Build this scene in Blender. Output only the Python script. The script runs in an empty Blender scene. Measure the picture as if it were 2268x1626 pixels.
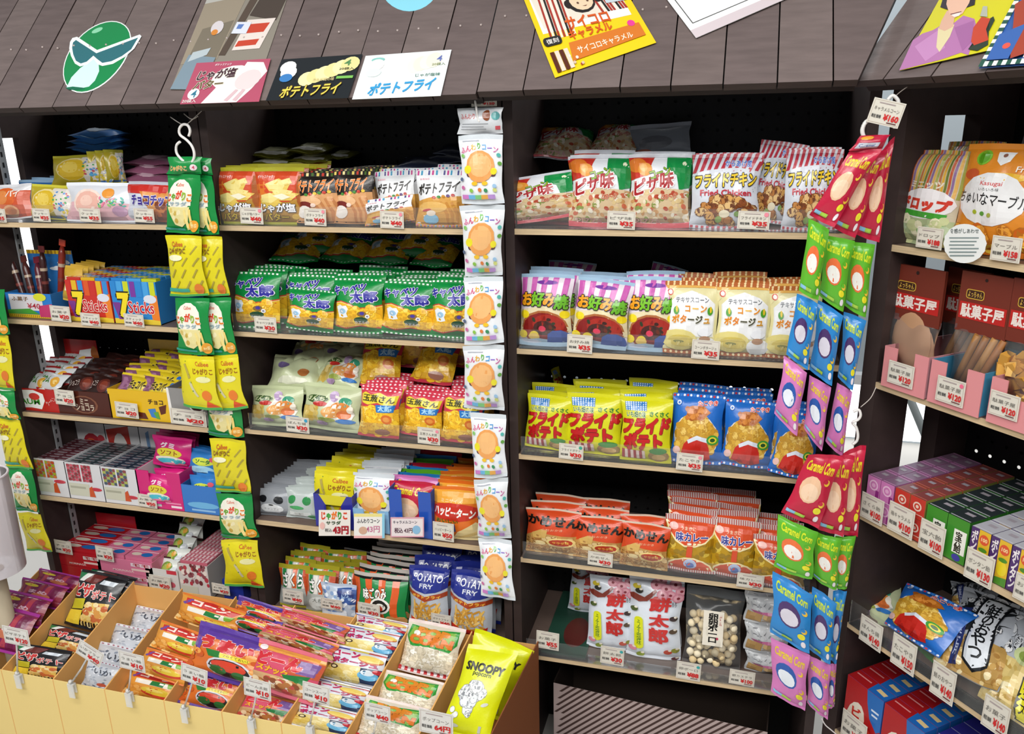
import bpy, bmesh, math, random
from mathutils import Vector as V, Matrix as M
sc = bpy.context.scene
COL = sc.collection
PI = math.pi
ZF = 0.65                      # height of the fourth shelf above the floor
# ---------------- camera ----------------
CP = V((0.4172, -1.5535, 0.9382 + ZF)); YAW, PIT, ROL, FPX = 0.2689, -0.2958, -0.0205, 1782.5
W, H = 2268, 1626
FW = V((-math.sin(YAW) * math.cos(PIT), math.cos(YAW) * math.cos(PIT), math.sin(PIT)))
_r = FW.cross(V((0, 0, 1))).normalized(); _u = _r.cross(FW)
RT = _r * math.cos(ROL) + _u * math.sin(ROL); UP = _u * math.cos(ROL) - _r * math.sin(ROL)
cam = bpy.data.cameras.new('camera'); co = bpy.data.objects.new('camera', cam); COL.objects.link(co)
cam.sensor_width = 36; cam.lens = FPX / W * 36; cam.clip_start = 0.05
co.matrix_world = M(((RT.x, UP.x, -FW.x, CP.x), (RT.y, UP.y, -FW.y, CP.y), (RT.z, UP.z, -FW.z, CP.z), (0, 0, 0, 1)))
sc.camera = co
# ---------------- world, lamps, exposure ----------------
w = bpy.data.worlds.new('world'); sc.world = w; w.use_nodes = True
w.node_tree.nodes['Background'].inputs[0].default_value = (0.93, 0.96, 1, 1)
w.node_tree.nodes['Background'].inputs[1].default_value = 0.24
def area(name, loc, rot, sx, sy, e, c=(1, 1, 1)):
    l = bpy.data.lights.new(name, 'AREA'); l.shape = 'RECTANGLE'; l.size = sx; l.size_y = sy; l.energy = e; l.color = c
    o = bpy.data.objects.new(name, l); COL.objects.link(o); o.location = loc; o.rotation_euler = rot; return o
area('ceiling_lamp_front', (-0.6, -1.5, 3.0), (math.radians(-14), 0, 0), 3.4, 0.5, 62, (1, 0.985, 0.96))
area('ceiling_lamp_middle', (0.3, -2.9, 3.0), (math.radians(26), 0, 0), 4.0, 0.5, 95, (1, 0.985, 0.96))
area('ceiling_lamp_rear', (0.6, 1.6, 3.0), (0, 0, 0), 4.0, 1.2, 60)  # lamp added to brighten the floor and wall behind the units
sc.view_settings.view_transform = 'Standard'; sc.view_settings.look = 'None'
sc.view_settings.gamma = 1; sc.view_settings.use_curve_mapping = False
sc.view_settings.exposure = 0.05
# ---------------- projection helpers: a point of the place from where it shows ----------------
class Frame:
    def __init__(s, o, ang):
        s.o = V(o); s.d = V((math.cos(ang), math.sin(ang), 0)); s.n = V((-s.d.y, s.d.x, 0)); s.ang = ang
        s.m = M.Translation(s.o) @ M.Rotation(ang, 4, 'Z')
    def loc(s, p):
        q = p - s.o; return V((q.dot(s.d), q.dot(s.n), q.z))
    def at(s, px, py, y):
        r = ray(px, py); t = ((s.o + s.n * y - CP).dot(s.n)) / r.dot(s.n); return s.loc(CP + r * t)
    def atz(s, px, py, z):
        r = ray(px, py); return s.loc(CP + r * ((z - CP.z) / r.z))
    def w(s, x, y, z): return s.m @ V((x, y, z))
    def pr(s, x, y, z): return proj(s.w(x, y, z))
def ray(px, py): return (FW + RT * ((px - W / 2) / FPX) - UP * ((py - H / 2) / FPX)).normalized()
def proj(p):
    q = p - CP; k = FPX / q.dot(FW); return (W / 2 + q.dot(RT) * k, H / 2 - q.dot(UP) * k)
F0 = Frame((0, 0, 0), 0)
FD = Frame((0.6912, -0.0104, 0), -0.8895)
# ---------------- colour ----------------
_lin = lambda c: c / 12.92 if c <= 0.04045 else ((c + 0.055) / 1.055) ** 2.4
def hx(s):
    if isinstance(s, tuple): return s
    if len(s) == 3: s = s[0] * 2 + s[1] * 2 + s[2] * 2
    return tuple(_lin(int(s[i:i + 2], 16) / 255) for i in (0, 2, 4)) + (1,)
# ---------------- materials ----------------
def mat(name, rough=0.5, col=None, bump=0, scale=60, spec=0.5, metal=0, coat=0, vary=0, stretch=(1, 1, 1), coords='Object'):
    m = bpy.data.materials.new(name); m.use_nodes = True; nt = m.node_tree; N = nt.nodes; L = nt.links
    b = N['Principled BSDF']; b.inputs['Roughness'].default_value = rough; b.inputs['Metallic'].default_value = metal
    b.inputs['Specular IOR Level'].default_value = spec; b.inputs['Coat Weight'].default_value = coat; b.inputs['Coat Roughness'].default_value = 0.12
    src = None
    if col is None:
        a = N.new('ShaderNodeAttribute'); a.attribute_name = 'Col'; src = a.outputs['Color']
    else: b.inputs['Base Color'].default_value = hx(col)
    if bump or vary:
        tc = N.new('ShaderNodeTexCoord'); mp = N.new('ShaderNodeMapping'); mp.inputs['Scale'].default_value = stretch
        L.new(tc.outputs[coords], mp.inputs['Vector'])
        nz = N.new('ShaderNodeTexNoise'); nz.inputs['Scale'].default_value = scale; nz.inputs['Detail'].default_value = 5
        L.new(mp.outputs[0], nz.inputs['Vector'])
        if bump:
            bp = N.new('ShaderNodeBump'); bp.inputs['Strength'].default_value = bump; bp.inputs['Distance'].default_value = 0.004
            L.new(nz.outputs['Fac'], bp.inputs['Height']); L.new(bp.outputs[0], b.inputs['Normal'])
        if vary:
            mr = N.new('ShaderNodeMapRange'); mr.inputs[1].default_value = 0.3; mr.inputs[2].default_value = 0.7
            mr.inputs[3].default_value = 1 - vary; mr.inputs[4].default_value = 1 + vary
            L.new(nz.outputs['Fac'], mr.inputs[0])
            mx = N.new('ShaderNodeMix'); mx.data_type = 'RGBA'; mx.blend_type = 'MULTIPLY'; mx.inputs[0].default_value = 1
            if src is None: mx.inputs[6].default_value = hx(col)
            else: L.new(src, mx.inputs[6])
            L.new(mr.outputs[0], mx.inputs[7]); src = mx.outputs[2]
    if src is not None: L.new(src, b.inputs['Base Color'])
    return m
def clear(name, tint, amount, rough=0.05, ior=1.25):
    """see-through sheet: mostly transparent, a little body, glossy at grazing angles."""
    m = bpy.data.materials.new(name); m.use_nodes = True; N = m.node_tree.nodes; L = m.node_tree.links
    b = N['Principled BSDF']; b.inputs['Base Color'].default_value = hx(tint); b.inputs['Roughness'].default_value = 0.4
    g = N.new('ShaderNodeBsdfGlossy'); g.inputs['Roughness'].default_value = rough
    t = N.new('ShaderNodeBsdfTransparent'); mx = N.new('ShaderNodeMixShader'); m2 = N.new('ShaderNodeMixShader'); fr = N.new('ShaderNodeFresnel'); fr.inputs[0].default_value = ior
    mx.inputs[0].default_value = amount; L.new(t.outputs[0], mx.inputs[1]); L.new(b.outputs[0], mx.inputs[2])
    L.new(fr.outputs[0], m2.inputs[0]); L.new(mx.outputs[0], m2.inputs[1]); L.new(g.outputs[0], m2.inputs[2])
    L.new(m2.outputs[0], N['Material Output'].inputs['Surface']); return m
def glow(name, col, e):
    m = bpy.data.materials.new(name); m.use_nodes = True; N = m.node_tree.nodes; em = N.new('ShaderNodeEmission')
    em.inputs[0].default_value = hx(col); em.inputs[1].default_value = e
    m.node_tree.links.new(em.outputs[0], N['Material Output'].inputs['Surface']); return m
FOIL = mat('printed_foil', 0.3, bump=0.35, scale=45, spec=0.5, coat=0.25)
CARD = mat('printed_card', 0.5, bump=0.05, scale=30, spec=0.4)
GLOSS = mat('glossy_card', 0.22, spec=0.5, coat=0.3)
PAPER = mat('printed_paper', 0.7, bump=0.05, scale=20, spec=0.3)
WOODP = mat('painted_wood', 0.5, bump=0.25, scale=14, vary=0.12, stretch=(1, 8, 1), spec=0.35)
PANEL = mat('dark_panel', 0.55, bump=0.1, scale=30, vary=0.1, spec=0.3)
PLY = mat('plywood', 0.55, vary=0.16, scale=16, stretch=(1, 8, 26), spec=0.3)
PLAST = mat('white_plastic', 0.35, spec=0.5)
METAL = mat('painted_steel', 0.35, spec=0.5, metal=0.3)
ACR = clear('clear_acrylic', 'c8cccd', 0.05)
FILM = clear('clear_film', 'dfe6ea', 0.06, 0.14, 1.3)
CLIP = clear('clear_clip', 'f4f6f6', 0.5, 0.1, 1.15)
# ---------------- mesh builder ----------------
class MB:
    def __init__(s): s.v = []; s.f = []; s.c = []; s.sm = []
    def face(s, pts, col, smooth=False):
        i = len(s.v); s.v += [tuple(p) for p in pts]; s.f.append(tuple(range(i, i + len(pts)))); s.c.append(hx(col)); s.sm.append(smooth)
    def grid(s, fn, us, vs, col, smooth=True, flip=False):
        i = len(s.v); n = len(us); col = hx(col)
        for b in vs:
            for a in us: s.v.append(tuple(fn(a, b)))
        for r in range(len(vs) - 1):
            for c in range(n - 1):
                q = (i + r * n + c, i + r * n + c + 1, i + (r + 1) * n + c + 1, i + (r + 1) * n + c)
                s.f.append(q[::-1] if flip else q); s.c.append(col); s.sm.append(smooth)
    def box(s, x0, y0, z0, x1, y1, z1, col, m=None, skip=''):
        P = [V(p) for p in ((x0, y0, z0), (x1, y0, z0), (x1, y1, z0), (x0, y1, z0), (x0, y0, z1), (x1, y0, z1), (x1, y1, z1), (x0, y1, z1))]
        if m is not None: P = [m @ p for p in P]
        i = len(s.v); s.v += [tuple(p) for p in P]
        for k, q in (('b', (0, 3, 2, 1)), ('t', (4, 5, 6, 7)), ('f', (0, 1, 5, 4)), ('r', (1, 2, 6, 5)), ('k', (2, 3, 7, 6)), ('l', (3, 0, 4, 7))):
            if k in skip: continue
            s.f.append(tuple(i + j for j in q)); s.c.append(hx(col)); s.sm.append(False)
    def prism(s, pts, fn, z0, z1, col, side=None):   # outline pts (2-D), fn(x, y, z) -> point
        i = len(s.v); n = len(pts)
        s.v += [tuple(fn(x, y, z0)) for x, y in pts] + [tuple(fn(x, y, z1)) for x, y in pts]
        s.f.append(tuple(i + n + k for k in range(n))); s.c.append(hx(col)); s.sm.append(False)
        s.f.append(tuple(i + n - 1 - k for k in range(n))); s.c.append(hx(side or col)); s.sm.append(False)
        for k in range(n):
            j = (k + 1) % n; s.f.append((i + k, i + j, i + n + j, i + n + k)); s.c.append(hx(side or col)); s.sm.append(False)
    def tube(s, pts, r, col, n=8, caps=True):
        pts = [V(p) for p in pts]; base = len(s.v); m = len(pts); ref = V((0.31, 0.2, 0.93))
        for k, p in enumerate(pts):
            t = (pts[min(k + 1, m - 1)] - pts[max(k - 1, 0)]).normalized(); a = t.cross(ref)
            a = (t.cross(V((1, 0, 0))) if a.length < 0.05 else a).normalized(); b = t.cross(a)
            rr = r[k] if isinstance(r, (list, tuple)) else r
            for j in range(n): s.v.append(tuple(p + (a * math.cos(2 * PI * j / n) + b * math.sin(2 * PI * j / n)) * rr))
        for k in range(m - 1):
            for j in range(n):
                q = (j + 1) % n; s.f.append((base + k * n + j, base + k * n + q, base + (k + 1) * n + q, base + (k + 1) * n + j)); s.c.append(hx(col)); s.sm.append(True)
        if caps:
            for k, fl in ((0, 1), (m - 1, 0)):
                q = [base + k * n + j for j in range(n)]; s.f.append(tuple(q[::-1] if fl else q)); s.c.append(hx(col)); s.sm.append(False)
    def ball(s, c, r, col, n=8, sq=(1, 1, 1)):
        c = V(c)
        s.grid(lambda a, b: c + V((math.cos(a) * math.sin(b) * r * sq[0], math.sin(a) * math.sin(b) * r * sq[1], -math.cos(b) * r * sq[2])),
               [2 * PI * k / n for k in range(n + 1)], [PI * k / (n // 2 + 1) for k in range(n // 2 + 2)], col)
    def art(s, art, fn, eps=0.0004, step=0.00012, smooth=True, keep=None):
        for pts, lay, col in art.faces():
            if keep and not keep(sum(p[1] for p in pts) / len(pts)): continue
            i = len(s.v); s.v += [tuple(fn(x, y, eps + step * lay)) for x, y in pts]
            s.f.append(tuple(range(i, i + len(pts)))); s.c.append(col); s.sm.append(smooth)
    def mesh(s, name, mt):
        me = bpy.data.meshes.new(name); me.from_pydata(s.v, [], s.f); me.polygons.foreach_set('use_smooth', s.sm)
        ca = me.color_attributes.new('Col', 'FLOAT_COLOR', 'CORNER'); d = []
        for f, c in zip(s.f, s.c): d += list(c) * len(f)
        ca.data.foreach_set('color', d); me.materials.append(mt); me.update(); return me
    def obj(s, name, mt, parent=None, loc=None):
        if not s.f: return None
        o = bpy.data.objects.new(name, s.mesh(name, mt)); COL.objects.link(o)
        if parent: o.parent = parent
        if loc is not None: o.location = loc
        return o
def tag(o, label, cat, group=None, kind=None):
    o['label'] = label
    if cat: o['category'] = cat
    if group: o['group'] = group
    if kind: o['kind'] = kind
    return o
def empty(name, label, cat, m=None, group=None):
    o = bpy.data.objects.new(name, None); COL.objects.link(o); o.empty_display_size = 0.02
    if m is not None: o.matrix_world = m
    return tag(o, label, cat, group)
def struct(o, label=None):
    o['kind'] = 'structure'
    if label: o['label'] = label
    return o
def copy_tree(o, parent=None):
    c = o.copy(); COL.objects.link(c)
    if parent: c.parent = parent
    for ch in list(o.children): copy_tree(ch, c)
    return c
# ---------------- printed artwork: flat shapes cut into small faces, laid on any surface ----------------
_tx = {}
def glyphs(text, off):
    k = (text, off)
    if k not in _tx:
        cu = bpy.data.curves.new('t', 'FONT'); cu.body = text; cu.offset = off; cu.resolution_u = 2; cu.align_x = 'CENTER'; cu.space_line = 0.78
        ob = bpy.data.objects.new('t', cu); COL.objects.link(ob)
        me = bpy.data.meshes.new_from_object(ob.evaluated_get(bpy.context.evaluated_depsgraph_get()))
        vs = [tuple(v.co) for v in me.vertices]; _tx[k] = (vs, [tuple(p.vertices) for p in me.polygons])
        bpy.data.objects.remove(ob); bpy.data.curves.remove(cu); bpy.data.meshes.remove(me)
    return _tx[k]
class Art:
    """Print on a face w x h metres; shapes in fractions, u to the right and v down; later shapes lie on top."""
    def __init__(s, w, h, base, seed=1, cut=0.0105):
        s.w = w; s.h = h; s.base = base; s.sh = []; s.lay = 0; s.rnd = random.Random(seed); s._f = None; s.cut = cut; s.extra = []
    def _add(s, vs, fs, col, lay=None):
        if lay is None: s.lay += 1; lay = s.lay
        s.sh.append(([((u - 0.5) * s.w, (0.5 - v) * s.h) for u, v in vs], fs, hx(col), lay))
    def p(s, col, *uv, lay=None): s._add(uv, [tuple(range(len(uv)))], col, lay); return s
    def r(s, col, u0, v0, u1, v1, lay=None): return s.p(col, (u0, v0), (u1, v0), (u1, v1), (u0, v1), lay=lay)
    def e(s, col, cu, cv, ru, rv=None, rot=0, n=14, lay=None, a0=0, a1=360):
        rv = ru * s.w / s.h if rv is None else rv; c, q = math.cos(math.radians(rot)), math.sin(math.radians(rot)); pts = []
        m = n if a1 - a0 == 360 else n + 1
        for k in range(m):
            t = math.radians(a0 + (a1 - a0) * k / n); x = ru * s.w * math.cos(t); y = rv * s.h * math.sin(t)
            pts.append((cu + (x * c - y * q) / s.w, cv + (x * q + y * c) / s.h))
        return s.p(col, *pts, lay=lay)
    def rr(s, col, u0, v0, u1, v1, rad=0.02, lay=None):
        ru = rad; rv = rad * s.w / s.h; pts = []
        for cx, cy, a in ((u1 - ru, v0 + rv, -90), (u1 - ru, v1 - rv, 0), (u0 + ru, v1 - rv, 90), (u0 + ru, v0 + rv, 180)):
            for k in range(4):
                t = math.radians(a + 30 * k); pts.append((cx + ru * math.cos(t), cy + rv * math.sin(t)))
        return s.p(col, *pts, lay=lay)
    def t(s, col, text, u0, v0, u1, v1, b=0.012, o=None, ow=0.05, rot=0, sk=0):
        bv, _ = glyphs(text, .008); xs = [p[0] for p in bv]; ys = [p[1] for p in bv]
        if not xs: return s
        x0, x1, y0, y1 = min(xs), max(xs), min(ys), max(ys); cu, cv = (u0 + u1) / 2, (v0 + v1) / 2
        if len(text) == 1 and ord(text) > 0x2fff: x0, x1, y0, y1 = -.46, .46, -.08, .84
        c, q = math.cos(math.radians(rot)), math.sin(math.radians(rot))
        def mp(p):
            a = ((p[0] - x0) / max(x1 - x0, 1e-6) - 0.5) * (u1 - u0) * s.w; e = (0.5 - (p[1] - y0) / max(y1 - y0, 1e-6)) * (v1 - v0) * s.h
            a -= e * sk; return (cu + (a * c - e * q) / s.w, cv + (a * q + e * c) / s.h)
        kj = any(0x4e00 <= ord(ch) <= 0x9fff for ch in text); bb = min(b, .008 if kj else .016); d = b - bb
        vs, fs = glyphs(text, bb); nv = len(vs)
        def many(sh, cc):
            s.lay += 1
            for k, (dx, dy) in enumerate(sh): s._add([mp((p[0] + dx, p[1] + dy)) for p in vs], fs, cc, s.lay + k * .14)
        if o: many([((ow + d) * math.cos(PI * k / 3), (ow + d) * math.sin(PI * k / 3)) for k in range(6)], o)
        many([(-d, -d), (d, -d), (d, d), (-d, d)] if d > .004 else [(0, 0)], col)
        return s
    def stripes(s, cols, u0, v0, u1, v1, n, sk=0, duty=0.5):
        s.lay += 1
        for k in range(n):
            a = u0 + (u1 - u0) * k / n; b = a + (u1 - u0) / n * duty; c = cols[k % len(cols)]
            s.p(c, (a + sk, v0), (b + sk, v0), (b, v1), (a, v1), lay=s.lay)
        return s
    def dots(s, cols, u0, v0, u1, v1, nu, nv, ru, rv=None):
        s.lay += 1
        for i in range(nu):
            for j in range(nv):
                s.e(cols[(i + j) % len(cols)], u0 + (u1 - u0) * (i + 0.5) / nu, v0 + (v1 - v0) * (j + 0.5) / nv, ru, rv, n=7, lay=s.lay)
        return s
    def puffs(s, cols, n, ru, inside, rv=None, rim=None):
        got = 0; s.lay += 1; L = s.lay; k = 0
        while got < n and k < n * 12:
            k += 1; u, v = s.rnd.random(), s.rnd.random()
            if not inside(u, v): continue
            a = s.rnd.uniform(0.75, 1.2); ro = s.rnd.uniform(0, 180)
            if rim: s.e(rim, u, v, ru * a * 1.09, (rv * a * 1.09 if rv else None), ro, 9, lay=L + got * 0.06)
            s.e(s.rnd.choice(cols), u, v, ru * a, (rv * a if rv else None), ro, 9, lay=L + got * 0.06 + 0.03); got += 1
        s.lay = int(L + got * 0.06 + 1); return s
    def lines(s):
        def f(L, ex): n = max(2, int(L / s.cut)); return sorted({round(-L / 2 + L * k / n, 7) for k in range(n + 1)} | {round(e, 7) for e in ex})
        return f(s.w, []), f(s.h, s.extra)
    def faces(s):
        if s._f is not None: return s._f
        bm = bmesh.new(); cols = []
        for vs, fs, col, lay in s.sh:
            if col not in cols: cols.append(col)
            ci = cols.index(col); bv = [bm.verts.new((x, y, lay)) for x, y in vs]
            for f in fs:
                try: bm.faces.new([bv[i] for i in f]).material_index = ci
                except ValueError: pass
        big = [f for f in bm.faces if len(f.verts) > 4]
        if s.cut:
            if big: bmesh.ops.triangulate(bm, faces=big)
            def cuts(no, ps):
                for c in ps:
                    bmesh.ops.bisect_plane(bm, geom=bm.verts[:] + bm.edges[:] + bm.faces[:], plane_co=V(no) * c, plane_no=V(no), dist=1e-6)
            lx, ly = s.lines(); cuts((1, 0, 0), lx); cuts((0, 1, 0), ly)
        out = []; X, Y = s.w / 2 + 1e-5, s.h / 2 + 1e-5
        for f in bm.faces:
            c = f.calc_center_median()
            if s.cut and (abs(c.x) > X or abs(c.y) > Y): continue
            pts = [(v.co.x, v.co.y) for v in f.verts]; ar = sum(pts[i - 1][0] * pts[i][1] - pts[i][0] * pts[i - 1][1] for i in range(len(pts)))
            out.append((pts if ar > 0 else pts[::-1], f.verts[0].co.z, cols[f.material_index]))
        bm.free(); s._f = out; return out
# ---------------- bags ----------------
KIND = {}
class Kind: pass
def kind(key, name, cat, desc, w, h, t, base, st=0.07, sb=0.07, seal=None, mt=None, seed=1, back=None, crumple=1.0):
    k = Kind(); k.key = key; k.name = name; k.cat = cat; k.desc = desc; k.w = w; k.h = h; k.t = t; k.base = base; k.st = st; k.sb = sb
    k.seal = seal or base; k.mt = mt or FOIL; k.seed = seed; k.back = back or base; k.proto = None; k.cr = crumple
    k.art = Art(w, h, base, seed); k.art.extra = [h / 2 - st * h, -h / 2 + sb * h]; KIND[key] = k; return k.art
def bag_fn(k, quad=None, t=None, sgn=1, seed=0):
    """surface of a pillow bag: (x, y) metres on the print -> point; sgn 1 is the front."""
    w, h, T = k.w, k.h, (k.t if t is None else t); rn = random.Random(k.seed * 31 + seed); ph = [rn.uniform(0, 6.28) for _ in range(8)]
    def base(x, y):
        a = max(-1, min(1, 2 * x / w)); b = y / h + 0.5; bb = max(0, min(1, (b - k.sb) / (1 - k.sb - k.st))); q = math.sin(PI * bb)
        bul = T / 2 * max(0, 1 - abs(a) ** 2.4) ** 0.62 * max(0, q) ** 0.5
        edge = (1 - q) ** 2
        q5 = min(1, q * 5) * (1 - a * a)
        wr = T * 0.075 * k.cr * edge * q5 * (math.sin(a * 15 + ph[0]) + .6 * math.sin(a * 25 + b * 7 + ph[6]))
        cr = T * 0.05 * k.cr * q * (1 - a * a) * (math.sin(a * 4.3 + b * 6 + ph[1]) + math.sin(-a * 6 + b * 9 + ph[2]) * 0.7 + .35 * math.sin(a * 13 - b * 11 + ph[7]))
        cr += T * .05 * k.cr * a ** 4 * (1 - a * a) * 4 * q * math.sin(b * 22 + ph[3] + a)
        xx = x * (1 - 0.075 * q) + 0.0015 * math.sin(b * 9 + ph[3]); zz = (b - 0.5) * h + (a * a) * 0.012 * h * (1 - 2 * b)
        sh = 0.004 * math.sin(a * 2.2 + ph[4]) * edge + 0.0015 * math.sin(a * 6 + ph[5]) * edge
        return xx, zz, sgn * (bul + wr + cr + 0.0005) - sh
    def fn(x, y, off=0.0):
        X, Z, D = base(x, y)
        if off:
            e = 0.002; x1, z1, d1 = base(x + e, y); x2, z2, d2 = base(x, y + e)
            n = V((x1 - X, -(d1 - D), z1 - Z)).cross(V((x2 - X, -(d2 - D), z2 - Z)))
            if n.length > 1e-12:
                n.normalize(); n = n if n.y * -sgn > 0 else -n; P = V((X, -D, Z)) + n * off
            else: P = V((X, -D - off * sgn, Z))
        else: P = V((X, -D, Z))
        if quad:   # bilinear corners tl, tr, br, bl
            tl, tr, br, bl, no = quad; a = P.x / w + 0.5; b = P.z / h + 0.5
            return (bl * (1 - a) + br * a) * (1 - b) + (tl * (1 - a) + tr * a) * b + no * (-P.y)
        return V((P.x, P.y, P.z + h / 2))
    return fn
def bag_parts(k, name=None, quad=None, t=None, seed=0, root=None):
    h = k.h; lo, hi = -h / 2 + k.sb * h, h / 2 - k.st * h
    if not k.art.cut: k.art.w, k.art.h, k.art.cut = k.w, h, .012; k.art.extra = [lo, hi]
    xs, ys = k.art.lines(); ff, fb = bag_fn(k, quad, t, 1, seed), bag_fn(k, quad, t, -1, seed)
    P = [[ff(x, y) for x in xs] for y in ys]; nx, ny = len(xs), len(ys)
    Nn = []
    for j in range(ny):
        r_ = []
        for i in range(nx):
            n = (P[j][min(i + 1, nx - 1)] - P[j][max(i - 1, 0)]).cross(P[min(j + 1, ny - 1)][i] - P[max(j - 1, 0)][i]); r_.append(n.normalized())
        Nn.append(r_)
    def cell(L, x):
        a, b = 0, len(L) - 2
        while a < b:
            m = (a + b + 1) // 2
            if L[m] <= x: a = m
            else: b = m - 1
        return a, min(1, max(0, (x - L[a]) / (L[a + 1] - L[a])))
    def fa(x, y, off):
        i, a = cell(xs, x); j, b = cell(ys, y)
        bl = lambda T: (T[j][i] * (1 - a) + T[j][i + 1] * a) * (1 - b) + (T[j + 1][i] * (1 - a) + T[j + 1][i + 1] * a) * b
        return bl(P) + bl(Nn) * off
    zones = [('', lo, hi, k.base, k.back)]
    if k.st > 0: zones.append(('top_seal', hi, h / 2, k.seal, k.seal))
    if k.sb > 0: zones.append(('bottom_seal', -h / 2, lo, k.seal, k.seal))
    first = None
    for nm, y0, y1, cf, cb in zones:
        mb = MB(); yy = [y for y in ys if y0 - 1e-6 <= y <= y1 + 1e-6]
        mb.grid(ff, xs, yy, cf); mb.grid(fb, xs, yy, cb, flip=True); mb.art(k.art, fa, keep=lambda y: y0 - 1e-6 <= y <= y1 + 1e-6)
        o = mb.obj(nm or name or k.name, k.mt, first or root)
        if first is None: first = o
    return first
def proto(key):
    """the next free copy of a kind of bag: the first one itself, then copies of it and of its seals."""
    k = KIND[key]
    if k.proto is None: k.proto = bag_parts(k); return k.proto
    return copy_tree(k.proto)
ORD = ['first', 'second', 'third', 'fourth', 'fifth', 'sixth', 'seventh', 'eighth', 'ninth', 'tenth', 'eleventh', 'twelfth']
rnd = random.Random(7)
def stand(key, fr, z, u0, v0, u1, v1, Y, rot=0, lean=10, yaw=0, free=False, label=None, group=None, hs=None):
    """stand one bag where it shows: the box u0..u1, v0..v1 at depth Y on the shelf at height z."""
    k = KIND[key]; uc = (u0 + u1) / 2; vm = (v0 + v1) / 2
    b = fr.at(uc, v1, Y); zb = b.z if free else z + 0.001
    x0, x1 = fr.at(u0, vm, Y).x, fr.at(u1, vm, Y).x; xc = (x0 + x1) / 2; sx = (x1 - x0) / k.w / 0.97
    ln = math.radians(lean); lo, hi = 0.01, 0.6
    for _ in range(30):
        m = (lo + hi) / 2
        if fr.pr(xc, Y + m * math.sin(ln), zb + m * math.cos(ln))[1] > v0: lo = m
        else: hi = m
    sz = lo / k.h if hs is None else hs
    if rot: c, s = math.cos(math.radians(rot)), abs(math.sin(math.radians(rot))); A, B = sx * k.w, sz * k.h; D = max(0.4, c * c - s * s); sx = max(0.5 * sx, (A * c - B * s) / D / k.w); sz = max(0.5 * sz, (B * c - A * s) / D / k.h)
    if rot: zb += abs(math.sin(math.radians(rot))) * sx * k.w / 2 * (0 if free else 1)
    return place(key, fr, xc, Y, zb, sx, sz, rot, lean, yaw, label, group)
def place(key, fr, x, y, z, sx=1, sz=1, rot=0, lean=10, yaw=0, label=None, group=None, sy=None):
    o = proto(key); k = KIND[key]
    o.matrix_world = fr.m @ M.Translation((x, y, z)) @ M.Rotation(math.radians(yaw), 4, 'Z') @ M.Rotation(math.radians(-lean), 4, 'X') @ M.Rotation(math.radians(rot), 4, 'Y') @ M.Diagonal((sx, sy or (sx + sz) / 2, sz, 1))
    tag(o, label or k.desc, k.cat, group); return o
def row(key, fr, z, items, nb=0, dy=0.03, Y=0.03, lean=10, where='', group=None, anchor='dark post', jit=0.006):
    """front bags by where they show, each with nb more standing behind it."""
    k = KIND[key]; n = len(items)
    for i, it in enumerate(items):
        bx = it[:4]; rot = it[4] if len(it) > 4 else 0; yy = it[5] if len(it) > 5 else Y
        posn = 'in front' if n == 1 else f'{ORD[i]} from the {anchor} in front'
        o = stand(key, fr, z, *bx, yy, rot, lean, label=f'{k.desc}, {posn}{where}', group=group)
        m = nb[i] if isinstance(nb, (list, tuple)) else nb
        l, q, s = fr.loc(o.matrix_world.translation), 0, o.matrix_world.to_scale()
        for j in range(m):
            yb = yy + dy * (j + 1) + rnd.uniform(-0.003, 0.003)
            bn = 'the front one' if n == 1 else f'the {ORD[i]} from {anchor}'
            place(key, fr, l.x + rnd.uniform(-jit, jit), yb, z + 0.001, s.x * rnd.uniform(0.97, 1.03), s.z * rnd.uniform(0.98, 1.05), rnd.uniform(-2.5, 2.5), lean + rnd.uniform(-3, 3), rnd.uniform(-4, 4),
                  f'{k.desc}, {"directly" if j == 0 else ORD[j]} behind {bn}{where}', group)
def quad_bag(key, root, pts, t=None, name='snack_pack', seed=0):
    """one pack of a hanging strip, spanned between its four corners (world points tl, tr, br, bl)."""
    tl, tr, br, bl = pts; no = (tr - tl).cross(bl - tl).normalized(); no = no if no.dot(CP - tl) > 0 else -no
    return bag_parts(KIND[key], name, (tl, tr, br, bl, no), t, seed, root)
# ================= the setting =================
def slab(name, x0, y0, z0, x1, y1, z1, col, mt):
    b = MB(); b.box(x0, y0, z0, x1, y1, z1, col); return struct(b.obj(name, mt))
WALL = mat('wall_paint', 0.8, 'aab4ba', bump=0.05, scale=20)
FLOORM = mat('floor_vinyl', 0.4, 'b9b6b0', vary=0.05, scale=3)
slab('floor', -6, -5, -0.05, 6, 2.6, 0, 'b9b6b0', FLOORM)
slab('wall_back', -6, 2.6, 0, 6, 2.7, 3.2, 'aab4ba', WALL)
BACKGLOW = glow('daylight', 'ffffff', 2.2)  # made-up glow for the bright space behind the units
for n, (x0, z0, x1, z1) in enumerate(((-5.2, 0.05, -2.6, 2.6), (0.2, 0.02, 2.6, 0.31))):
    b = MB(); b.box(x0, 2.57, z0, x1, 2.59, z1, 'fff'); struct(b.obj(f'window_{n + 1}', BACKGLOW))  # glowing panel added so the gaps in the units show white
    b = MB()
    for q in ((x0 - .05, z0 - .02, x0, z1 + .05), (x1, z0 - .02, x1 + .05, z1 + .05), (x0, z1, x1, z1 + .05)): b.box(q[0], 2.54, q[1], q[2], 2.6, q[3], 'd8dadb')
    struct(b.obj(f'trim_{n + 1}', PLAST))  # frame made up to go around the added glowing panel
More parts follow.
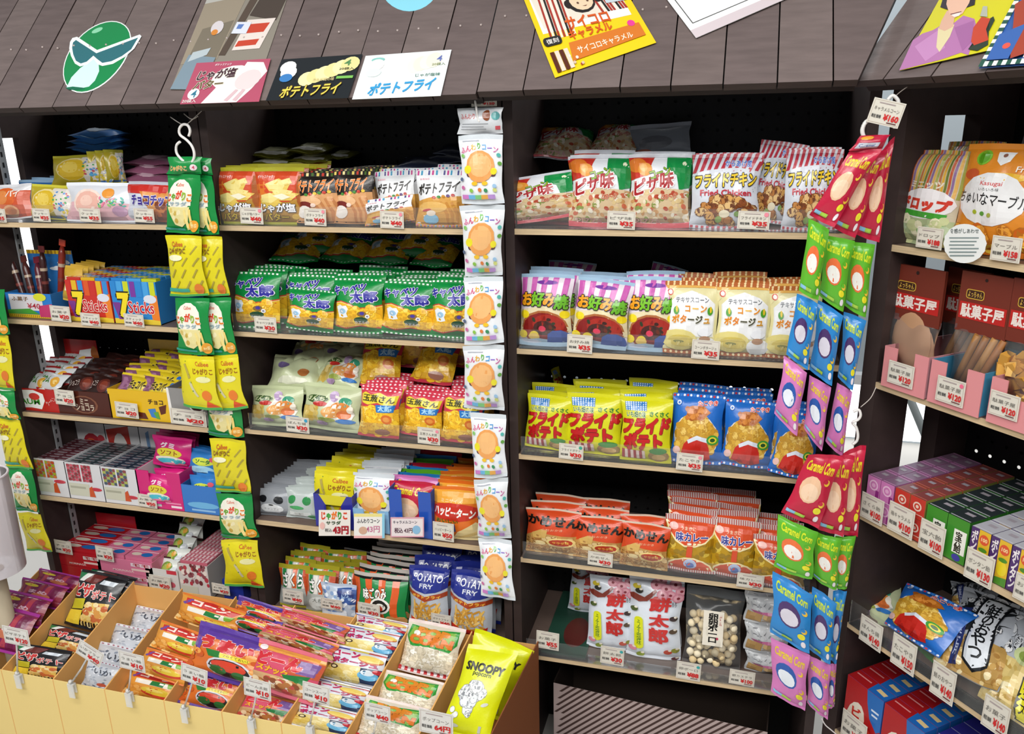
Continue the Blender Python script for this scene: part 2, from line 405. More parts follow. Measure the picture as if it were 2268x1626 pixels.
# ================= shelf units =================
DEP = 0.28
SZ = {'A': [.7326, .4941, .2473, .0111, -.2516], 'B': [.733, .4933, .2544, .0146, -.25], 'C': [.735, .4884, .2518, 0, -.2516], 'D': [.7181, .4638, .1942, -.051, -.315]}
for k in SZ: SZ[k] = [z + ZF for z in SZ[k]]
XS = {'A': (-1.323, -.713), 'B': (-.672, -.041), 'C': (0, .631), 'D': (0, .62)}
FRM = {'A': F0, 'B': F0, 'C': F0, 'D': FD}
BR = '3a2e2c'; BK = '0c0b0c'
def unit(key, label, gapL=None, gapR=None, slit=[]):
    x0, x1 = XS[key]; fr = FRM[key]; top = ZF + 1.03
    root = empty('shelf_unit', label, 'shelf unit', fr.m @ M.Translation((x0, 0, 0)), 'brown stall shelf units')
    L = x1 - x0
    def part(n, fn, mt):
        b = MB(); fn(b); return b.obj(n, mt, root)
    def side(xa, xb, gap):
        if not gap: return lambda b: b.box(xa, 0, 0, xb, DEP, top, BR)
        ga, gb, gz, gl_ = gap
        def f(b):
            b.box(xa, 0, 0, xb, ga, top, BR); b.box(xa, gb, 0, xb, DEP, gz, BR); b.box(xa, ga, 0, xb, gb, gl_, BR); b.box(xa, ga, gz, xb, DEP, top, BR)
        return f
    part('side_panel', side(-.019 if key != 'D' else -.034, 0, gapL), PANEL); part('side_panel', side(L, L + .019, gapR), PANEL)
    # pegboard with real holes 30 mm apart
    b = MB(); y = DEP - 0.006; nx, nz = int(L / .03), int((top - 0.28) / .03); ox = (L - nx * .03) / 2; z0 = 0.288
    hr = .0036; oc = [(hr * math.cos(PI / 4 * i + PI / 8), hr * math.sin(PI / 4 * i + PI / 8)) for i in range(8)]
    def strip(xa, xb, za, zb): b.face([(xa, y, za), (xb, y, za), (xb, y, zb), (xa, y, zb)], BK)
    if ox > 0: strip(0, ox, 0, top); strip(L - ox, L, 0, top)
    strip(ox, L - ox, 0, z0); strip(ox, L - ox, z0 + nz * .03, top)
    sq = [(.015, .015), (0, .015), (-.015, .015), (-.015, 0), (-.015, -.015), (0, -.015), (.015, -.015), (.015, 0)]
    oc = [(hr * math.cos(PI / 4 * (i + 1)), hr * math.sin(PI / 4 * (i + 1))) for i in range(8)]
    for i in range(nx):
        for j in range(nz):
            cx, cz = ox + .03 * (i + .5), z0 + .03 * (j + .5)
            for q in range(8):
                r_ = (q + 1) % 8
                b.face([(cx + oc[q][0], y, cz + oc[q][1]), (cx + oc[r_][0], y, cz + oc[r_][1]), (cx + sq[r_][0], y, cz + sq[r_][1]), (cx + sq[q][0], y, cz + sq[q][1])], BK)
    b.obj('pegboard', PANEL, root)
    def hole_blockers(b):  # unseen strips added behind the pegboard to block light through most holes
        lo = 0.02
        for a, c in slit + [(top, top)]: b.box(0, DEP + .002, lo, L, DEP + .012, a, BK); lo = c
    part('back_rail', hole_blockers, PANEL)
    for z in SZ[key]:
        b = MB(); b.box(.0005, 0.002, z - .0115, L - .0005, DEP - .008, z, '7a685c'); b.obj('shelf', mat_shelf, root)
        e = MB(); e.box(.0005, -.0012, z - .0115, L - .0005, .002, z, 'c8b08c')
        e.obj('shelf_edge', PLY, root)
    part('base_board', lambda b: b.box(0, .02, 0, L, .035, .08, BR), PANEL)
    for sx in ((0.002,) if key == 'A' else ()):
        def up(b):
            b.box(sx, .078, .1, sx + .004, .096, top, 'a9adb0')
            for k in range(60): b.box(sx - .0006, .082, .13 + k * .025, sx + .0046, .087, .142 + k * .025, '2a2a2a')
        part('slotted_upright', up, METAL)
    return root
mat_shelf = mat('shelf_board', 0.4, '6b5a52', vary=0.1, scale=20, spec=0.4)
UN = {}
UN['A'] = unit('A', 'shelf unit behind the potato stick strips, cookies on top, pink boxes at the bottom', gapL=(.09, .15, ZF + .924, ZF + .33), slit=[(ZF + .343, ZF + .356)])
UN['B'] = unit('B', 'shelf unit holding green puff bags, between green strips and white strip')
UN['C'] = unit('C', 'shelf unit with pizza bags on top and striped box below', slit=[(ZF + .336, ZF + .353)])
UN['D'] = unit('D', 'angled corner shelf unit with drops, pink trays and small caramel boxes', gapL=(.09, .184, ZF + .934, ZF + .2), slit=[(ZF + .225, ZF + .285)])
# ================= roofs =================
TH = math.radians(47.8); RC, RS = math.cos(TH), math.sin(TH); YE = -.1; ZE = ZF + .987
WB = ['6e615e', '6a5d5b', '726562', '685b59']
def roof_pt(fr, px, py, lift=.0, dz=0):
    """where a pixel's line of sight meets a roof slope: (along, up the slope)."""
    o = fr.w(0, YE, ZE + dz); n = (fr.n * -RS + V((0, 0, RC))); r = ray(px, py)
    p = CP + r * ((o + n * lift - CP).dot(n) / r.dot(n)); q = fr.loc(p); return q.x, (q.y - YE) / RC
def on_roof(fr, x, s, lift=0, dz=0):
    return fr.w(x, YE + s * RC - lift * RS, ZE + dz + s * RS + lift * RC)
def roof(name, label, fr, seams, cutL=None, cutR=None, dz=0, ln=.62, srow=None):
    root = empty('stall_roof', label, 'roof', fr.m @ M.Translation((seams[0], YE, ZE + dz)), 'planked stall roofs')
    inv = root.matrix_world.inverted(); rn = random.Random(len(seams)); scr = MB()
    for i in range(len(seams) - 1):
        a, c = seams[i] + .0012, seams[i + 1] - .0012; b = MB(); tl, tr = a, c; hi = ln
        if cutL is not None and i == 0: tl = min(c - .001, a + cutL * hi)
        pts = [(a, 0), (c, 0), (tr, hi), (tl, hi)]
        if cutR and i == len(seams) - 2: pts = [(a, 0), (c, 0), (c + cutR * hi, hi), (a, hi)]
        jz = rn.uniform(-.001, .001)
        b.prism(pts, lambda x, s, z: inv @ on_roof(fr, x, s, z + jz, dz), -.014, 0, WB[i % 4], '3f3431')  # ends and undersides darker: the shade they lie in is put into the colour
        b.obj('roof_board', WOODP, root)
        if srow:
            for t in (.25, .75): scr.ball(inv @ on_roof(fr, a + (c - a) * t, srow(a) + rn.uniform(-.004, .004), .0012, dz), .0026, 'b7a9a4', 8, (1, 1, 1))
    b = MB()
    P = lambda x, s, z: inv @ on_roof(fr, x, s, z, dz)
    ct = cutR or 0; b.prism([(seams[0] + (cutL or 0) * .6 + .004, .004), (seams[-1], .004), (seams[-1] + ct * ln, ln), (seams[0] + (cutL or 0) * ln + .004, ln)], P, -.018, -.0143, '1a1614')  # dark sheet added under the boards to block light through the seams
    b.prism([(seams[0], .02), (seams[-1], .02), (seams[-1], .06), (seams[0], .06)], P, -.045, -.0185, '2c2422'); b.obj('fascia', PANEL, root)
    if srow: scr.obj('screws', METAL, root)
    return root
sA = [-.0395 - .0843 * k for k in range(24, -1, -1)]
sC = [-.0385 + .0855 * k for k in range(0, 8)] + [.598]
xr, sr = roof_pt(F0, 1978, 15)
s0 = roof_pt(F0, 665, 78)[1]; s1 = roof_pt(F0, 130, 113)[1]
roof('stall_roof', 'long brown planked roof carrying the green logo sticker and small cards', F0, sA, srow=lambda x: s0)
s2 = roof_pt(F0, 1475, 22)[1]
roof('stall_roof', 'brown planked roof carrying the yellow caramel poster', F0, sC, cutR=(xr - sC[-1]) / sr, dz=.004, srow=lambda x: s2)
dl = roof_pt(FD, 2010, 2); cutD = (dl[0] + .037) / dl[1]
roof('stall_roof', 'brown planked roof over the corner unit with the smiling woman poster', FD, [-.037, .032] + [.032 + .0875 * k for k in range(1, 8)], cutL=cutD, dz=.004); print('cutD', cutD, 'cutR', xr, sr, s0, s1, s2)
# ================= flat printed things =================
def sign(name, label, cat, P, art, mt=None, group=None, th=.0006, base=True, outline=None, face=1, parent=None):
    """thin printed sheet between four world corners tl, tr, br, bl."""
    tl, tr, br, bl = [V(p) for p in P]; no = (tr - tl).cross(bl - tl).normalized(); no = no if no.dot(CP - tl) > 0 else -no
    c = (tl + tr + br + bl) / 4; q = (bl + br) / 2
    def fn(x, y, off=0.0):
        a = x / art.w + .5; b = y / art.h + .5
        return (bl * (1 - a) + br * a) * (1 - b) + (tl * (1 - a) + tr * a) * b + no * off - q
    b = MB(); hw, hh = art.w / 2, art.h / 2
    pts = outline or [(-hw, -hh), (hw, -hh), (hw, hh), (-hw, hh)]
    if outline: pts = [((u - .5) * art.w, (.5 - v) * art.h) for u, v in outline]
    b.prism(pts, lambda x, y, z: fn(x, y, z), -th, 0, art.base); b.art(art, lambda x, y, off: fn(x, y, off), .0002, .0001, False)
    o = b.obj(name, mt or PAPER, parent, q if not parent else None)
    if label: tag(o, label, cat, group)
    return o
def roof_quad(fr, px, lift=.004, dz=0):
    return [on_roof(fr, *roof_pt(fr, u, v, lift, dz), lift, dz) for u, v in px]
def N(art, pts, box): x0, y0, x1, y1 = box; return [((x - x0) / (x1 - x0), (y - y0) / (y1 - y0)) for x, y in pts]
# green logo sticker
bx = (405, 135, 955, 615); a = Art(.18, .16, 'f4fbf8', cut=None)
def ell(cx, cy, ra, rb, rot, n=36): return [(cx + ra * math.cos(t) * math.cos(rot) - rb * math.sin(t) * math.sin(rot), cy + ra * math.cos(t) * math.sin(rot) + rb * math.sin(t) * math.cos(rot)) for t in [2 * PI * k / n for k in range(n)]]
oval = ell(650, 377, 283, 172, math.radians(-48))
LP = lambda col, pts: a.p(col, *N(a, pts, bx))
LP('0f8a4b', ell(650, 377, 276, 165, math.radians(-48))); LP('8fd8ae', ell(655, 204, 40, 14, math.radians(-25)))
LP('d6fbf7', [(448, 583), (480, 520), (540, 460), (630, 398), (665, 430), (668, 480), (640, 540), (600, 578), (540, 590), (480, 585)])
LP('0f6a4b', [(440, 585), (490, 578), (560, 585), (575, 592), (520, 600), (460, 598)])
gl = [(472, 285), (488, 258), (520, 250), (655, 340), (935, 234), (947, 246), (900, 330), (840, 385), (760, 432), (690, 446), (660, 435), (632, 400), (590, 436), (540, 450), (505, 430), (478, 380), (466, 330)]
LP('f6fffd', gl)
LP('2d6f78', [(492, 290), (512, 272), (650, 362), (925, 255), (880, 335), (820, 380), (750, 415), (690, 426), (655, 400), (630, 378), (585, 418), (545, 430), (512, 412), (494, 370), (486, 325)])
k_ = 1 / 3.011
sign('logo_sticker', 'green oval face logo sticker with slanted sunglasses on the long roof', 'sticker', roof_quad(F0, [(bx[0] * k_, bx[1] * k_), (bx[2] * k_, bx[1] * k_), (bx[2] * k_, bx[3] * k_), (bx[0] * k_, bx[3] * k_)], .001), a, GLOSS,
     outline=N(a, oval, bx))
b = MB()
a = Art(.13, .13, '8edcf0', cut=None); a.e('bdeef8', .45, .5, .3, .3)
sign('round_sticker', 'pale cyan round sticker at the top edge of the long roof', 'sticker', roof_quad(F0, [(838, -105), (978, -105), (974, 24), (840, 24)], .001), a, GLOSS, outline=[(.5 + .5 * math.cos(2 * PI * i / 32), .5 + .5 * math.sin(2 * PI * i / 32)) for i in range(32)])
# photograph poster
a = Art(.2, .24, '8f887c', cut=None)
a.p('b9b7b0', (0, 0), (.62, 0), (.5, .2), (0, .28)).p('9b8f7c', (0, .28), (.5, .2), (.42, .75), (0, .8)).p('7d7464', (.1, .5), (.45, .42), (.4, .78), (.05, .85)).p('57493e', (.62, 0), (.72, 0), (.5, .72), (.42, .72)).p('a5785a', (.72, 0), (1, 0), (1, .2), (.66, .24)).p('4b4038', (.7, .16), (1, .2), (.96, .42), (.62, .38))
a.p('e8dcd4', (.62, .42), (.95, .4), (.88, .66), (.56, .68)).p('c8452e', (.62, .46), (.9, .44), (.86, .52), (.6, .54)).p('c8452e', (.6, .6), (.84, .58), (.82, .63), (.58, .65)).p('7f93a0', (.06, .72), (.4, .74), (.36, 1), (0, 1)).p('b8c4c9', (.1, .7), (.3, .66), (.28, .72), (.08, .78)).e('d9d2d6', .28, .49, .075, .06).e('d98a3a', .27, .53, .04, .025).p('dfe3ee', (.5, .44), (.68, .44), (.66, .54), (.48, .54)).p('5f7fc0', (.53, .46), (.6, .46), (.58, .5), (.52, .5)).p('e9e2dc', (.78, .02), (1, .02), (1, .1), (.76, .09)).p('b8733f', (.76, .09), (1, .1), (1, .13), (.75, .12))
sign('photo_poster', 'photograph poster of a room hanging under the pink card on the roof', 'poster', roof_quad(F0, [(482, -60), (655, -60), (566, 200), (378, 197)], .0015), a, GLOSS)
# three price cards in a line
a = Art(.165, .1, 'b5536b', cut=None)
a.p('f4eee8', (.27, 1), (.4, .62), (.62, .42), (.7, .05), (.92, .08), (1, .3), (.86, .7), (.72, 1)).e('faf6ee', .58, .42, .28, .3).e('e9d6d6', .78, .48, .17, .22, -30).p('d9b9bf', (.55, .95), (.66, .7), (.7, .72), (.6, .98)).p('d9b9bf', (.66, .95), (.75, .7), (.79, .72), (.71, .98)).e('faf8f4', .13, .77, .075, .13)
a.t('3a7f9a', '4', .1, .68, .17, .86).t('f6f2ee', '20袋入', .02, .9, .2, .98).t('4a3038', 'じゃが塩', .1, .2, .6, .43, b=.035, o='fffdf0', ow=.04, rot=-3, sk=.2).t('6a5a38', 'バター', .1, .46, .47, .66, b=.035, o='fffdf0', ow=.04, rot=-3, sk=.2).t('f6e6ea', 'ポテトスナック', .28, .06, .5, .12)
sign('product_card', 'pink card reading butter salt, first of three cards along the roof edge', 'card', roof_quad(F0, [(437, 136), (601, 126), (575, 221), (400, 227)], .004), a, GLOSS, 'product cards along the roof edge')
a = Art(.165, .1, '1d2226', cut=None)
for i in range(6): a.e('e8df9a' if i % 2 else 'f3ecb0', .42 + .095 * i, .52 - .06 * i, .11, .17)
a.e('f2f2f0', .13, .22, .1, .15).e('f6f6f2', .16, .35, .1, .16).e('3d7fc0', .15, .48, .08, .1).t('5a8f5a', '4', .82, .12, .9, .26).t('3a3a30', '20袋入', .78, .3, .96, .36).r('7cc05a', .78, .5, .98, .56).t('f0dc5a', 'ポテトフライ', .16, .66, .86, .93, b=.02, o='6a5220', ow=.05, rot=-3, sk=.15).t('d8c890', 'カルビ焼の味', .5, .52, .76, .6)
sign('product_card', 'black card reading potato fry, second of three cards along the roof edge', 'card', roof_quad(F0, [(625, 128), (804, 116), (772, 213), (590, 219)], .004), a, GLOSS, 'product cards along the roof edge')
a = Art(.165, .1, 'eff6f6', cut=None)
for i in range(4): a.e('f4f0d8' if i % 2 else 'f8f6e2', .62 + .07 * i, .3 - .03 * i, .09, .17)
a.e('8ac8c0', .17, .12, .08, .05).e('fbf4ee', .17, .24, .09, .13).e('dfeee8', .16, .42, .09, .1).t('6a78b8', '4', .86, .12, .92, .25).t('7a8a60', '20袋入', .82, .28, .97, .34).t('4a7a6a', 'じゃが塩味', .66, .5, .94, .57).t('3aa0d8', 'ポテトフライ', .17, .64, .9, .9, b=.03, rot=-4, sk=.2)
sign('product_card', 'pale blue card reading potato fry, third of three cards along the roof edge', 'card', roof_quad(F0, [(811, 120), (1001, 106), (977, 208), (781, 216)], .004), a, GLOSS, 'product cards along the roof edge')
# yellow caramel poster
a = Art(.24, .26, 'f2d21a', cut=None)
a.r('f2f4ee', .05, 0, .93, .66).p('e9e0d0', (.08, .62), (.05, 0), (.92, 0), (.9, .5), (.6, .6))
a.stripes(['a8382c', 'efe6d8', '2a2422', 'a8382c', 'efe6d8'], .1, .05, .36, .72, 10, sk=.06, duty=.8).stripes(['a8382c', 'efe6d8', '2a2422', 'a8382c'], .68, .2, .94, .58, 9, sk=-.06, duty=.8)
a.e('2a2422', .53, .44, .14, .11).e('2a2422', .4, .45, .035, .04).e('2a2422', .7, .43, .035, .04).e('ead2b0', .54, .43, .115, .095).e('6a4a3a', .5, .45, .012).e('6a4a3a', .6, .44, .012).p('8a5a4a', (.53, .485), (.58, .48), (.56, .492))
a.e('d8e2ea', .85, .4, .09, .06).e('9ab8d8', .9, .34, .08, .05).r('c8d4dc', .76, .42, .96, .5).p('d87a2a', (.22, .93), (.25, .78), (.95, .76), (.95, .9))
a.t('d85a1e', 'サイコロ', .3, .57, .72, .68, b=.03, rot=1).t('d85a1e', 'キャラメル', .28, .685, .7, .765, b=.03).t('fdf0d8', 'サイコロキャラメル', .3, .83, .84, .89, b=.015).e('e6429a', .88, .75, .035).rr('2a2a2a', .02, .7, .2, .77, .03).t('f5f0e8', '復刻', .05, .715, .17, .755)
for i in range(4): a.r(['5a2a1c', 'e8d8c8'][i % 2], .04 + .045 * i, .82, .08 + .045 * i, .98)
a.puffs(['d8c0a8', 'a83a2c', 'f5ead8'], 26, .012, lambda u, v: .2 < u < .3 and .8 < v < .98)
sign('caramel_poster', 'tilted yellow poster for dice caramel on the roof planks', 'poster', roof_quad(F0, [(1128, -88), (1346, -92), (1454, 90), (1230, 168)], .004, .004), a, GLOSS)
a = Art(.24, .24, 'fafcfa', cut=None)
a.p('d9ccd0', (0, .9), (1, .9), (1, 1), (0, 1)).p('555', (.05, 0), (.058, 0), (.058, .84), (.05, .84)).p('555', (.05, .832), (.98, .832), (.98, .84), (.05, .84)).p('1f8a5a', (.3, .35), (.9, .32), (.9, .45), (.3, .55))
sign('white_poster', 'white poster with thin grey border hanging point down from the roof', 'poster', roof_quad(F0, [(1425, -75), (1655, -160), (1790, -28), (1542, 80)], .004, .004), a, GLOSS)
# smiling woman poster and stripe-edged poster on the corner roof
bx = (1105, -180, 2300, 460); a = Art(.25, .3, 'd9d21c', cut=None); sc3 = lambda pts: [((1628 + x * k_), y * k_) for x, y in pts]
QW = [(2125, -80), (2420, -80), (2290, 84), (1996, 151)]
def W_(col, pts):
    # picture points on the poster's own plane
    tl, tr, br, bl = [V((x, y)) for x, y in QW]; out = []
    for x, y in sc3(pts):
        u, v = .5, .5
        for _ in range(25):
            P = (tl * (1 - u) + tr * u) * (1 - v) + (bl * (1 - u) + br * u) * v; d = V((x, y)) - P
            eu = (tr - tl) * (1 - v) + (br - bl) * v; ev = (bl - tl) * (1 - u) + (br - tr) * u; de = eu.x * ev.y - eu.y * ev.x
            u += (d.x * ev.y - d.y * ev.x) / de; v += (eu.x * d.y - eu.y * d.x) / de
        out.append((u, v))
    a.p(col, *out)
W_('b978ae', [(1107, 452), (1190, 260), (1260, 215), (1340, 190), (1395, 160), (1480, 150), (1560, 90), (1640, 110), (1660, 180), (1600, 345), (1550, 330), (1420, 375), (1108, 455)])
W_('c98cc0', [(1210, 300), (1380, 190), (1440, 300), (1300, 390)]); W_('a868a0', [(1500, 170), (1640, 120), (1620, 260), (1560, 320)])
W_('e6d8a8', [(1380, 175), (1500, 150), (1470, 230), (1400, 330), (1375, 300)])
W_('e2b49a', [(1400, 130), (1440, 60), (1500, 90), (1490, 165), (1430, 195), (1385, 180)])
W_('2a2028', [(1385, 40), (1410, -60), (1650, -60), (1640, 20), (1580, 40), (1440, 55)])
W_('eebfa4', [(1430, 20), (1440, -60), (1620, -60), (1600, 10), (1555, 80), (1500, 108), (1462, 90)])
W_('f4ece4', [(1470, 88), (1545, 70), (1530, 96), (1495, 102)]); W_('7a3a3a', [(1466, 84), (1548, 64), (1546, 70), (1468, 90)])
W_('2a3a2a', [(1600, 310), (1660, 240), (1740, 190), (1778, 120), (1770, 95), (1745, 110), (1730, 280), (1660, 320)])
W_('c8452a', [(1635, 170), (1690, 100), (1750, 110), (1720, 180), (1735, 250), (1640, 285), (1620, 260)]); W_('b5b8a8', [(1680, 95), (1700, 30), (1730, 30), (1730, 100)])
sign('woman_poster', 'yellow poster of a smiling woman in a pink jacket holding a bottle', 'poster', roof_quad(FD, QW, .004, .004), a, GLOSS)
a = Art(.25, .3, '3a66b0', cut=None)
for i in range(26): a.r(['2a5a4a', 'f2f2ee'][i % 2], 0, i / 26, .06, (i + 1) / 26)
for i in range(22): a.r(['2a5a4a', 'f2f2ee'][i % 2], i / 22, .95, (i + 1) / 22, 1)
a.p('a8432e', (.06, .4), (.5, .1), (1, .0), (1, .7), (.3, .95)).p('3a66b0', (.06, .7), (.3, .6), (.28, .95), (.06, .95)).p('e8a03a', (.25, .45), (.45, .3), (.42, .36), (.28, .5)).e('e85a4a', .2, .82, .04, .03).p('e9dfe0', (.42, .8), (.5, .7), (.6, .8), (.55, .95), (.42, .95))
sign('striped_poster', 'blue and red poster with a striped border beside the smiling woman poster', 'poster', roof_quad(FD, [(2292, -80), (2480, -80), (2420, 126), (2174, 143)], .006, .004), a, GLOSS)
# ================= printed packs: one entry per kind =================
K = kind
PUF = ['fbd23c', 'f8c42c', 'fde06c', 'f2bc2a']
def checks(a, v0, v1, n, cols, u0=0.02, u1=0.98): a.stripes(cols, u0, v0, u1, v1, n); return a
a = K('green', 'snack_bag', 'snack bag', 'green bag with blue letters and yellow puffs', .118, .15, .05, '0b8a3e', .05, .05)
checks(a, .01, .04, 11, ['eef5ee']).puffs([], 0, .1, lambda u, v: 0)
a.p('c8402a', (0, .44), (.2, .41), (.4, .46), (.55, .53), (.8, .51), (1, .46), (1, .9), (.6, .86), (.3, .92), (0, .87)).p('f3d489', (0, .46), (.2, .43), (.4, .48), (.55, .55), (.8, .53), (1, .48), (1, .88), (.6, .84), (.3, .9), (0, .85)).p('ecb62a', (0, .475), (.2, .445), (.4, .495), (.55, .565), (.8, .545), (1, .495), (1, .87), (.6, .83), (.3, .89), (0, .84))
a.puffs(PUF, 34, .085, lambda u, v: .5 + .04 * u < v < .82, rim='dba322').p('eef4fb', (.1, .52), (.18, .49), (.25, .51), (.33, .5), (.37, .56), (.33, .64), (.36, .7), (.26, .72), (.16, .71), (.12, .64)).e('9cc8e8', .24, .6, .08, .05).e('8a6a2e', .64, .64, .1, .05).e('4a3a9a', .64, .63, .05, .03).e('f2f2f4', .75, .68, .045).e('8a8aa0', .75, .68, .022)
a.t('2c2a98', 'キャベツ', .05, .13, .7, .29, b=.045, o='f4f4ff', ow=.05, rot=-7).t('2c2a98', '太郎', .42, .24, .92, .43, b=.05, o='f4f4ff', ow=.06, rot=-4)
a.e('1f4a30', .62, .74, .14, .05).t('d8d8e4', 'カエルの', .5, .76, .78, .81); checks(a, .965, .995, 11, ['eef5ee'])
a = K('butter', 'snack_bag', 'snack bag', 'gold potato chip bag with red-orange top', .1, .142, .035, 'b98a35', .07, .04, 'b5b32c')
a.p('cf4a26', (0, .07), (1, .07), (1, .5), (.75, .6), (.2, .62), (0, .45)).p('dd7a30', (0, .3), (.25, .25), (.3, .7), (0, .75)).p('a8602c', (.92, .08), (1, .08), (1, .9), (.9, .6))
for q in (((.25, .3), (.55, .2), (.8, .3), (.7, .45), (.35, .42)), ((.4, .45), (.7, .42), (.95, .46), (.8, .58), (.5, .58)), ((.1, .55), (.4, .5), (.6, .62), (.4, .72), (.1, .7)), ((.62, .24), (.78, .19), (.84, .28), (.7, .32))): a.p('e3c35a', *q).p('efdc8c', *[(u * .8 + .1 * q[0][0] + .05, v * .8 + .1 * .48) for u, v in q])
a.p('f3ecd0', (.42, .5), (.62, .46), (.8, .52), (.6, .57)).t('f4d8d0', 'ポテトスナック', .1, .14, .42, .2).t('f6f6fa', 'じゃが塩', .12, .63, .86, .78, b=.03, o='20242c', ow=.06).t('d8b62c', 'バター', .22, .8, .72, .92, b=.03, o='3a2c10', ow=.06).e('d9b04a', .86, .86, .07)
a = K('grill', 'snack_bag', 'snack bag', 'black and orange potato snack bag', .088, .142, .03, '1c1512', .08, .04)
checks(a, .01, .07, 9, ['e8d06a', 'c83a2a', 'f2e2a0', '4a6a2a']).p('d9a06a', (0, .46), (.5, .4), (1, .38), (1, .97), (0, .97))
for i in range(4): a.p('c4824e', (.35 + .16 * i, .5), (.4 + .16 * i, .48), (.62 + .14 * i, .75), (.6 + .14 * i, .95), (.54 + .14 * i, .95), (.54 + .14 * i, .76))
a.e('e8b888', .3, .55, .3, .1).t('ee7a28', 'ポテトフライ', .02, .14, .86, .36, b=.03, o='f6d8b0', ow=.035, rot=-6, sk=.2)
for i in range(6): a.e(['4a8a3a', 'c8382a', 'e8c23a'][i % 3], .26 + .11 * i, .425 - .012 * i, .045)
a.e('7a2a24', .2, .62, .2, .07).e('f5efe8', .2, .75, .19, .12).e('f0d8c8', .42, .62, .06)
a = K('white', 'snack_bag', 'snack bag', 'white and tan potato bag with black letters', .092, .142, .032, 'eceef0', .1, .04)
checks(a, .01, .09, 13, ['c83a8a', '3a9ac0', 'e8e8f0', '4a4a8a']).p('d9a04a', (0, .55), (.3, .49), (1, .46), (1, 1), (0, 1))
for i in range(4): a.p('c98a38', (.5 + .12 * i, .58), (.55 + .12 * i, .56), (.72 + .1 * i, .78), (.7 + .1 * i, 1), (.66 + .1 * i, 1), (.65 + .1 * i, .8))
a.e('e6b868', .35, .66, .32, .1).t('18140f', 'ポテトフライ', .06, .22, .92, .41, b=.025, rot=-7, sk=.25).t('e09aa8', '東豊製菓', .1, .15, .3, .18)
for i in range(5): a.e(['b8322a', '3a8a3a', 'c88a2a', '5a3a7a'][i % 4], .4 + .1 * i, .49 - .01 * i, .04)
a.e('8ac0e0', .34, .86, .16, .09).e('f0e2d2', .34, .76, .1, .05).e('c84a5a', .24, .71, .1, .02, -15); checks(a, .965, .99, 13, ['c86a9a', '6a9ac0'])
a = K('pizza', 'snack_bag', 'snack bag', 'pizza flavour bag in red white and green', .136, .162, .05, 'e6e9ee', .05, .08, 'c8ccd4', seed=3)
a.p('c62f22', (0, .05), (.42, .05), (.3, .3), (0, .36)).e('e07a2a', .13, .16, .16, .1).e('e89a3a', .26, .22, .12, .09).e('f2b25a', .24, .2, .06, .05).p('0f8a42', (.62, .05), (1, .05), (1, .46), (.84, .5), (.78, .3), (.62, .22)).e('e2e8c8', .9, .14, .035)
a.p('d8bf98', (0, .52), (.5, .47), (1, .5), (1, .92), (0, .92)).puffs(['e8d8b8', 'c8945a', 'b5482e', 'dcc38e', '8a9a4a', 'efe6d2', 'c86a4a'], 90, .045, lambda u, v: .53 < v < .9, .028)
a.t('a81c24', 'ピザ味', .08, .3, .74, .52, b=.035, o='fbf4f0', ow=.07, rot=-14, sk=.2).t('8ab02a', 'コーン', .34, .22, .68, .33, b=.03, o='26301a', ow=.05, rot=-14).t('c8502a', 'とろ～り', .56, .55, .8, .62, b=.03, o='f4e6c8', ow=.05).r('c84a54', 0, .92, 1, 1).t('e8b8b0', 'PIZZA', .14, .87, .56, .94, b=.02)
a = K('chicken', 'snack_bag', 'snack bag', 'fried chicken bag with red striped top', .136, .16, .05, 'd6dbe4', .05, .05, seed=4)
a.stripes(['b93646'], -.1, .0, 1, .26, 11, sk=.1, duty=.55).p('d6dbe4', (0, .27), (.2, .23), (.7, .2), (1, .24), (1, .3), (0, .3)).t('3a6ac0', 'からあげ風', .48, .1, .86, .19, b=.02, o='eef', ow=.05)
a.puffs(['6a7288'], 26, .006, lambda u, v: .3 < v < .6).t('f0cc2a', 'フライドチキン', .06, .28, .96, .45, b=.03, o='1a1410', ow=.075, rot=-2).t('c03040', 'Fried Chicken', .14, .49, .9, .57, b=.025)
a.puffs(['b5763a', '8a4a22', 'd9a45a', 'c98a48', '5e3218', 'e2bb7e'], 60, .075, lambda u, v: (u - .52) ** 2 / .15 + (v - .76) ** 2 / .03 < 1, .05, rim='6a3a1e').e('8aa858', .42, .87, .05).e('e6dcc0', .5, .8, .08, .05).e('7aa04a', .68, .8, .04); checks(a, .955, .99, 12, ['b93646'])
a = K('okono', 'snack_bag', 'snack bag', 'pink striped savoury pancake bag', .12, .155, .045, 'eadfe8', .05, .07, '9fc0d8', seed=5)
a.stripes(['cf62b4'], 0, .05, 1, .44, 5, sk=.03, duty=.52).e('7a3aa0', .52, .12, .2, .03).p('e9dcb2', (0, .5), (.5, .44), (1, .5), (1, .8), (0, .8)).e('b06a3a', .5, .74, .46, .24).e('8a1f1c', .5, .75, .43, .22).e('a82c20', .58, .69, .32, .14).e('4a2420', .5, .74, .22, .1).puffs(['2e3a22', '6a2a1c', '3a1a16'], 26, .04, lambda u, v: abs(u - .48) < .22 and abs(v - .72) < .1, .02)
for q, r_ in ((.12, .56), (.9, .55), (.08, .84), (.3, .84)): a.e('efd61e', q, r_, .09, .055)
a.e('d8405a', .46, .75, .07, .04).e('e2c060', .3, .86, .11, .045).p('a9c6dc', (0, .92), (.4, .88), (1, .93), (1, 1), (0, 1)).p('2a4a9a', (.55, .93), (.56, .82), (.66, .77), (.82, .76), (.95, .81), (1, .9), (.98, .94)).e('c6cede', .25, .93, .2, .03)
for i, c in enumerate('お好み焼'): a.t(['f0a01c', '7ac02a', 'f0a01c', '6ab42a'][i], c, .05 + .22 * i, .26 + (.03 if i == 3 else 0), .05 + .22 * i + .23, .44 + (.03 if i == 3 else 0), b=.04, o='20200e', ow=.075)
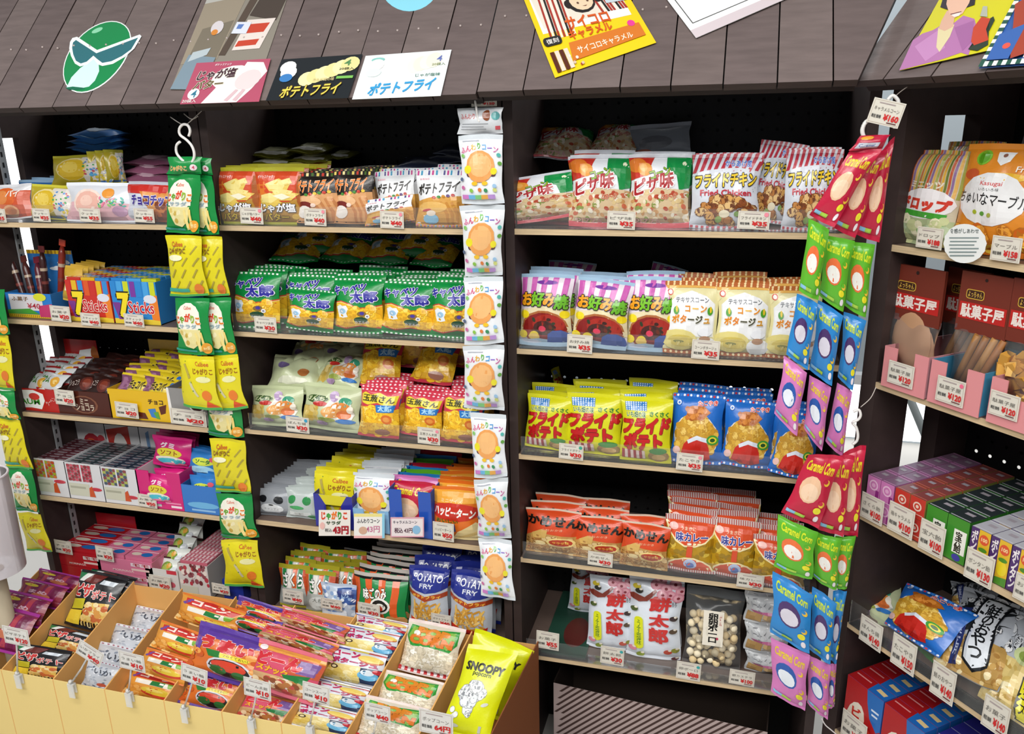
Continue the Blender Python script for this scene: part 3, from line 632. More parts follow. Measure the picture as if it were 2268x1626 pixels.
a = K('potage', 'snack_bag', 'snack bag', 'cream bag for corn potage soup', .13, .16, .045, 'e4dca8', .06, .06, 'b5622a', seed=6)
a.p('f0f1f2', (.06, .75), (.06, .3), (.22, .2), (.5, .13), (.78, .2), (.94, .3), (.94, .75)).p('e8dfae', (0, .06), (.3, .06), (.06, .22), (0, .26)).p('e4b05a', (.0, .06), (1, .06), (1, .09), (0, .1)).dots(['f3d9a0'], 0, .0, 1, .06, 9, 2, .022).dots(['f6e0b0'], 0, .945, 1, .995, 10, 1, .025)
a.e('d84a3a', .1, .15, .055).e('f4efe8', .1, .15, .038).t('5a6068', 'テキサスコーン', .2, .22, .82, .29, b=.02)
for i, c in enumerate('コーン'): a.t(['e08a1c', 'e8b03a', 'e08a1c'][i], c, .36 + .15 * i, .32, .48 + .15 * i, .42, b=.04, o='faf6e8', ow=.04)
for i, c in enumerate('ポタージュ'): a.t(['e08a1c', 'd97a1c', '4a4a3a', '4a4a3a', 'c88a1c'][i], c, .13 + .15 * i, .46, .26 + .15 * i, .57, b=.04, o='faf6e8', ow=.04)
for u in (.2, .84): a.e('4a9a2a', u, .4, .05, .055).e('e8c22a', u + .01, .38, .02, .045)
a.e('e2d486', .3, .79, .34, .14).e('d4c060', .34, .8, .24, .08).e('8a8a4a', .3, .81, .1, .02).e('eef0f4', .78, .68, .13, .06).e('eef0f2', .78, .85, .2, .11).e('b58a6a', .78, .77, .1, .04)
a = K('fry', 'snack_bag', 'snack bag', 'lime yellow bag with red letters', .118, .165, .045, 'd6d41c', .05, .05, seed=7)
a.r('2f7ac0', .08, .07, .5, .2).dots(['e6f0fa'], .08, .07, .5, .2, 9, 5, .014).t('1f6a3a', 'いも畑の味', .1, .21, .48, .3, b=.02, o='f4f4d0', ow=.05).t('2a7a2a', 'さくさく', .56, .2, .92, .27, b=.04)
a.t('c01c1e', 'フライド', .04, .31, .96, .53, b=.07, o='5a0c10', ow=.03, rot=-3, sk=.1).t('c01c1e', 'ポテト', .1, .54, .84, .78, b=.07, o='5a0c10', ow=.03, rot=-2).stripes(['b03a44'], .05, .8, .5, .95, 4, duty=.5).stripes(['f0dcd4'], .11, .8, .56, .95, 4, duty=.5).e('9a7a44', .76, .88, .2, .09).e('3f8a3a', .76, .8, .17, .05).e('c8a468', .76, .9, .13, .05)
a = K('tako', 'snack_bag', 'snack bag', 'blue bag with round yellow snacks', .13, .165, .05, '1f6ac2', .05, .06, seed=8)
for v in (.01, .955): a.dots(['c8343c', 'f0f2fa', '3f86d4', 'f0f2fa'], 0, v, 1, v + .035, 16, 1, .024)
a.e('e6dfd0', .47, .6, .45, .34).e('cf9e36', .47, .6, .43, .325).puffs(['e2b84a', 'd9a838', 'ecc868', 'c99528'], 80, .062, lambda u, v: (u - .47) ** 2 / .17 + (v - .6) ** 2 / .098 < 1, rim='c09030').p('b86a22', (.25, .2), (.4, .16), (.62, .16), (.76, .24), (.62, .34), (.4, .36)).puffs(['c8782c', 'a85a1c', 'd98a3a'], 16, .05, lambda u, v: .3 < u < .7 and .18 < v < .33)
a.p('c8281e', (.2, .88), (.24, .7), (.36, .6), (.5, .58), (.66, .62), (.74, .74), (.78, .9), (.6, .94), (.4, .92)).p('a81c18', (.3, .9), (.36, .82), (.46, .92)).p('a81c18', (.52, .92), (.6, .82), (.68, .92)).p('dfe6f2', (.3, .64), (.5, .56), (.72, .6), (.7, .66), (.5, .62), (.33, .69)).e('3f9a3a', .8, .62, .12, .07).e('e6d83a', .8, .62, .08, .045).e('2c5a2a', .8, .62, .05, .028).e('e8c0b8', .12, .8, .07).t('d8382c', 'たこやき', .5, .09, .86, .15, b=.04, o='f4ece8', ow=.07, rot=-4).e('dfe8f8', .14, .13, .04).e('1f6ac2', .14, .13, .02)
a = K('turtle', 'snack_bag', 'snack bag', 'orange-red cracker bag with black letters', .112, .14, .045, 'd44a22', .04, .05, 'd8c8b4', seed=9)
a.p('c3924e', (0, .62), (.1, .54), (.4, .5), (1, .55), (1, 1), (0, 1)).puffs(['c99a58', 'b5843e', 'd9b474', 'a87434', 'e2c48a'], 46, .075, lambda u, v: v > .58, .045, rim='94632a').p('d9b060', (.12, .52), (.3, .4), (.42, .42), (.4, .6), (.16, .62)).e('e8cf86', .68, .68, .27, .11).e('b53a22', .68, .68, .22, .08).t('e8b04a', 'サラダ味', .53, .65, .83, .71, b=.02).e('ead49a', .3, .72, .1, .05).t('140d0a', 'かめせん', .03, .14, .97, .33, b=.045, o='d46a3a', ow=.02, rot=2).t('f0b08a', '小粒おかき', .3, .38, .7, .43)
a = K('curry', 'snack_bag', 'snack bag', 'yellow and orange curry snack bag', .125, .15, .045, 'b9901c', .1, .06, 'd8cfcb', seed=10)
checks(a, 0, .1, 22, ['b05a56']); checks(a, .95, 1, 22, ['b05a56'])
a.puffs(['c9a42a', 'b58a18', 'd9bb4a', 'a87c14', '9a7a20'], 70, .05, lambda u, v: .3 < v < .9, .06).e('f3e3b0', .5, .1, .5, .43).e('d8502a', .5, .1, .47, .4).p('b9901c', (-.1, -.1), (1.1, -.1), (1.1, .0), (-.1, .0)).r('d8cfcb', 0, 0, 1, .1).stripes(['b05a56'], 0, 0, 1, .1, 22)
a.e('f0b8b0', .16, .19, .09, .06).t('26308a', '味カレー', .2, .27, .84, .42, b=.035, o='f8f2ee', ow=.06, rot=-2).t('f4d8b8', 'うまさに', .3, .18, .6, .24).r('d8502a', .44, .5, .56, .7).e('f3e3b0', .5, .94, .46, .24).e('d8502a', .5, .95, .43, .22).e('b8c8e8', .52, .82, .13, .09).e('5a78c0', .52, .84, .08, .05).r('d8cfcb', 0, .95, 1, 1).stripes(['b05a56'], 0, .95, 1, 1, 22).e('f5efe2', .48, .46, .05, .02)
a = K('mochi', 'snack_bag', 'snack bag', 'tall white bag with pink blossoms and red letters', .098, .19, .045, 'dfe6ef', .03, .04, seed=11)
for u, v in ((.5, .07), (.68, .1), (.84, .05), (.95, .12), (.76, .17), (.9, .2), (.58, .02), (.62, .17)): a.e('d88a9c', u, v, .11, .055).e('e8a8b4', u, v, .08, .04).e('8a2a3a', u, v, .03, .015)
a.p('8a3a2c', (.02, .2), (.1, .18), (.3, .22), (.48, .12), (.52, .14), (.36, .26), (.2, .28), (.05, .25)).t('c8302c', '餅', .42, .2, .78, .36, b=.04).t('c8302c', '太', .44, .4, .78, .54, b=.04).t('c8302c', '郎', .42, .57, .78, .75, b=.04).rr('d8dc1e', .16, .46, .32, .86, .07).t('4a7a1c', 'う\nす\n塩\n味', .2, .5, .28, .82, b=.01).t('222', 'もち', .8, .24, .88, .3)
for u, v, c in ((.16, .1, 'c8b42a'), (.2, .15, '2a2a22'), (.14, .37, '4a5a2a'), (.86, .44, '3a2a2a'), (.86, .6, '5a4a3a'), (.76, .86, 'b5402a'), (.88, .84, '8a8a3a'), (.28, .92, '8a9a3a'), (.14, .86, 'd88a9c'), (.88, .95, '6a3a3a')): a.e(c, u, v, .07, .03).e('e8e0d0', u + .03, v - .02, .03, .012)
a = K('pale', 'snack_bag', 'snack bag', 'pale green bag with small cartoon village', .128, .115, .05, 'c6cfa6', .07, .07, seed=12, crumple=2.2)
a.p('d6bc6a', (0, .5), (.3, .45), (.36, .78), (0, .82)).puffs(['e0c46a', 'd2b050', 'ead28a'], 12, .07, lambda u, v: u < .32 and .5 < v < .78).e('3a5a26', .28, .32, .2, .08).e('c0302a', .36, .42, .12, .055).t('e8ecc0', 'ぼんち', .1, .27, .42, .36, b=.02).p('e9e6dc', (.45, .5), (.55, .2), (.7, .25), (.85, .3), (.95, .6), (.9, .75), (.5, .75)).e('b59ac0', .58, .25, .08, .12).e('3a9a78', .78, .34, .1, .1).e('e08a3a', .72, .47, .16, .12).e('e8a860', .58, .58, .16, .12).e('d8743a', .78, .62, .12, .1).e('3a7ac0', .8, .76, .16, .05).e('9aa84a', .5, .74, .14, .05).e('f0e8d8', .88, .5, .05, .08).e('a88ab0', .42, .82, .1, .05)
a = K('onion', 'snack_bag', 'snack bag', 'pink checked bag with yellow corn puffs', .105, .155, .045, 'd03a50', .05, .06, seed=13)
for v in (.005, .06): a.dots(['f4dfe2'], 0, v, 1, v + .05, 9, 1, .03, .016)
a.p('e8d23a', (.04, .17), (.14, .13), (.3, .18), (.5, .13), (.72, .19), (.96, .15), (.94, .33), (.72, .37), (.5, .32), (.25, .37), (.06, .33)).t('3a3a14', '玉葱さん', .1, .18, .9, .31, b=.03, rot=2).p('ecb62a', (0, .42), (.5, .38), (1, .44), (1, .94), (0, .94)).puffs(PUF, 44, .1, lambda u, v: .44 < v < .92, rim='dba322').p('2a7ac8', (.46, .36), (.94, .34), (.9, .48), (.5, .5)).t('aad8f4', '太郎', .54, .36, .86, .47, b=.04, rot=-2).e('d8702a', .74, .62, .13, .09).e('e89a4a', .74, .62, .08, .05).e('a8705a', .62, .87, .18, .06)
a = K('panda', 'snack_pack', 'snack pack', 'small silver pack with black oval patches', .078, .092, .028, '94989e', .08, .06, seed=14)
a.e('16181c', .24, .36, .13, .14, 20).e('16181c', .74, .36, .13, .14, -20).e('d9dcdf', .5, .68, .36, .18).e('2a2c30', .5, .55, .08, .03).t('8a8c90', 'キャンディ', .26, .66, .72, .74).p('74787e', (0, .85), (1, .8), (1, 1), (0, 1))
a = K('mint', 'snack_pack', 'snack pack', 'small silver pack with green oval patches', .078, .092, .028, 'b9c2bf', .08, .06, seed=15)
a.e('2f8a4a', .22, .36, .13, .14, 20).e('2f8a4a', .72, .36, .13, .14, -20).e('48a060', .4, .6, .24, .06).r('dfe4e2', .12, .74, .8, .88).e('5a9a6a', .8, .9, .14, .07).t('6a706e', 'ミント', .2, .78, .5, .84)
a = K('lemon', 'snack_pack', 'snack pack', 'yellow stick snack pack', .085, .105, .02, 'dfd21e', .06, .06, seed=16)
a.t('c8502a', 'Calbee', .5, .1, .86, .18).t('9a5a1c', 'じゃがりこ', .42, .22, .94, .33, b=.03).e('e8e6a8', .7, .42, .2, .06).p('b5a44a', (.16, .16), (.22, .14), (.34, .4), (.28, .42)).p('cfc8a0', (.3, .5), (.36, .46), (.56, .74), (.5, .76)).puffs(['4a8a3a', '8aa02a', 'c8a02a'], 14, .015, lambda u, v: .1 < v < .8).e('e07a2a', .76, .72, .12).p('d8501e', (.66, .96), (.74, .82), (.98, .95)).r('4aa050', 0, .95, 1, 1)
a = K('jaga', 'snack_pack', 'snack pack', 'green stick snack pack', .085, .105, .02, '108a3e', .06, .06, seed=17)
a.e('f2efe0', .44, .36, .37, .28).r('f2efe0', .08, .34, .8, .52).t('d8502a', 'Calbee', .32, .14, .54, .2)
for i, c in enumerate('じゃがりこ'): a.t(['e0591e', '6aa02a', 'd8401e', '8ab02a', 'e0791e'][i], c, .03 + .16 * i, .27 + .02 * abs(i - 2), .19 + .16 * i, .41 + .02 * abs(i - 2), b=.05, o='fdf8e8', ow=.05)
a.t('8aa8b8', 'サラダ', .16, .45, .7, .52, b=.02).p('e8dc9a', (.1, .54), (.78, .54), (.72, .78), (.52, .88), (.3, .84)).puffs(['d9c06a', 'f0e6b8', 'c8a84a'], 14, .05, lambda u, v: .2 < u < .66 and .58 < v < .78).p('f0dc8a', (.6, .6), (.66, .58), (.76, .92), (.68, .93)).p('e8d078', (.74, .58), (.8, .58), (.84, .88), (.78, .9)).e('e8a02c', .86, .87, .13).t('f8e8a8', '野菜', .78, .83, .94, .9).r('2f9a8a', 0, .9, .62, .94)
a = K('stick', 'snack_pack', 'snack pack', 'yellow pack with diagonal dashes', .085, .105, .02, 'dccf1c', .05, .05, seed=18)
for i in range(4):
    for j in range(3): a.p('a8983a', (.1 + .3 * j + .06 * (i % 2), .3 + .19 * i), (.14 + .3 * j + .06 * (i % 2), .31 + .19 * i), (.3 + .3 * j + .06 * (i % 2), .17 + .19 * i), (.26 + .3 * j + .06 * (i % 2), .16 + .19 * i))
a.t('c8502a', 'Calbee', .2, .1, .5, .18).t('8a5a1c', 'じゃがりこ', .1, .2, .58, .29, b=.03).e('f2f0c8', .3, .36, .2, .05).r('3aa08a', 0, .86, .55, .92).e('e07a2a', .8, .88, .12).r('4aa050', 0, .96, 1, 1)
a = K('cone', 'snack_pack', 'snack pack', 'white puff snack pack with round orange biscuit print', .1, .135, .03, 'e9ecef', .07, .05, 'd2d9de', seed=19)
for i, c in enumerate('ふんわりコーン'): a.t(['e06a9a', 'd84a7a', 'e8b03a', '6ab84a', '4a9ad8', '8a6ac8', 'c85a9a'][i], c, .06 + .125 * i, .12 + .018 * abs(i - 3), .17 + .125 * i, .21 + .018 * abs(i - 3), b=.03)
a.r('b4b8c4', .12, .085, .5, .097).e('5a3a3a', .26, .55, .1, .05, -30).e('5a3a3a', .78, .55, .1, .05, 30).e('e8a058', .5, .46, .34, .23).e('efb878', .5, .44, .27, .17).e('e8dc2a', .2, .5, .09, .06).e('e8dc2a', .82, .53, .07, .05).e('efc02a', .38, .7, .07, .03).e('efc02a', .62, .7, .07, .03)
for u, v, c in ((.1, .3, '8ac86a'), (.92, .3, '5ab8b0'), (.94, .42, '6aa84a'), (.1, .76, 'c86aa0'), (.3, .8, '8ac04a'), (.5, .79, 'd87a3a'), (.64, .8, '3a8a5a'), (.84, .8, 'c8d07a'), (.84, .74, '9ac0e0'), (.06, .64, '5a6a8a')): a.e(c, u, v, .045, .028, 20)
for i in range(5): a.r(['c87ac0', '6ab0d8', '7ac07a', 'd8a04a', 'b08ac8'][i], .08 + .15 * i, .86, .23 + .15 * i, .92)
def char(key, base, text, tc, disc, inner, seed, word):
    a = K(key, 'snack_pack', 'snack pack', word, .09, .13, .03, base, .05, .05, seed=seed)
    a.t(tc, text, .1, .1, .9, .24, b=.03, rot=4).e(disc, .42, .5, .3, .2).e(inner, .42, .54, .24, .13)
    for u, v in ((.82, .36), (.84, .66)): a.e('efc23a', u, v, .08, .045).e(base, u - .03, v - .015, .06, .03)
    a.e('e8de2a', .78, .76, .1, .05).r('8ac0e0', .06, .88, .3, .93).r('a8d04a', .3, .88, .56, .93).e('e8e0e4', .84, .88, .06, .05); return a
char('corn', 'c01c3e', 'Caramel Corn', 'e8d02a', 'ecc09a', 'f2d0b0', 20, 'red corn snack pack')
char('lime', '5fb52c', 'Caramel Corn', 'd8e42a', 'e8703a', 'f2eee8', 21, 'green corn snack pack')
char('sky', '2a86cc', 'Caramel Corn', 'c8dc3a', '4a3068', 'd8d4e0', 22, 'blue corn snack pack')
char('rose', 'd27ab8', 'Caramel Corn', 'e8c83a', '2a58a8', 'e6ecf4', 23, 'pink corn snack pack')
a = K('happy', 'snack_bag', 'snack bag', 'orange rice cracker bag with white letters', .105, .13, .04, 'e0701c', .06, .05, seed=24)
a.p('f0a83a', (0, .06), (1, .06), (1, .26), (0, .3)).e('c8301e', .5, .44, .56, .17).t('f4e0b0', 'ミニサイズ', .2, .2, .66, .27, b=.02).t('fbf6f0', 'ハッピーターン', .06, .36, .95, .53, b=.04, rot=3).t('3a6a2a', 'おいしい', .12, .58, .6, .65, b=.03).r('3a4a8a', .16, .66, .52, .82).t('f0d88a', 'さくさく', .2, .69, .48, .79, b=.02).p('e9d49a', (.4, 1), (.55, .82), (.95, .62), (1, .66), (1, 1)).p('d9bc78', (.46, 1), (.62, .9), (1, .78), (1, .84), (.66, .96))
a = K('saku', 'snack_pack', 'snack pack', 'orange green and silver cracker pack', .082, .105, .03, 'b5b9b4', .1, .05, 'a8a02a', seed=25)
a.stripes(['d8602a', '2a8a4a', 'e8e4dc'], 0, .1, 1, .5, 6, duty=.8).t('f4f4ee', 'さくら', .18, .18, .84, .46, b=.03, o='26302c', ow=.06).e('d8dcd8', .5, .72, .34, .16).t('6a706a', '大根', .3, .6, .7, .7).p('c8502a', (.8, .1), (1, .1), (1, .9))
a = K('snow', 'snack_pack', 'snack pack', 'silver and blue cracker pack', .085, .1, .03, 'b8c4d4', .06, .05, seed=26)
a.p('3a5a9a', (.5, .1), (1, .06), (1, .5), (.6, .44)).puffs(['e8eef6', '6a8ac0', 'd2dcea', '8aa6cc'], 40, .06, lambda u, v: v < .8).t('2a3a7a', '雪の宿', .5, .14, .94, .3, b=.03).r('dfe6ee', .04, .7, .8, .92)
a = K('stripe', 'snack_pack', 'snack pack', 'orange and green striped biscuit pack', .098, .115, .035, '1f8a48', .07, .05, 'c8c0b8', seed=27)
a.stripes(['e0602a'], 0, .07, 1, 1, 4, duty=.5).r('16181a', 0, .07, 1, .1).t('f6f4ee', '味ごのみ', .2, .24, .66, .44, b=.03, o='1a1c1a', ow=.07, rot=-8).e('f4f2ea', .56, .56, .2, .16).e('1c1e1c', .56, .56, .16, .12).e('f0eee6', .58, .57, .1, .07).e('d8402a', .58, .6, .05, .05).e('e8b82a', .18, .66, .09, .12).e('e06a2a', .28, .72, .06).puffs(['c89458', 'b57c40', 'd9ae74'], 10, .1, lambda u, v: v > .82 and u > .4)
a = K('dark', 'snack_pack', 'snack pack', 'dark green and red striped pack', .095, .11, .035, '15181a', .07, .05, '8a8680', seed=28)
a.stripes(['a8402a', '1f6a3a', '15181a'], 0, .1, 1, .5, 6, duty=.7).t('c8c4ba', 'のり巻', .2, .5, .8, .7, b=.03)
a = K('beast', 'snack_bag', 'snack bag', 'orange bag with gold round print', .09, .1, .03, '8a2c1c', .06, .05, seed=29)
a.e('d8a03a', .46, .5, .36, .34).e('e8c05a', .46, .52, .26, .24).e('8a4a1c', .46, .3, .14, .08).t('e8d0b0', 'パン', .76, .3, .94, .6)
a = K('fries', 'snack_bag', 'snack bag', 'blue and red bag picturing fries', .094, .15, .045, 'b9bec6', .05, .05, '23308a', seed=30)
a.p('23308a', (0, .04), (1, .04), (1, .28), (.75, .34), (.5, .36), (.25, .34), (0, .28)).t('f0f2f6', 'POTATO', .16, .1, .88, .2, b=.014).t('e0e4ee', 'FRY', .34, .23, .68, .29, b=.015).p('a8401c', (0, .33), (.5, .4), (1, .33), (1, .4), (.5, .47), (0, .4)).t('f2c04a', 'ポテトフライ', .14, .385, .86, .43, b=.03).puffs(['e2b45a', 'd09a3c', 'f0cf86', 'c48a30'], 60, .025, lambda u, v: abs(u - .5) < .34 and .5 < v < .8 and v > .48 + abs(u - .5) * .2, .07).p('c02c22', (.08, .74), (.3, .8), (.7, .8), (.92, .74), (.86, .97), (.14, .97))
a = K('olive', 'snack_bag', 'snack bag', 'flat olive snack pack', .1, .13, .03, '6a6a1c', .06, .06, 'a8aa30'); a.e('c8c8a0', .5, .6, .3, .2).r('d8d8d0', .1, .8, .9, .9)
# --- left bay, top
a = K('bun', 'snack_bag', 'snack bag', 'orange pack of round buns', .1, .085, .03, 'd9dade', .06, .06, seed=31)
a.p('c8502a', (.0, .3), (1, .2), (1, .95), (0, .95)).e('d8642a', .4, .42, .34, .3).e('e08a4a', .34, .4, .2, .2).e('e2a878', .55, .78, .2, .16).e('c87a4a', .55, .78, .15, .1).e('e2a878', .2, .8, .16, .14).t('f4e4d8', 'パイ', .5, .2, .8, .4, b=.03)
a = K('cookie', 'snack_bag', 'snack bag', 'yellow pack with round yellow cookie', .112, .085, .03, 'b9a82a', .07, .05, 'c8c23a', seed=32)
a.p('dcd6cc', (.5, .1), (1, .1), (1, .9), (.6, .95)).e('e8d89a', .4, .5, .28, .36).e('d8b42a', .4, .52, .25, .33).e('e4c858', .38, .46, .14, .18).puffs(['c84a5a', '4a8ad0', '3aa050', 'e8e4dc'], 40, .02, lambda u, v: .62 < u < .98 and .2 < v < .7).r('4a7ac0', .3, .9, 1, .95).puffs(['5ab0e0', 'd8c03a'], 16, .03, lambda u, v: u > .7 and v > .6)
a = K('peach', 'snack_bag', 'snack bag', 'pink and white pack with round peach cookie', .13, .09, .03, 'd9dde4', .08, .05, 'e6eaf0', seed=33)
a.p('e2b0b8', (0, .5), (1, .55), (1, .95), (0, .95)).e('f2dcd0', .36, .5, .24, .32).e('e8b4a4', .36, .52, .2, .28).e('eec8b8', .34, .48, .1, .14).e('e8983a', .68, .3, .09, .13).puffs(['3aa080', '8ac86a', 'e87a9a', '4ab0a0'], 30, .03, lambda u, v: .55 < u < .92 and .42 < v < .66, .02).e('b58aa8', .86, .74, .1, .13)
a = K('choco', 'snack_bag', 'snack bag', 'red and white chocolate cookie pack with blue letters', .12, .09, .03, 'd4d8e2', .07, .05, 'b8bcc8', seed=34)
a.p('c42c24', (0, .08), (1, .08), (1, .36), (0, .3)).p('d8883a', (.3, .26), (1, .3), (1, .9), (.6, .9)).puffs(['c87a3a', 'b5622c', '7a3a1c', 'd9984a'], 34, .09, lambda u, v: u > .45 and v > .3).t('3a2a8a', 'チョコチップ', .12, .34, .9, .6, b=.05, o='e8e4f4', ow=.05).p('d4d8e2', (0, .62), (.4, .66), (.36, .95), (0, .95))
a = K('azure', 'snack_bag', 'snack bag', 'blue foil cookie pack lying flat', .11, .085, .03, '3a7ac0', .07, .07, '9ac0e0'); a.e('c8d8e8', .5, .5, .3, .3).t('e8eef8', 'クッキー', .24, .4, .76, .6, b=.02)
a = K('rouge', 'snack_bag', 'snack bag', 'dark pink cookie pack lying flat', .12, .085, .03, '9a5a78', .07, .07, 'c890a8'); a.e('d8b0c0', .5, .5, .3, .3)
# --- left bay, middle
a = K('cocoa', 'snack_pack', 'snack pack', 'glossy dark brown chocolate pack', .1, .07, .02, '2a1512', .08, .08, seed=35); a.e('5a241c', .66, .5, .2, .3).e('7a3424', .68, .5, .12, .2).t('b8a8a0', 'ショコラ', .1, .35, .44, .6, b=.02)
a = K('baum', 'snack_pack', 'snack pack', 'white and red pack with green letters', .1, .07, .022, 'cfd2d4', .09, .09, '8a1c1e', seed=36); a.t('3a7a2c', 'バウム', .12, .3, .56, .62, b=.04).e('d8a03a', .76, .55, .14, .22).e('e8c87a', .78, .56, .07, .1).r('b8282a', 0, .85, 1, .92)
a = K('choba', 'snack_pack', 'snack pack', 'yellow and purple wafer pack', .1, .07, .02, 'd6bd22', .09, .09, seed=37); a.p('7a4a6a', (0, .1), (.3, .1), (.5, .6), (.2, .9), (0, .9)).p('9a6a8a', (.06, .2), (.2, .2), (.4, .6), (.1, .8)).t('3a2a14', 'チョコバー', .38, .3, .9, .66, b=.05, o='eadc6a', ow=.05).e('2a6ab8', .93, .3, .05, .1)
a = K('gummy', 'snack_pack', 'snack pack', 'bright pink candy pack', .09, .08, .025, 'd01c78', .08, .08, seed=38); a.t('f4e8f0', 'グミ', .24, .18, .62, .34, b=.04).e('d8cc3a', .46, .5, .36, .16).t('9a5a1c', 'ソフト', .24, .42, .7, .56, b=.04).e('e8e0d0', .5, .72, .4, .12).e('4ab8c8', .54, .76, .36, .1).e('e07a9a', .62, .86, .3, .06)
a = K('soda', 'snack_pack', 'snack pack', 'blue soda candy pack', .09, .08, .025, '2f7cc4', .08, .08, seed=39); a.e('d0dc4a', .5, .36, .34, .13).t('2a6a3a', 'ソーダ', .28, .28, .74, .42, b=.04).e('a8d8ec', .5, .62, .38, .13).e('26304a', .6, .8, .3, .1).e('e05a6a', .8, .26, .1, .08)
a = K('gold', 'snack_bag', 'snack pack', 'gold foil pack with red flower mark', .05, .085, .02, 'c8a238', .06, .05, seed=40, crumple=2); a.p('efe8d0', (.1, .3), (.9, .3), (.8, .7), (.2, .7)).e('c8284a', .5, .46, .16, .1).t('a8542a', '梅', .36, .58, .64, .72, b=.03)
a = K('green_candy', 'snack_pack', 'candy bag', 'white pouch with green apple print', .07, .075, .035, 'dfe3dc', .06, .06, '3a1c1a', seed=41, crumple=2); a.e('7a9a3a', .4, .45, .3, .3).e('a8bc5a', .36, .42, .16, .16).e('d8a03a', .5, .3, .1, .1).e('c8ccd0', .76, .5, .14, .2).e('9a3a2c', .7, .74, .1, .08)
a = K('pback', 'snack_bag', 'snack bag', 'pale green bag', .128, .115, .05, 'c6cfa6', .07, .07, seed=62, crumple=2.4); a.e('7a6a9a', .3, .4, .14, .09, 20).e('b5703a', .7, .55, .12, .1).e('e2e4cc', .5, .75, .3, .08)
# --- bins
a = K('plum', 'snack_bag', 'snack bag', 'magenta foil snack bag', .13, .17, .04, '7a1c4e', .07, .06, '9a2c8a', seed=42); a.stripes(['8a2438', 'a83a4a', '6a1440'], 0, .1, 1, .9, 7, sk=.1, duty=.7).e('c8b82a', .3, .24, .16, .06).e('b86a4a', .6, .6, .2, .1).t('d0a8b8', 'まめ', .3, .4, .7, .54, b=.03)
a = K('ppotato', 'snack_bag', 'snack bag', 'black bag of pizza flavoured chips', .135, .18, .045, '17161a', .05, .05, seed=43)
a.p('1f7a4a', (0, .05), (.2, .05), (.06, .2), (0, .2)).p('e8ece8', (.2, .05), (.34, .05), (.2, .2), (.06, .2)).p('6a2420', (.34, .05), (.62, .05), (.48, .22), (.2, .2)).t('c83030', 'ピザ', .08, .24, .5, .46, b=.04, o='f4e8e0', ow=.06, rot=-3).t('c83030', 'ポテト', .5, .3, .96, .46, b=.02, o='f4e8e0', ow=.05, rot=-3).p('c8d0d8', (.6, .12), (.9, .12), (.86, .2), (.56, .2)).p('c8bc2a', (.1, .52), (.4, .48), (.38, .66), (.08, .7)).p('e0b85a', (.44, .54), (.9, .5), (.86, .94), (.4, .94)).puffs(['e8c878', 'd8984a', 'c86a3a', 'efd9a0'], 40, .06, lambda u, v: .42 < u < .88 and .54 < v < .92).p('e8c83a', (.06, .72), (.38, .68), (.36, .95), (.04, .95)).stripes(['2a1c14'], .44, .86, .86, .94, 7)
a = K('fish', 'snack_bag', 'snack bag', 'silver grey bag printed with wavy lines', .1, .15, .035, 'c3c8d0', .06, .06, 'd4d6dc', seed=44, crumple=2)
a.dots(['9a5a6a'], 0, .01, 1, .06, 10, 1, .025).puffs(['8a94a4', 'a8b0bc', 'dfe2e8', '6a7484'], 60, .05, lambda u, v: .1 < v < .9, .02).t('3a4250', 'いか', .3, .2, .8, .36, b=.02).e('b5503a', .6, .64, .12, .05)
a = K('cornb', 'snack_bag', 'snack bag', 'orange bag with corn soup bowl', .13, .15, .045, 'e0983a', .06, .06, 'd8742c', seed=45)
a.p('c8302a', (.1, .12), (.5, .06), (.96, .12), (.9, .3), (.12, .32)).p('6a4a9a', (.06, .3), (.2, .1), (.24, .14), (.12, .34)).t('f4e2d8', 'コーン', .24, .1, .82, .26, b=.05).p('eae6da', (.2, .36), (.86, .32), (.84, .5), (.2, .52)).p('1f7a3a', (.5, .34), (.76, .33), (.74, .5), (.48, .5)).p('7ab03a', (.8, .32), (.94, .3), (.9, .46), (.82, .48)).e('c8402a', .66, .72, .32, .15).e('e0c03a', .64, .68, .3, .12).e('ecd46a', .6, .66, .16, .05).puffs(['efb05a', 'e89a3a', 'f4cc84'], 14, .07, lambda u, v: u < .34 and v > .54)
a = K('umai', 'snack_bag', 'snack bag', 'purple and orange bag with red fruit print', .14, .16, .05, 'd8702c', .09, .08, '5a3a9a', seed=46)
a.p('5a3a9a', (0, .09), (1, .09), (1, .2), (.7, .26), (.3, .24), (0, .3)).p('6a4aaa', (0, .3), (.16, .28), (.12, .6), (0, .7)).t('c82c34', 'うまい', .14, .22, .86, .44, b=.07, o='f0dcd8', ow=.04, rot=-2).p('2a7a34', (.24, .46), (.46, .44), (.5, .56), (.3, .58)).p('e8d43a', (.46, .46), (.96, .44), (.96, .52), (.48, .55)).t('2a2414', 'からくておいしい', .5, .465, .92, .515, b=.01).e('cfd0da', .6, .72, .31, .19).e('241c1c', .6, .73, .28, .17).e('d2432c', .6, .68, .24, .1).e('2c6a34', .46, .78, .12, .08).e('2c6a34', .74, .8, .1, .07).puffs(['e08a3c', 'c85a22', 'e8a050'], 16, .07, lambda u, v: (u < .2 or u > .86) and v > .4)
a = K('don', 'snack_bag', 'snack bag', 'pink and orange bag with green fan shape', .14, .16, .045, 'd0506a', .08, .08, 'd86a7c', seed=47)
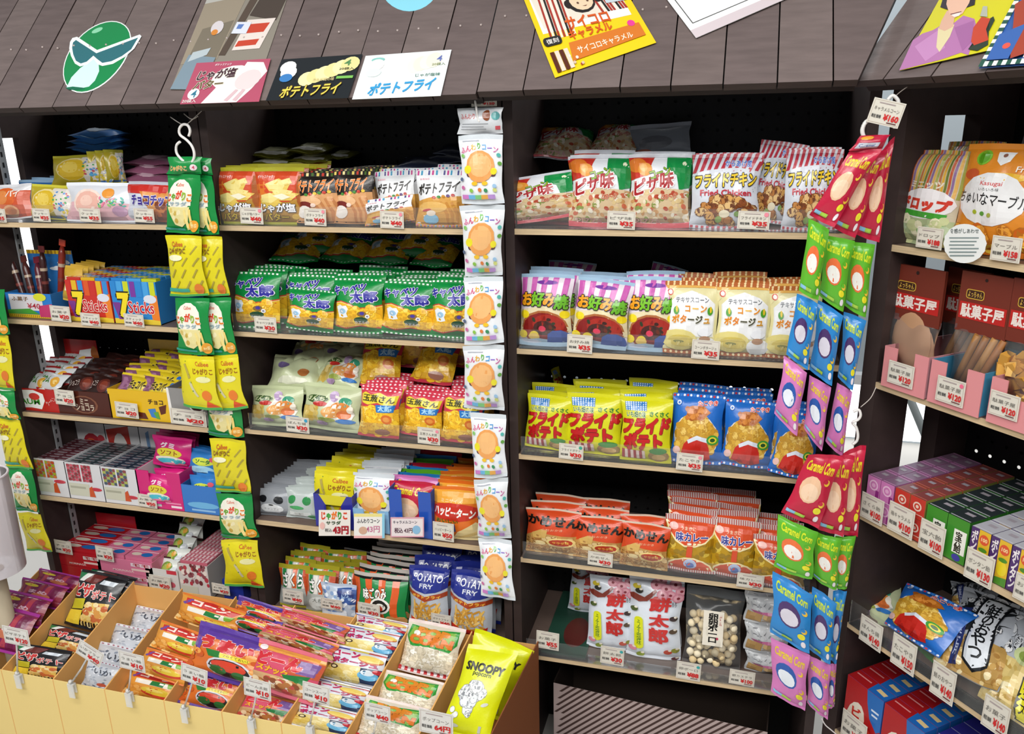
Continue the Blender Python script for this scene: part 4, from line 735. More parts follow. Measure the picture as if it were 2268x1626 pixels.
a.p('e8a04a', (0, .1), (1, .08), (1, .16), (0, .18)).p('c85a3a', (.5, .2), (1, .16), (1, .5), (.6, .5)).p('7a5a9a', (.66, .2), (.96, .18), (.94, .46), (.7, .46)).t('d02c38', 'どーん', .06, .2, .74, .44, b=.07, o='f4e6e2', ow=.035, rot=-4).t('e8a82c', 'スナック', .1, .46, .6, .58, b=.05, o='7a3a1c', ow=.03).p('1f7a3c', (.52, .54), (.9, .46), (.84, .66), (.6, .68)).p('c8a070', (0, .64), (.5, .6), (1, .66), (1, .92), (0, .92)).puffs(['d9b07a', 'b5743c', 'e8d0a8', '8a4a2a', 'c04a44', 'e9dfd2'], 56, .06, lambda u, v: .66 < v < .9).e('f2e6ea', .1, .14, .06, .05)
a = K('soup', 'snack_bag', 'snack bag', 'white and purple bag with yellow soup cup', .135, .16, .045, 'd9dce4', .05, .05, seed=48)
a.r('3a3a9a', 0, .05, .34, .09).r('e0c82a', .34, .05, .68, .09).r('c03a34', .68, .05, 1, .09).t('b8285a', 'コーン', .06, .13, .56, .28, b=.06, o='efe6ec', ow=.04, rot=-3).t('b8285a', 'ポタージュ', .04, .32, .9, .46, b=.05, o='4a2a7a', ow=.03, rot=-2).e('c86a2a', .76, .26, .22, .1).e('ecd06a', .76, .23, .22, .09).p('e8d48a', (0, .52), (.6, .48), (.7, .8), (.6, .95), (0, .95)).puffs(['ecd88a', 'e2c868', 'f4e8b0', 'd9bc50'], 28, .08, lambda u, v: u < .6 and .54 < v < .92).p('2a3a5a', (.62, .5), (1, .46), (1, .9), (.66, .9)).e('6ab4dc', .78, .68, .18, .13).e('dfeaf2', .76, .6, .12, .08).e('c83a44', .92, .54, .08, .06).e('3a2a20', .14, .6, .08, .06).e('eadfae', .14, .6, .05, .035)
a = K('pop', 'snack_bag', 'snack bag', 'green and orange popcorn bag', .14, .18, .05, 'e2dac6', .06, .07, 'e0ccc6', seed=49, crumple=1.6)
a.p('2f9a3a', (.08, .1), (.5, .14), (.92, .08), (.96, .34), (.86, .5), (.5, .46), (.14, .5), (.02, .32)).p('8ab84a', (.12, .13), (.5, .17), (.88, .12), (.91, .33), (.83, .45), (.5, .42), (.17, .45), (.07, .32)).t('e08a2a', 'POP', .24, .14, .78, .28, b=.07, o='7a3a14', ow=.03, rot=3).t('e07a24', 'CORN', .12, .28, .88, .43, b=.07, o='7a3a14', ow=.03).e('f0efe6', .22, .24, .06).puffs(['f4f0e2', 'e8e0cc', 'fbf8f0', 'ddd2b8', 'efe4c8'], 70, .07, lambda u, v: .5 < v < .88, rim='c9bfa6').stripes(['c8343a'], 0, .89, 1, .97, 9).stripes(['e9e2e4'], .055, .89, 1.055, .97, 9)
a = K('dog', 'snack_bag', 'snack bag', 'tall yellow popcorn bag with black letters', .16, .25, .04, 'dbe10c', .05, .05, seed=50, crumple=.6)
a.t('1a1a0a', 'SNOOPY', .1, .2, .88, .29, b=.045, rot=3).t('1a1a0a', 'popcorn', .28, .3, .66, .35, b=.02, rot=3).puffs(['f2f4f2', 'e4e8ea', 'fafafa'], 30, .09, lambda u, v: (u - .42) ** 2 / .05 + (v - .56) ** 2 / .018 < 1, rim='8a8f94').e('d8dad0', .74, .62, .07, .02, -20).e('c8cac0', .2, .88, .14, .02).r('b8bab0', .74, .84, .8, .91).puffs(['f2f4f2', 'e4e8ea'], 8, .05, lambda u, v: abs(u - .3) < .2 and abs(v - .76) < .04, rim='8a8f94')
# --- angled corner unit
a = K('drop', 'candy_bag', 'candy bag', 'striped fruit drop bag with red letters', .12, .19, .045, 'c9c0a6', .04, .05, seed=51)
a.stripes(['b5713c', 'd9a83a', '6a7a34', 'c05a34', '8a6a9a', 'dfb05a', '9aa04a'], 0, 0, 1, .5, 21, sk=.03, duty=.75).t('e6dcc8', 'ミニッツ', .2, .33, .76, .4, b=.03).e('ece9ea', .5, .56, .48, .16).t('d03c2a', 'ドロップ', .08, .5, .92, .63, b=.06, rot=4).p('3fa032', (.02, .62), (.9, .66), (.88, .72), (.02, .68)).p('a9b88a', (0, .7), (1, .73), (1, 1), (0, 1)).puffs(['c9d09a', '8fb878', 'd8cf8a', 'b9cba8', 'e6e2c0'], 30, .09, lambda u, v: v > .72)
a = K('marble', 'candy_bag', 'candy bag', 'orange marble candy bag with white oval', .15, .22, .05, 'df8a26', .05, .05, seed=52)
a.e('7ab82c', .27, .13, .1, .07).e('58a01c', .27, .13, .075, .055).p('eef0f0', (.42, .08), (.62, .08), (.6, .16), (.52, .2), (.45, .16)).e('8a5a4a', .52, .11, .025).e('c8582c', .18, .28, .11, .05).e('e6b42c', .6, .3, .3, .04).e('ececec', .5, .5, .44, .24).t('d04a4a', 'Kasugai', .36, .34, .62, .39).t('555', 'いろいろ味', .36, .4, .6, .43).t('1e1c1c', 'ちゅいなマーブル', .06, .44, .96, .56, b=.012, rot=4).e('a8b82a', .34, .62, .03).e('5a9a3a', .44, .63, .03).e('a8b04a', .54, .64, .03).puffs(['d8761c', 'e8a03a', 'c8601a', 'ecc84a'], 26, .09, lambda u, v: v > .76, rim='b56a1c').t('f4efe0', 'Fruit', .72, .2, .94, .25)
a = K('wave', 'snack_bag', 'snack bag', 'black and white bag of dried fish snack with tall label', .15, .21, .04, 'b9bfc8', .05, .05, seed=53, crumple=2)
for i in range(14): a.p('1c2024', *[(a.rnd.random() * .9, v) for v in [a.rnd.random() * .6]] * 1, (a.rnd.random(), a.rnd.random() * .6), (a.rnd.random(), a.rnd.random() * .62))
a.puffs(['dfe3e8', 'c8ced6', 'eef0f2'], 30, .07, lambda u, v: v < .6, .04, rim='2a2e34').p('b58f4e', (0, .62), (1, .56), (1, 1), (0, 1)).puffs(['c8a05a', 'a87c3c', 'dcc48a', '7a5a2c', 'e8d8a8'], 50, .06, lambda u, v: v > .62, .03).p('14181c', (.4, .08), (.78, .06), (.8, .84), (.6, .92), (.42, .84)).p('dde3ea', (.43, .1), (.75, .085), (.77, .82), (.6, .89), (.45, .82)).t('14181c', '鮭\nの\nお\nや\nつ', .5, .14, .7, .8, b=.02).p('23306a', (.22, .3), (.36, .29), (.37, .92), (.23, .94)).t('c8d0e8', '国\n産\n使\n用', .25, .36, .33, .84)
a = K('dashi', 'snack_bag', 'snack bag', 'black and white snack bag with yellow tall label', .15, .21, .04, 'b4bac2', .05, .05, seed=54, crumple=2)
a.puffs(['dfe3e8', 'c8ced6', 'eef0f2'], 30, .07, lambda u, v: v < .5, .04, rim='2a2e34').p('d8c07a', (0, .5), (1, .46), (1, 1), (0, 1)).puffs(['e2cf8e', 'cdb062', 'eee2b8', 'b8964a'], 50, .08, lambda u, v: v > .5, .02).e('c8d49a', .5, .42, .22, .1).e('8aa04a', .5, .42, .15, .06).p('1a1a10', (.56, .6), (.76, .58), (.78, .98), (.58, .98)).p('d8d020', (.58, .61), (.74, .595), (.76, .97), (.6, .97)).t('1a1a10', 'チ\nー\nズ', .62, .66, .72, .92, b=.02)
# --- mixed small things
a = K('cake', 'snack_pack', 'snack pack', 'clear silver pack holding small sponge cakes', .085, .075, .04, 'c9ccce', .1, .06, seed=55, crumple=2.5); a.puffs(['e8eaec', 'a9acb0', 'f4f5f6', '8a8c90'], 36, .06, lambda u, v: v < .55, .02).p('b5905a', (.05, .6), (.4, .56), (.4, .92), (.05, .92)).p('c9a876', (.42, .56), (.95, .6), (.95, .92), (.42, .92)).p('b5608a', (.1, .5), (.9, .5), (.8, .58), (.2, .58))
# ================= packs on the shelves =================
A_, B_, C_, D_ = SZ['A'], SZ['B'], SZ['C'], SZ['D']
def flat(key, fr, u0, u1, v, Y, label, lean=80, yaw=0, hs=None, group=None, z=None):
    k = KIND[key]; c = fr.at((u0 + u1) / 2, v, Y); sx = (fr.at(u1, v, Y).x - fr.at(u0, v, Y).x) / k.w
    return place(key, fr, c.x, Y, c.z if z is None else z, sx, hs or sx, 0, lean, yaw, label, group)
# --- shelf unit C (pizza, pancake, lime, crackers)
PC = 'dark post'
row('pizza', F0, C_[0], [(1120, 374, 1284, 504, -9), (1262, 342, 1395, 503), (1392, 340, 1527, 501)], [1, 2, 2], .036, group='pizza flavour bags')
row('chicken', F0, C_[0], [(1530, 340, 1682, 505), (1640, 306, 1772, 486, 9, .08), (1738, 330, 1862, 508, 0, .02)], [1, 0, 1], .04, anchor='pizza bags', group='fried chicken bags')
for i, (u0, u1, v, y) in enumerate(((1182, 1312, 352, .17), (1296, 1406, 345, .18))): flat('pizza', F0, u0, u1, v, y, f'pizza flavour bag slumped on its back at the rear, {["by the post", "next to the silver back"][i]}', 62, [8, -6][i], .8, 'pizza flavour bags')
a = K('silver', 'snack_bag', 'snack bag', 'grey silver back of a bag', .136, .11, .03, '80858c', .12, .06, '9a9ea6'); a.e('6a6c72', .4, .6, .3, .2).e('b5522a', .2, .88, .16, .1)
stand('silver', F0, C_[0], 1398, 264, 1534, 346, .2, -4, 16, free=True, label='plain silver back of a snack bag standing behind the pizza bags')
row('okono', F0, C_[1], [(1150, 606, 1264, 770), (1258, 612, 1392, 782, 5, .015), (1388, 612, 1502, 782)], [2, 3, 2], .033, Y=.025, group='pink striped pancake bags')
stand('okono', F0, C_[1], 1204, 573, 1312, 660, .2, 3, 20, free=True, label='pink striped pancake bag perched highest at the rear by the post', group='pink striped pancake bags')
stand('okono', F0, C_[1], 1416, 568, 1512, 660, .2, 14, 20, free=True, label='pink striped pancake bag tilted at the rear, beside the cream bags', group='pink striped pancake bags')
row('potage', F0, C_[1], [(1472, 622, 1590, 794), (1587, 626, 1708, 796), (1703, 634, 1820, 798)], [3, 3, 3], .035, Y=.02, anchor='pink pancake bags', group='cream corn soup bags')
row('fry', F0, C_[2], [(1158, 872, 1262, 1006, 3), (1255, 872, 1378, 1014), (1374, 880, 1487, 1024, 0, .012)], [2, 3, 3], .035, Y=.03, group='lime yellow bags')
stand('fry', F0, C_[2], 1228, 812, 1258, 880, .22, 0, 14, 70, free=True, label='lime yellow bag on edge, its tip rising highest behind the others', group='lime yellow bags')
row('tako', F0, C_[2], [(1488, 872, 1602, 1012), (1598, 884, 1714, 1020, 2), (1696, 905, 1812, 1052, 8, -.01)], [2, 2, 2], .04, Y=.025, anchor='lime bags', group='blue bags of round snacks')
row('turtle', F0, C_[3], [(1165, 1128, 1284, 1240), (1270, 1145, 1380, 1248), (1370, 1156, 1480, 1268, 3, .012)], [2, 2, 1], .04, Y=.03, group='orange cracker bags')
row('curry', F0, C_[3], [(1473, 1142, 1584, 1283), (1574, 1150, 1682, 1284), (1668, 1188, 1784, 1300, 0, .005)], [4, 4, 3], .036, Y=.025, anchor='orange cracker bags', group='curry snack bags')
row('mochi', F0, C_[4], [(1300, 1276, 1404, 1478, 0, .06), (1388, 1280, 1508, 1486, 0, .05)], [0, 1], .05, lean=14, group='tall white blossom bags')
stand('mochi', F0, C_[4], 1255, 1252, 1340, 1350, .19, 3, 14, label='tall white blossom bag alone at the rear on green mat', group='tall white blossom bags')
# round cracker balls in a clear bag
root = empty('cracker_bag', 'clear bag filled with pale round cracker balls and a paper label', 'snack bag', None)
cb = F0.at(1574, 1482, .05); root.location = (cb.x, .05, C_[4] + .001); root.rotation_euler = (math.radians(-12), 0, 0)
kk = Kind(); kk.w = .128; kk.h = .185; kk.t = .05; kk.base = kk.seal = kk.back = 'd5d8da'; kk.st = .12; kk.sb = .04; kk.seed = 61; kk.mt = FILM; kk.cr = 1.6; kk.name = 'film'; kk.art = Art(.1, .1, 'fff', cut=None)
fo = bag_parts(kk, 'film'); fo.parent = root
for ch in fo.children: ch.data.materials[0] = FILM
b = MB(); rb = random.Random(5); ps = []
for k in range(900):
    p = V((rb.uniform(-.048, .048), rb.uniform(-.012, .012), rb.uniform(.014, .125)))
    if all((p - q).length > .0138 for q in ps): ps.append(p)
for p in ps: b.ball(p, .0088, rb.choice(['efe0bc', 'f2e6c8', 'e4cc9c', 'ead8b0']), 10)
b.obj('cracker_balls', mat('biscuit', .7, spec=.2), root)
a = Art(.05, .085, 'e6dfcf', cut=None).t('15120f', '卵\n卵\nボ\nー\nロ', .25, .06, .72, .9, b=.03).e('b5405a', .72, .78, .06, .04).t('b55a5a', 'たまご', .78, .08, .9, .4)
sg = sign('paper_label', None, None, [(-.022, -.0275, .14), (.022, -.0275, .14), (.022, -.0275, .06), (-.022, -.0275, .06)], a, parent=root)
sg.location = (0, -.0275, .06)
for i, (v0, v1) in enumerate(((1440, 1524), (1376, 1444), (1312, 1380))): stand('cake', F0, C_[4], 1650, v0, 1748, v1, .06, 0, 4, free=i > 0, label=['lowest silver sponge cake pack, bottom of its stack', 'silver sponge cake pack in the middle of its stack', 'topmost silver sponge cake pack of its stack'][i], group='silver cake packs')
b = MB(); x0 = F0.at(1200, 1430, .02).x
b.box(x0, .012, C_[4] + .001, x0 + .105, .27, C_[4] + .0045, '24483a'); b.grid(lambda x, y: V((x0 + .068 + math.cos(x) * y * .03, .1 + math.sin(x) * y * .06, C_[4] + .0049)), [k * PI / 8 for k in range(17)], [0.02, 1], '5a2420', False)
tag(b.obj('shelf_mat', CARD), 'dark green mat with red patch lying on the lowest pizza-unit shelf', 'mat')
# --- shelf unit B (potato snacks, green bags, pale bags, small packs)
row('butter', F0, B_[0], [(478, 370, 570, 498), (567, 370, 670, 499)], [5, 5], .026, Y=.02, lean=6, anchor='green hanging strips', group='gold potato chip bags')
row('grill', F0, B_[0], [(657, 382, 752, 499), (740, 378, 824, 498)], [5, 5], .026, Y=.02, lean=6, anchor='gold chip bags', group='black and orange potato bags')
row('white', F0, B_[0], [(832, 375, 922, 492, -3, .04), (808, 430, 920, 502, -7, .012), (922, 376, 1026, 499)], [5, 0, 5], .026, Y=.02, lean=8, anchor='orange potato bags', group='white potato bags')
for i, (u0, u1, v, y) in enumerate(((546, 642, 366, .15), (636, 722, 358, .16), (632, 718, 336, .17), (546, 640, 346, .16), (716, 772, 350, .2))): flat('olive', F0, u0, u1, v, y, f'olive snack pack lying flat on the gold bags, {["bottom pack nearest the strips", "low pack farther along", "high pack farther along", "upper pack nearest the strips", "last dim one at the rear"][i]}', 84, 0, .7, 'olive packs lying flat')
a = K('navy', 'snack_bag', 'snack bag', 'navy foil pack lying flat', .1, .13, .03, '1c2338', .06, .06, 'a8b0c8')
for i, (u0, u1, v, y) in enumerate(((872, 985, 374, .16), (930, 1030, 358, .19), (960, 1030, 342, .21))): flat('navy', F0, u0, u1, v, y, f'navy foil pack lying flat behind the white potato bags, {["lowest", "middle", "topmost"][i]} of three', 80, [6, -4, 5][i], .8, 'navy foil packs')
row('green', F0, B_[1], [(507, 602, 614, 737), (636, 608, 738, 738, 0, .05), (630, 636, 736, 746, 4, .015), (736, 616, 843, 743), (842, 622, 957, 750, 2), (952, 620, 1056, 750)], [3, 2, 0, 4, 4, 4], .034, Y=.03, lean=12, anchor='green hanging strips', group='green puff bags')
for i, (u0, u1, v, y) in enumerate(((600, 700, 580, .17), (700, 800, 580, .18), (800, 900, 584, .18), (905, 1000, 590, .18), (640, 740, 560, .2), (860, 960, 566, .2))): flat('green', F0, u0, u1, v, y, f'green puff bag slumped on its back at the rear, {ORD[i]} from the hanging strips', 66, [10, -8, 5, -5, 12, -9][i], .85, 'green puff bags')
row('pale', F0, B_[2], [(552, 852, 668, 950, -2), (664, 849, 793, 962, 2)], [0, 0], .04, Y=.025, lean=16, anchor='hanging strips', group='pale green bags')
pl = [(590, 700, 872, .07), (690, 792, 868, .075), (612, 716, 842, .11), (700, 800, 838, .115), (640, 745, 816, .15), (730, 830, 816, .155), (655, 760, 790, .19), (745, 850, 792, .19), (800, 900, 800, .2)]
for i, q in enumerate(pl): flat('pale' if i in (1, 4) else 'pback', F0, *q, f'pale green bag piled behind the front two, {ORD[i]} up the pile', 48 + 2 * i, [7, -6, -8, 9, 5, -7, 10, -9, 4][i], .95, 'pale green bags')
row('onion', F0, B_[2], [(790, 852, 880, 976, 2, .01), (886, 864, 976, 966, 3), (974, 864, 1066, 984, 2, .02)], [3, 3, 3], .036, Y=.035, lean=13, anchor='pale green bags', group='pink corn puff bags')
for i, q in enumerate(((790, 880, 858, .1), (905, 1000, 850, .1), (880, 965, 815, .18), (960, 1050, 812, .17))): flat('onion', F0, *q, f'pink corn puff bag piled behind, {["over the first", "over the second", "upright at the rear", "by the white strip"][i]}', [40, 45, 15, 30][i], [5, -6, 3, -8][i], .9, 'pink corn puff bags')
def file_row(key, fr, z, box, n, dy, Y, lean, label, group, jit=.002):
    """a file of packs one behind the other."""
    o = stand(key, fr, z, *box, Y, 0, lean, label=f'{label}, front pack', group=group); l = fr.loc(o.matrix_world.translation); s = o.matrix_world.to_scale()
    for j in range(1, n):
        place(key, fr, l.x + rnd.uniform(-jit, jit) + j * .0006, Y + dy * j, l.z, s.x * rnd.uniform(.97, 1.03), s.z * rnd.uniform(.98, 1.06), rnd.uniform(-3, 3), lean + rnd.uniform(-3, 3), rnd.uniform(-5, 5), f'{label}, {"next behind the front pack" if j == 1 else (ORD[j] + " counting back" if j < 12 else "last one counting back")}', group)
file_row('panda', F0, B_[3], (570, 1082, 640, 1156), 12, .016, .03, 8, 'silver pack with black oval patches in its file', 'black patched silver packs')
file_row('mint', F0, B_[3], (634, 1081, 702, 1158), 10, .018, .03, 8, 'silver pack with green oval patches in its file', 'green patched silver packs')
file_row('lemon', F0, B_[3], (692, 1046, 781, 1136), 8, .024, .03, 8, 'yellow stick pack standing in the indigo tray', 'yellow packs in the tray')
file_row('cone', F0, B_[3], (780, 1048, 866, 1164), 9, .022, .03, 8, 'white puff pack filed beside the yellow packs', 'white packs in the tray')
o = stand('corn', F0, B_[3], 862, 1066, 957, 1172, .03, 0, 8, label='red corn pack in front of the blue tray file', group='corn packs in the blue tray'); l = F0.loc(o.matrix_world.translation); s = o.matrix_world.to_scale()
for j in range(1, 9): place(['corn', 'rose', 'sky', 'lime', 'sky', 'corn', 'lime', 'sky', 'corn'][j], F0, l.x + j * .0006, .03 + .022 * j, l.z, s.x, s.z * rnd.uniform(.98, 1.05), rnd.uniform(-2, 2), 8, 0, f'{["", "pink", "blue", "green", "blue", "red", "green", "blue", "red"][j]} corn pack, {ORD[j]} in the blue tray file', 'corn packs in the blue tray')
file_row('happy', F0, B_[3], (957, 1078, 1060, 1192), 8, .024, .02, 8, 'orange rice cracker bag in its file by the white strip', 'orange rice cracker bags')
row('saku', F0, B_[4], [(616, 1250, 680, 1336), (674, 1264, 737, 1340, 0, .03), (728, 1255, 786, 1330, 3, .07)], [4, 4, 3], .026, Y=.04, anchor='brown post', group='orange green silver packs')
stand('snow', F0, B_[4], 710, 1292, 784, 1356, .01, 0, 10, label='silver and blue cracker pack leaning in front of the orange green packs')
row('stripe', F0, B_[4], [(782, 1270, 896, 1372)], 6, .028, Y=.02, group='orange and green striped packs')
for i, (u0, v0, u1, v1, y) in enumerate(((755, 1215, 820, 1262, .2), (820, 1238, 905, 1290, .19), (760, 1232, 830, 1280, .17))): stand('dark', F0, B_[4], u0, v0, u1, v1, y, 2, 20, free=True, label=f'dark red and green striped pack at the rear, {["topmost", "beside the blue fry bags", "lowest"][i]}', group='dark striped packs')
stand('beast', F0, B_[4], 836, 1192, 932, 1250, .2, 0, 18, free=True, label='orange bag with gold round print at the rear under the shelf')
row('fries', F0, B_[4], [(902, 1254, 988, 1384), (984, 1262, 1088, 1396, 3, .01)], [2, 3], .04, Y=.02, anchor='striped packs', group='blue fry bags')
for i, q in enumerate(((930, 1030, 1246, .17), (985, 1085, 1240, .18))): flat('fries', F0, *q, f'blue fry bag lying over the rear ones, {["near the striped packs", "near the white strip"][i]}', 50, [6, -5][i], .8, 'blue fry bags')
# --- shelf unit A top
stand('bun', F0, A_[0], -22, 405, 66, 493, .03, -3, 14, label='orange pack of round buns at the outer end of its shelf')
stand('cookie', F0, A_[0], 58, 406, 165, 493, .03, 3, 14, label='yellow pack with round yellow cookie standing in front', group='yellow cookie packs')
stand('peach', F0, A_[0], 146, 404, 288, 494, .02, 0, 14, label='pink and white pack with round peach cookie, in front')
stand('choco', F0, A_[0], 276, 400, 398, 496, .02, 2, 10, label='red and white chocolate cookie pack with blue letters')
stand('cookie', F0, A_[0], 108, 336, 246, 412, .09, -2, 18, free=True, label='yellow cookie pack propped above the front row', group='yellow cookie packs')
for i in range(3): stand('cookie', F0, A_[0], 198 + 18 * i, 332 - 2 * i, 236 + 18 * i, 406, .1, 4, 8, 62, free=True, label=f'yellow cookie pack on edge in the upper row, {ORD[i]} along', group='yellow cookie packs')
for i in range(3): flat('azure', F0, 146 + 2 * i, 250 - 3 * i, 330 - 14 * i, .16, f'blue foil cookie pack lying flat, {["bottom", "middle", "top"][i]} of its pile', 86, 0, .9, 'blue flat cookie packs')
for i in range(3): flat('rouge', F0, 256 + 8 * i, 374, 404 - 20 * i, .12 + .02 * i, f'dark pink cookie pack lying flat, {["bottom", "middle", "top"][i]} of its pile', 84, 0, .9, 'dark pink flat packs')
row('azure', F0, A_[0], [(40, 398, 130, 470, 0, .12)], 3, .03, group='blue foil packs behind the buns')
# ================= trays and boxes =================
def tray(fr, label, u0, v0, u1, v1, Y, dep, art, col, back=0, bart=None, z=None, cat='display box', h=None, inner=None, group=None, notch=0, yaw=0, name='display_box'):
    """open-topped carton whose front face spans the picture box at depth Y."""
    c = fr.at((u0 + u1) / 2, v1, Y); z0 = c.z if z is None else z + .0006; x0, x1 = fr.at(u0, (v0 + v1) / 2, Y).x, fr.at(u1, (v0 + v1) / 2, Y).x
    h = h or (fr.at((u0 + u1) / 2, v0, Y).z - z0); w_ = x1 - x0; xc = (x0 + x1) / 2; T = .0018
    root = empty(name, label, cat, fr.m @ M.Translation((xc, Y, z0)) @ M.Rotation(math.radians(yaw), 4, 'Z'), group)
    b = MB(); i_ = inner or col; hb = max(back, h)
    b.box(-w_ / 2, T, 0, w_ / 2, dep - T, T, i_); b.box(-w_ / 2, T, 0, -w_ / 2 + T, dep - T, h, col); b.box(w_ / 2 - T, T, 0, w_ / 2, dep - T, h, col)
    b.obj('body', CARD, root)
    f = MB()
    if notch: f.box(-w_ / 2, 0, 0, w_ / 2, T, h - notch, art.base); f.box(-w_ / 2, 0, h - notch, -w_ / 5, T, h, art.base); f.box(w_ / 5, 0, h - notch, w_ / 2, T, h, art.base)
    else: f.box(-w_ / 2, 0, 0, w_ / 2, T, h, art.base)
    sx, sz = w_ / art.w, h / art.h
    f.art(art, lambda x, y, o: V((x * sx, -o, (y * sz + h / 2))), .0003, .0001, False); f.obj('front_panel', GLOSS, root)
    k = MB(); k.box(-w_ / 2, dep - T, 0, w_ / 2, dep, hb, col)
    if bart:
        sb, tb = w_ / bart.w, (hb - 0) / bart.h; k.art(bart, lambda x, y, o: V((x * sb, dep - T - o, y * tb + hb / 2)), .0003, .0001, False)
    k.obj('back_panel', GLOSS, root); return Frame(fr.w(xc, Y, z0), fr.ang + math.radians(yaw)), w_, h
def carton(fr, x, y, z, w_, d, h, label, col, front=None, top=None, sidec=None, group=None, name='candy_box', cat='candy box', mt=None, yaw=0, cache={}, key=None):
    """closed small carton with printed front and top."""
    if key and key in cache: o = bpy.data.objects.new(name, cache[key]); COL.objects.link(o)
    else:
        b = MB(); b.box(-w_ / 2, 0, 0, w_ / 2, d, h, sidec or col)
        b.face([(-w_ / 2, -.0002, 0), (w_ / 2, -.0002, 0), (w_ / 2, -.0002, h), (-w_ / 2, -.0002, h)], col)
        if front: b.art(front, lambda X, Y, o: V((X * w_ / front.w, -o, Y * h / front.h + h / 2)), .0004, .0001, False)
        if top: b.face([(-w_ / 2, 0, h + .0002), (w_ / 2, 0, h + .0002), (w_ / 2, d, h + .0002), (-w_ / 2, d, h + .0002)], top.base); b.art(top, lambda X, Y, o: V((X * w_ / top.w, Y * d / top.h + d / 2, h + o)), .0004, .0001, False)
        o = b.obj(name, mt or GLOSS)
        if key: cache[key] = o.data
    o.matrix_world = fr.m @ M.Translation((x, y, z)) @ M.Rotation(math.radians(yaw), 4, 'Z'); return tag(o, label, cat, group)
NC = dict(cut=None)
# A second shelf: sky box with sticks, gold packs, two boxes of thin sticks
a = Art(.1, .06, '2a7ac8', **NC).r('e0b82a', 0, .86, 1, 1).stripes(['8a6a1c'], 0, .88, 1, .98, 24, duty=.3).r('d8d4d8', .08, .05, .8, .7).p('c03a6a', (.7, .5), (1, .4), (1, .95), (.7, .95)).p('4a9a3a', (.0, .7), (.5, .62), (.7, .84), (0, .86)).t('7a5a3a', 'ふ菓子', .14, .14, .5, .32, b=.02).t('b03a4a', '¥40', .46, .4, .74, .62, b=.02).e('d8d83a', .76, .14, .14, .16)
s_ = Art(.1, .15, '2f7cc2', **NC).stripes(['e0b82a', 'a8801c'], 0, 0, 1, .06, 24, duty=1)
for u, v in ((.6, .3), (.3, .5), (.75, .55), (.5, .75), (.2, .78), (.8, .2)): s_.e('e6eef4', u, v, .14, .03).e('f4f8fa', u + .04, v - .02, .08, .025)
FR, w_, h_ = tray(F0, 'sky blue box with clouds holding long dark stick packs', 16, 650, 116, 706, .02, .09, a, '2f74b8', .155, s_, A_[1])
for i, (x, l, t, r) in enumerate(((-.035, .15, -18, 6), (-.02, .13, -14, 9), (-.005, .125, -10, 12), (.0, .15, 2, 3), (.03, .17, 12, 2))):
    b = MB(); n = 9; b.tube([(0, 0, l * k / 8) for k in range(9)], [.003] + [.0085] * 7 + [.004], ['3a1a18', '4a2420', '5a1c2a', '3a1a18', '8a2a1c'][i], 8); b.box(-.009, -.0012, l, .009, .0012, l + .016, ['6a2a2a', '5a2a24', '7a2434', '6a2a2a', 'c8452a'][i])
    for k in range(3): b.tube([(0, 0, l * (.25 + .22 * k)), (0, 0, l * (.3 + .22 * k))], .0089, ['a8a09a', '7a3a34', 'b5a08a'][k], 8, False)
    o = b.obj('stick_pack', FOIL); o.matrix_world = FR.m @ M.Translation((x, .03 + .008 * i, .004)) @ M.Rotation(math.radians(t), 4, 'Y') @ M.Rotation(math.radians(-r), 4, 'X'); tag(o, f'dark foil stick pack in the sky blue box, {ORD[i]} from its outer end', 'stick snack', 'stick packs in the sky blue box')
for i in range(5): stand('gold', F0, A_[1], 128 + 13 * i, 584 - 3 * i, 176 + 13 * i, 668 - 10 * i, .03 + .03 * i, 6, 12, free=True, label=f'gold foil pack with red flower, {ORD[i]} from the front', group='gold foil packs')
def seven(base, lab, u0, v0, u1, v1, pal):
    a = Art(.1, .1, base, **NC).r('e6c83a', 0, .88, 1, 1).stripes(pal, 0, 0, 1, .36, 7, duty=.8).p('7a3a8a', (0, .5), (.16, .5), (.26, .9), (.1, .9)).p('e8802a', (.8, .36), (1, .3), (1, .9), (.84, .88)).e('d8dce8', .84, .4, .14, .1).t('f0d82a', '7', .14, .3, .36, .82, b=.05, o='2a2410', ow=.06).t('c81c2c', 'Sticks', .34, .46, .9, .74, b=.018, o='f4e6d8', ow=.035)
    FR, w_, h_ = tray(F0, lab, u0, v0, u1, v1, .012, .17, a, base, 0, None, A_[1], inner='c8a87a')
    for j in range(9):
        for i in range(3):
            b = 'stickrow' + base + str((i + j) % 3)
            c = pal[(i + 2 * j) % len(pal)]; o = carton(FR, -w_ / 2 + w_ * (i + .5) / 3, .006 + .018 * j, .004, w_ / 3 - .002, .015, h_ * 1.02, f'thin stick pack in the {lab.split(" box")[0]} box, {ORD[j]} from front, {["outer", "middle", "inner"][i]} file', c, None, Art(.02, .01, c, **NC).stripes(['e8e4dc'], 0, .3, 1, .6, 3), name='stick_pack', cat='stick snack', group='sticks in the ' + lab.split(' box')[0] + ' box', key=b)
seven('c8342c', 'red and yellow box of thin candy sticks with big seven', 152, 622, 246, 720, ['c8342c', 'e0b42a', '3a8ad0', 'd85a2a'])
seven('2f86cc', 'blue and purple box of thin candy sticks with big seven', 250, 624, 350, 722, ['2f86cc', '4aa0dc', 'c8d02a', '7a3a9a'])
carton(F0, F0.at(255, 610, .2).x, .19, A_[1] + .08, .1, .07, .012, 'flat kraft box behind the stick boxes', 'a8946a', cat='box'); carton(F0, F0.at(342, 606, .2).x, .17, A_[1] + .08, .085, .08, .016, 'flat red printed box behind the blue stick box', 'b5342c', None, Art(.1, .1, 'b5342c', **NC).stripes(['e8b84a', '3a6ab0', 'e8e0d8'], .1, .2, .9, .8, 5), cat='box')
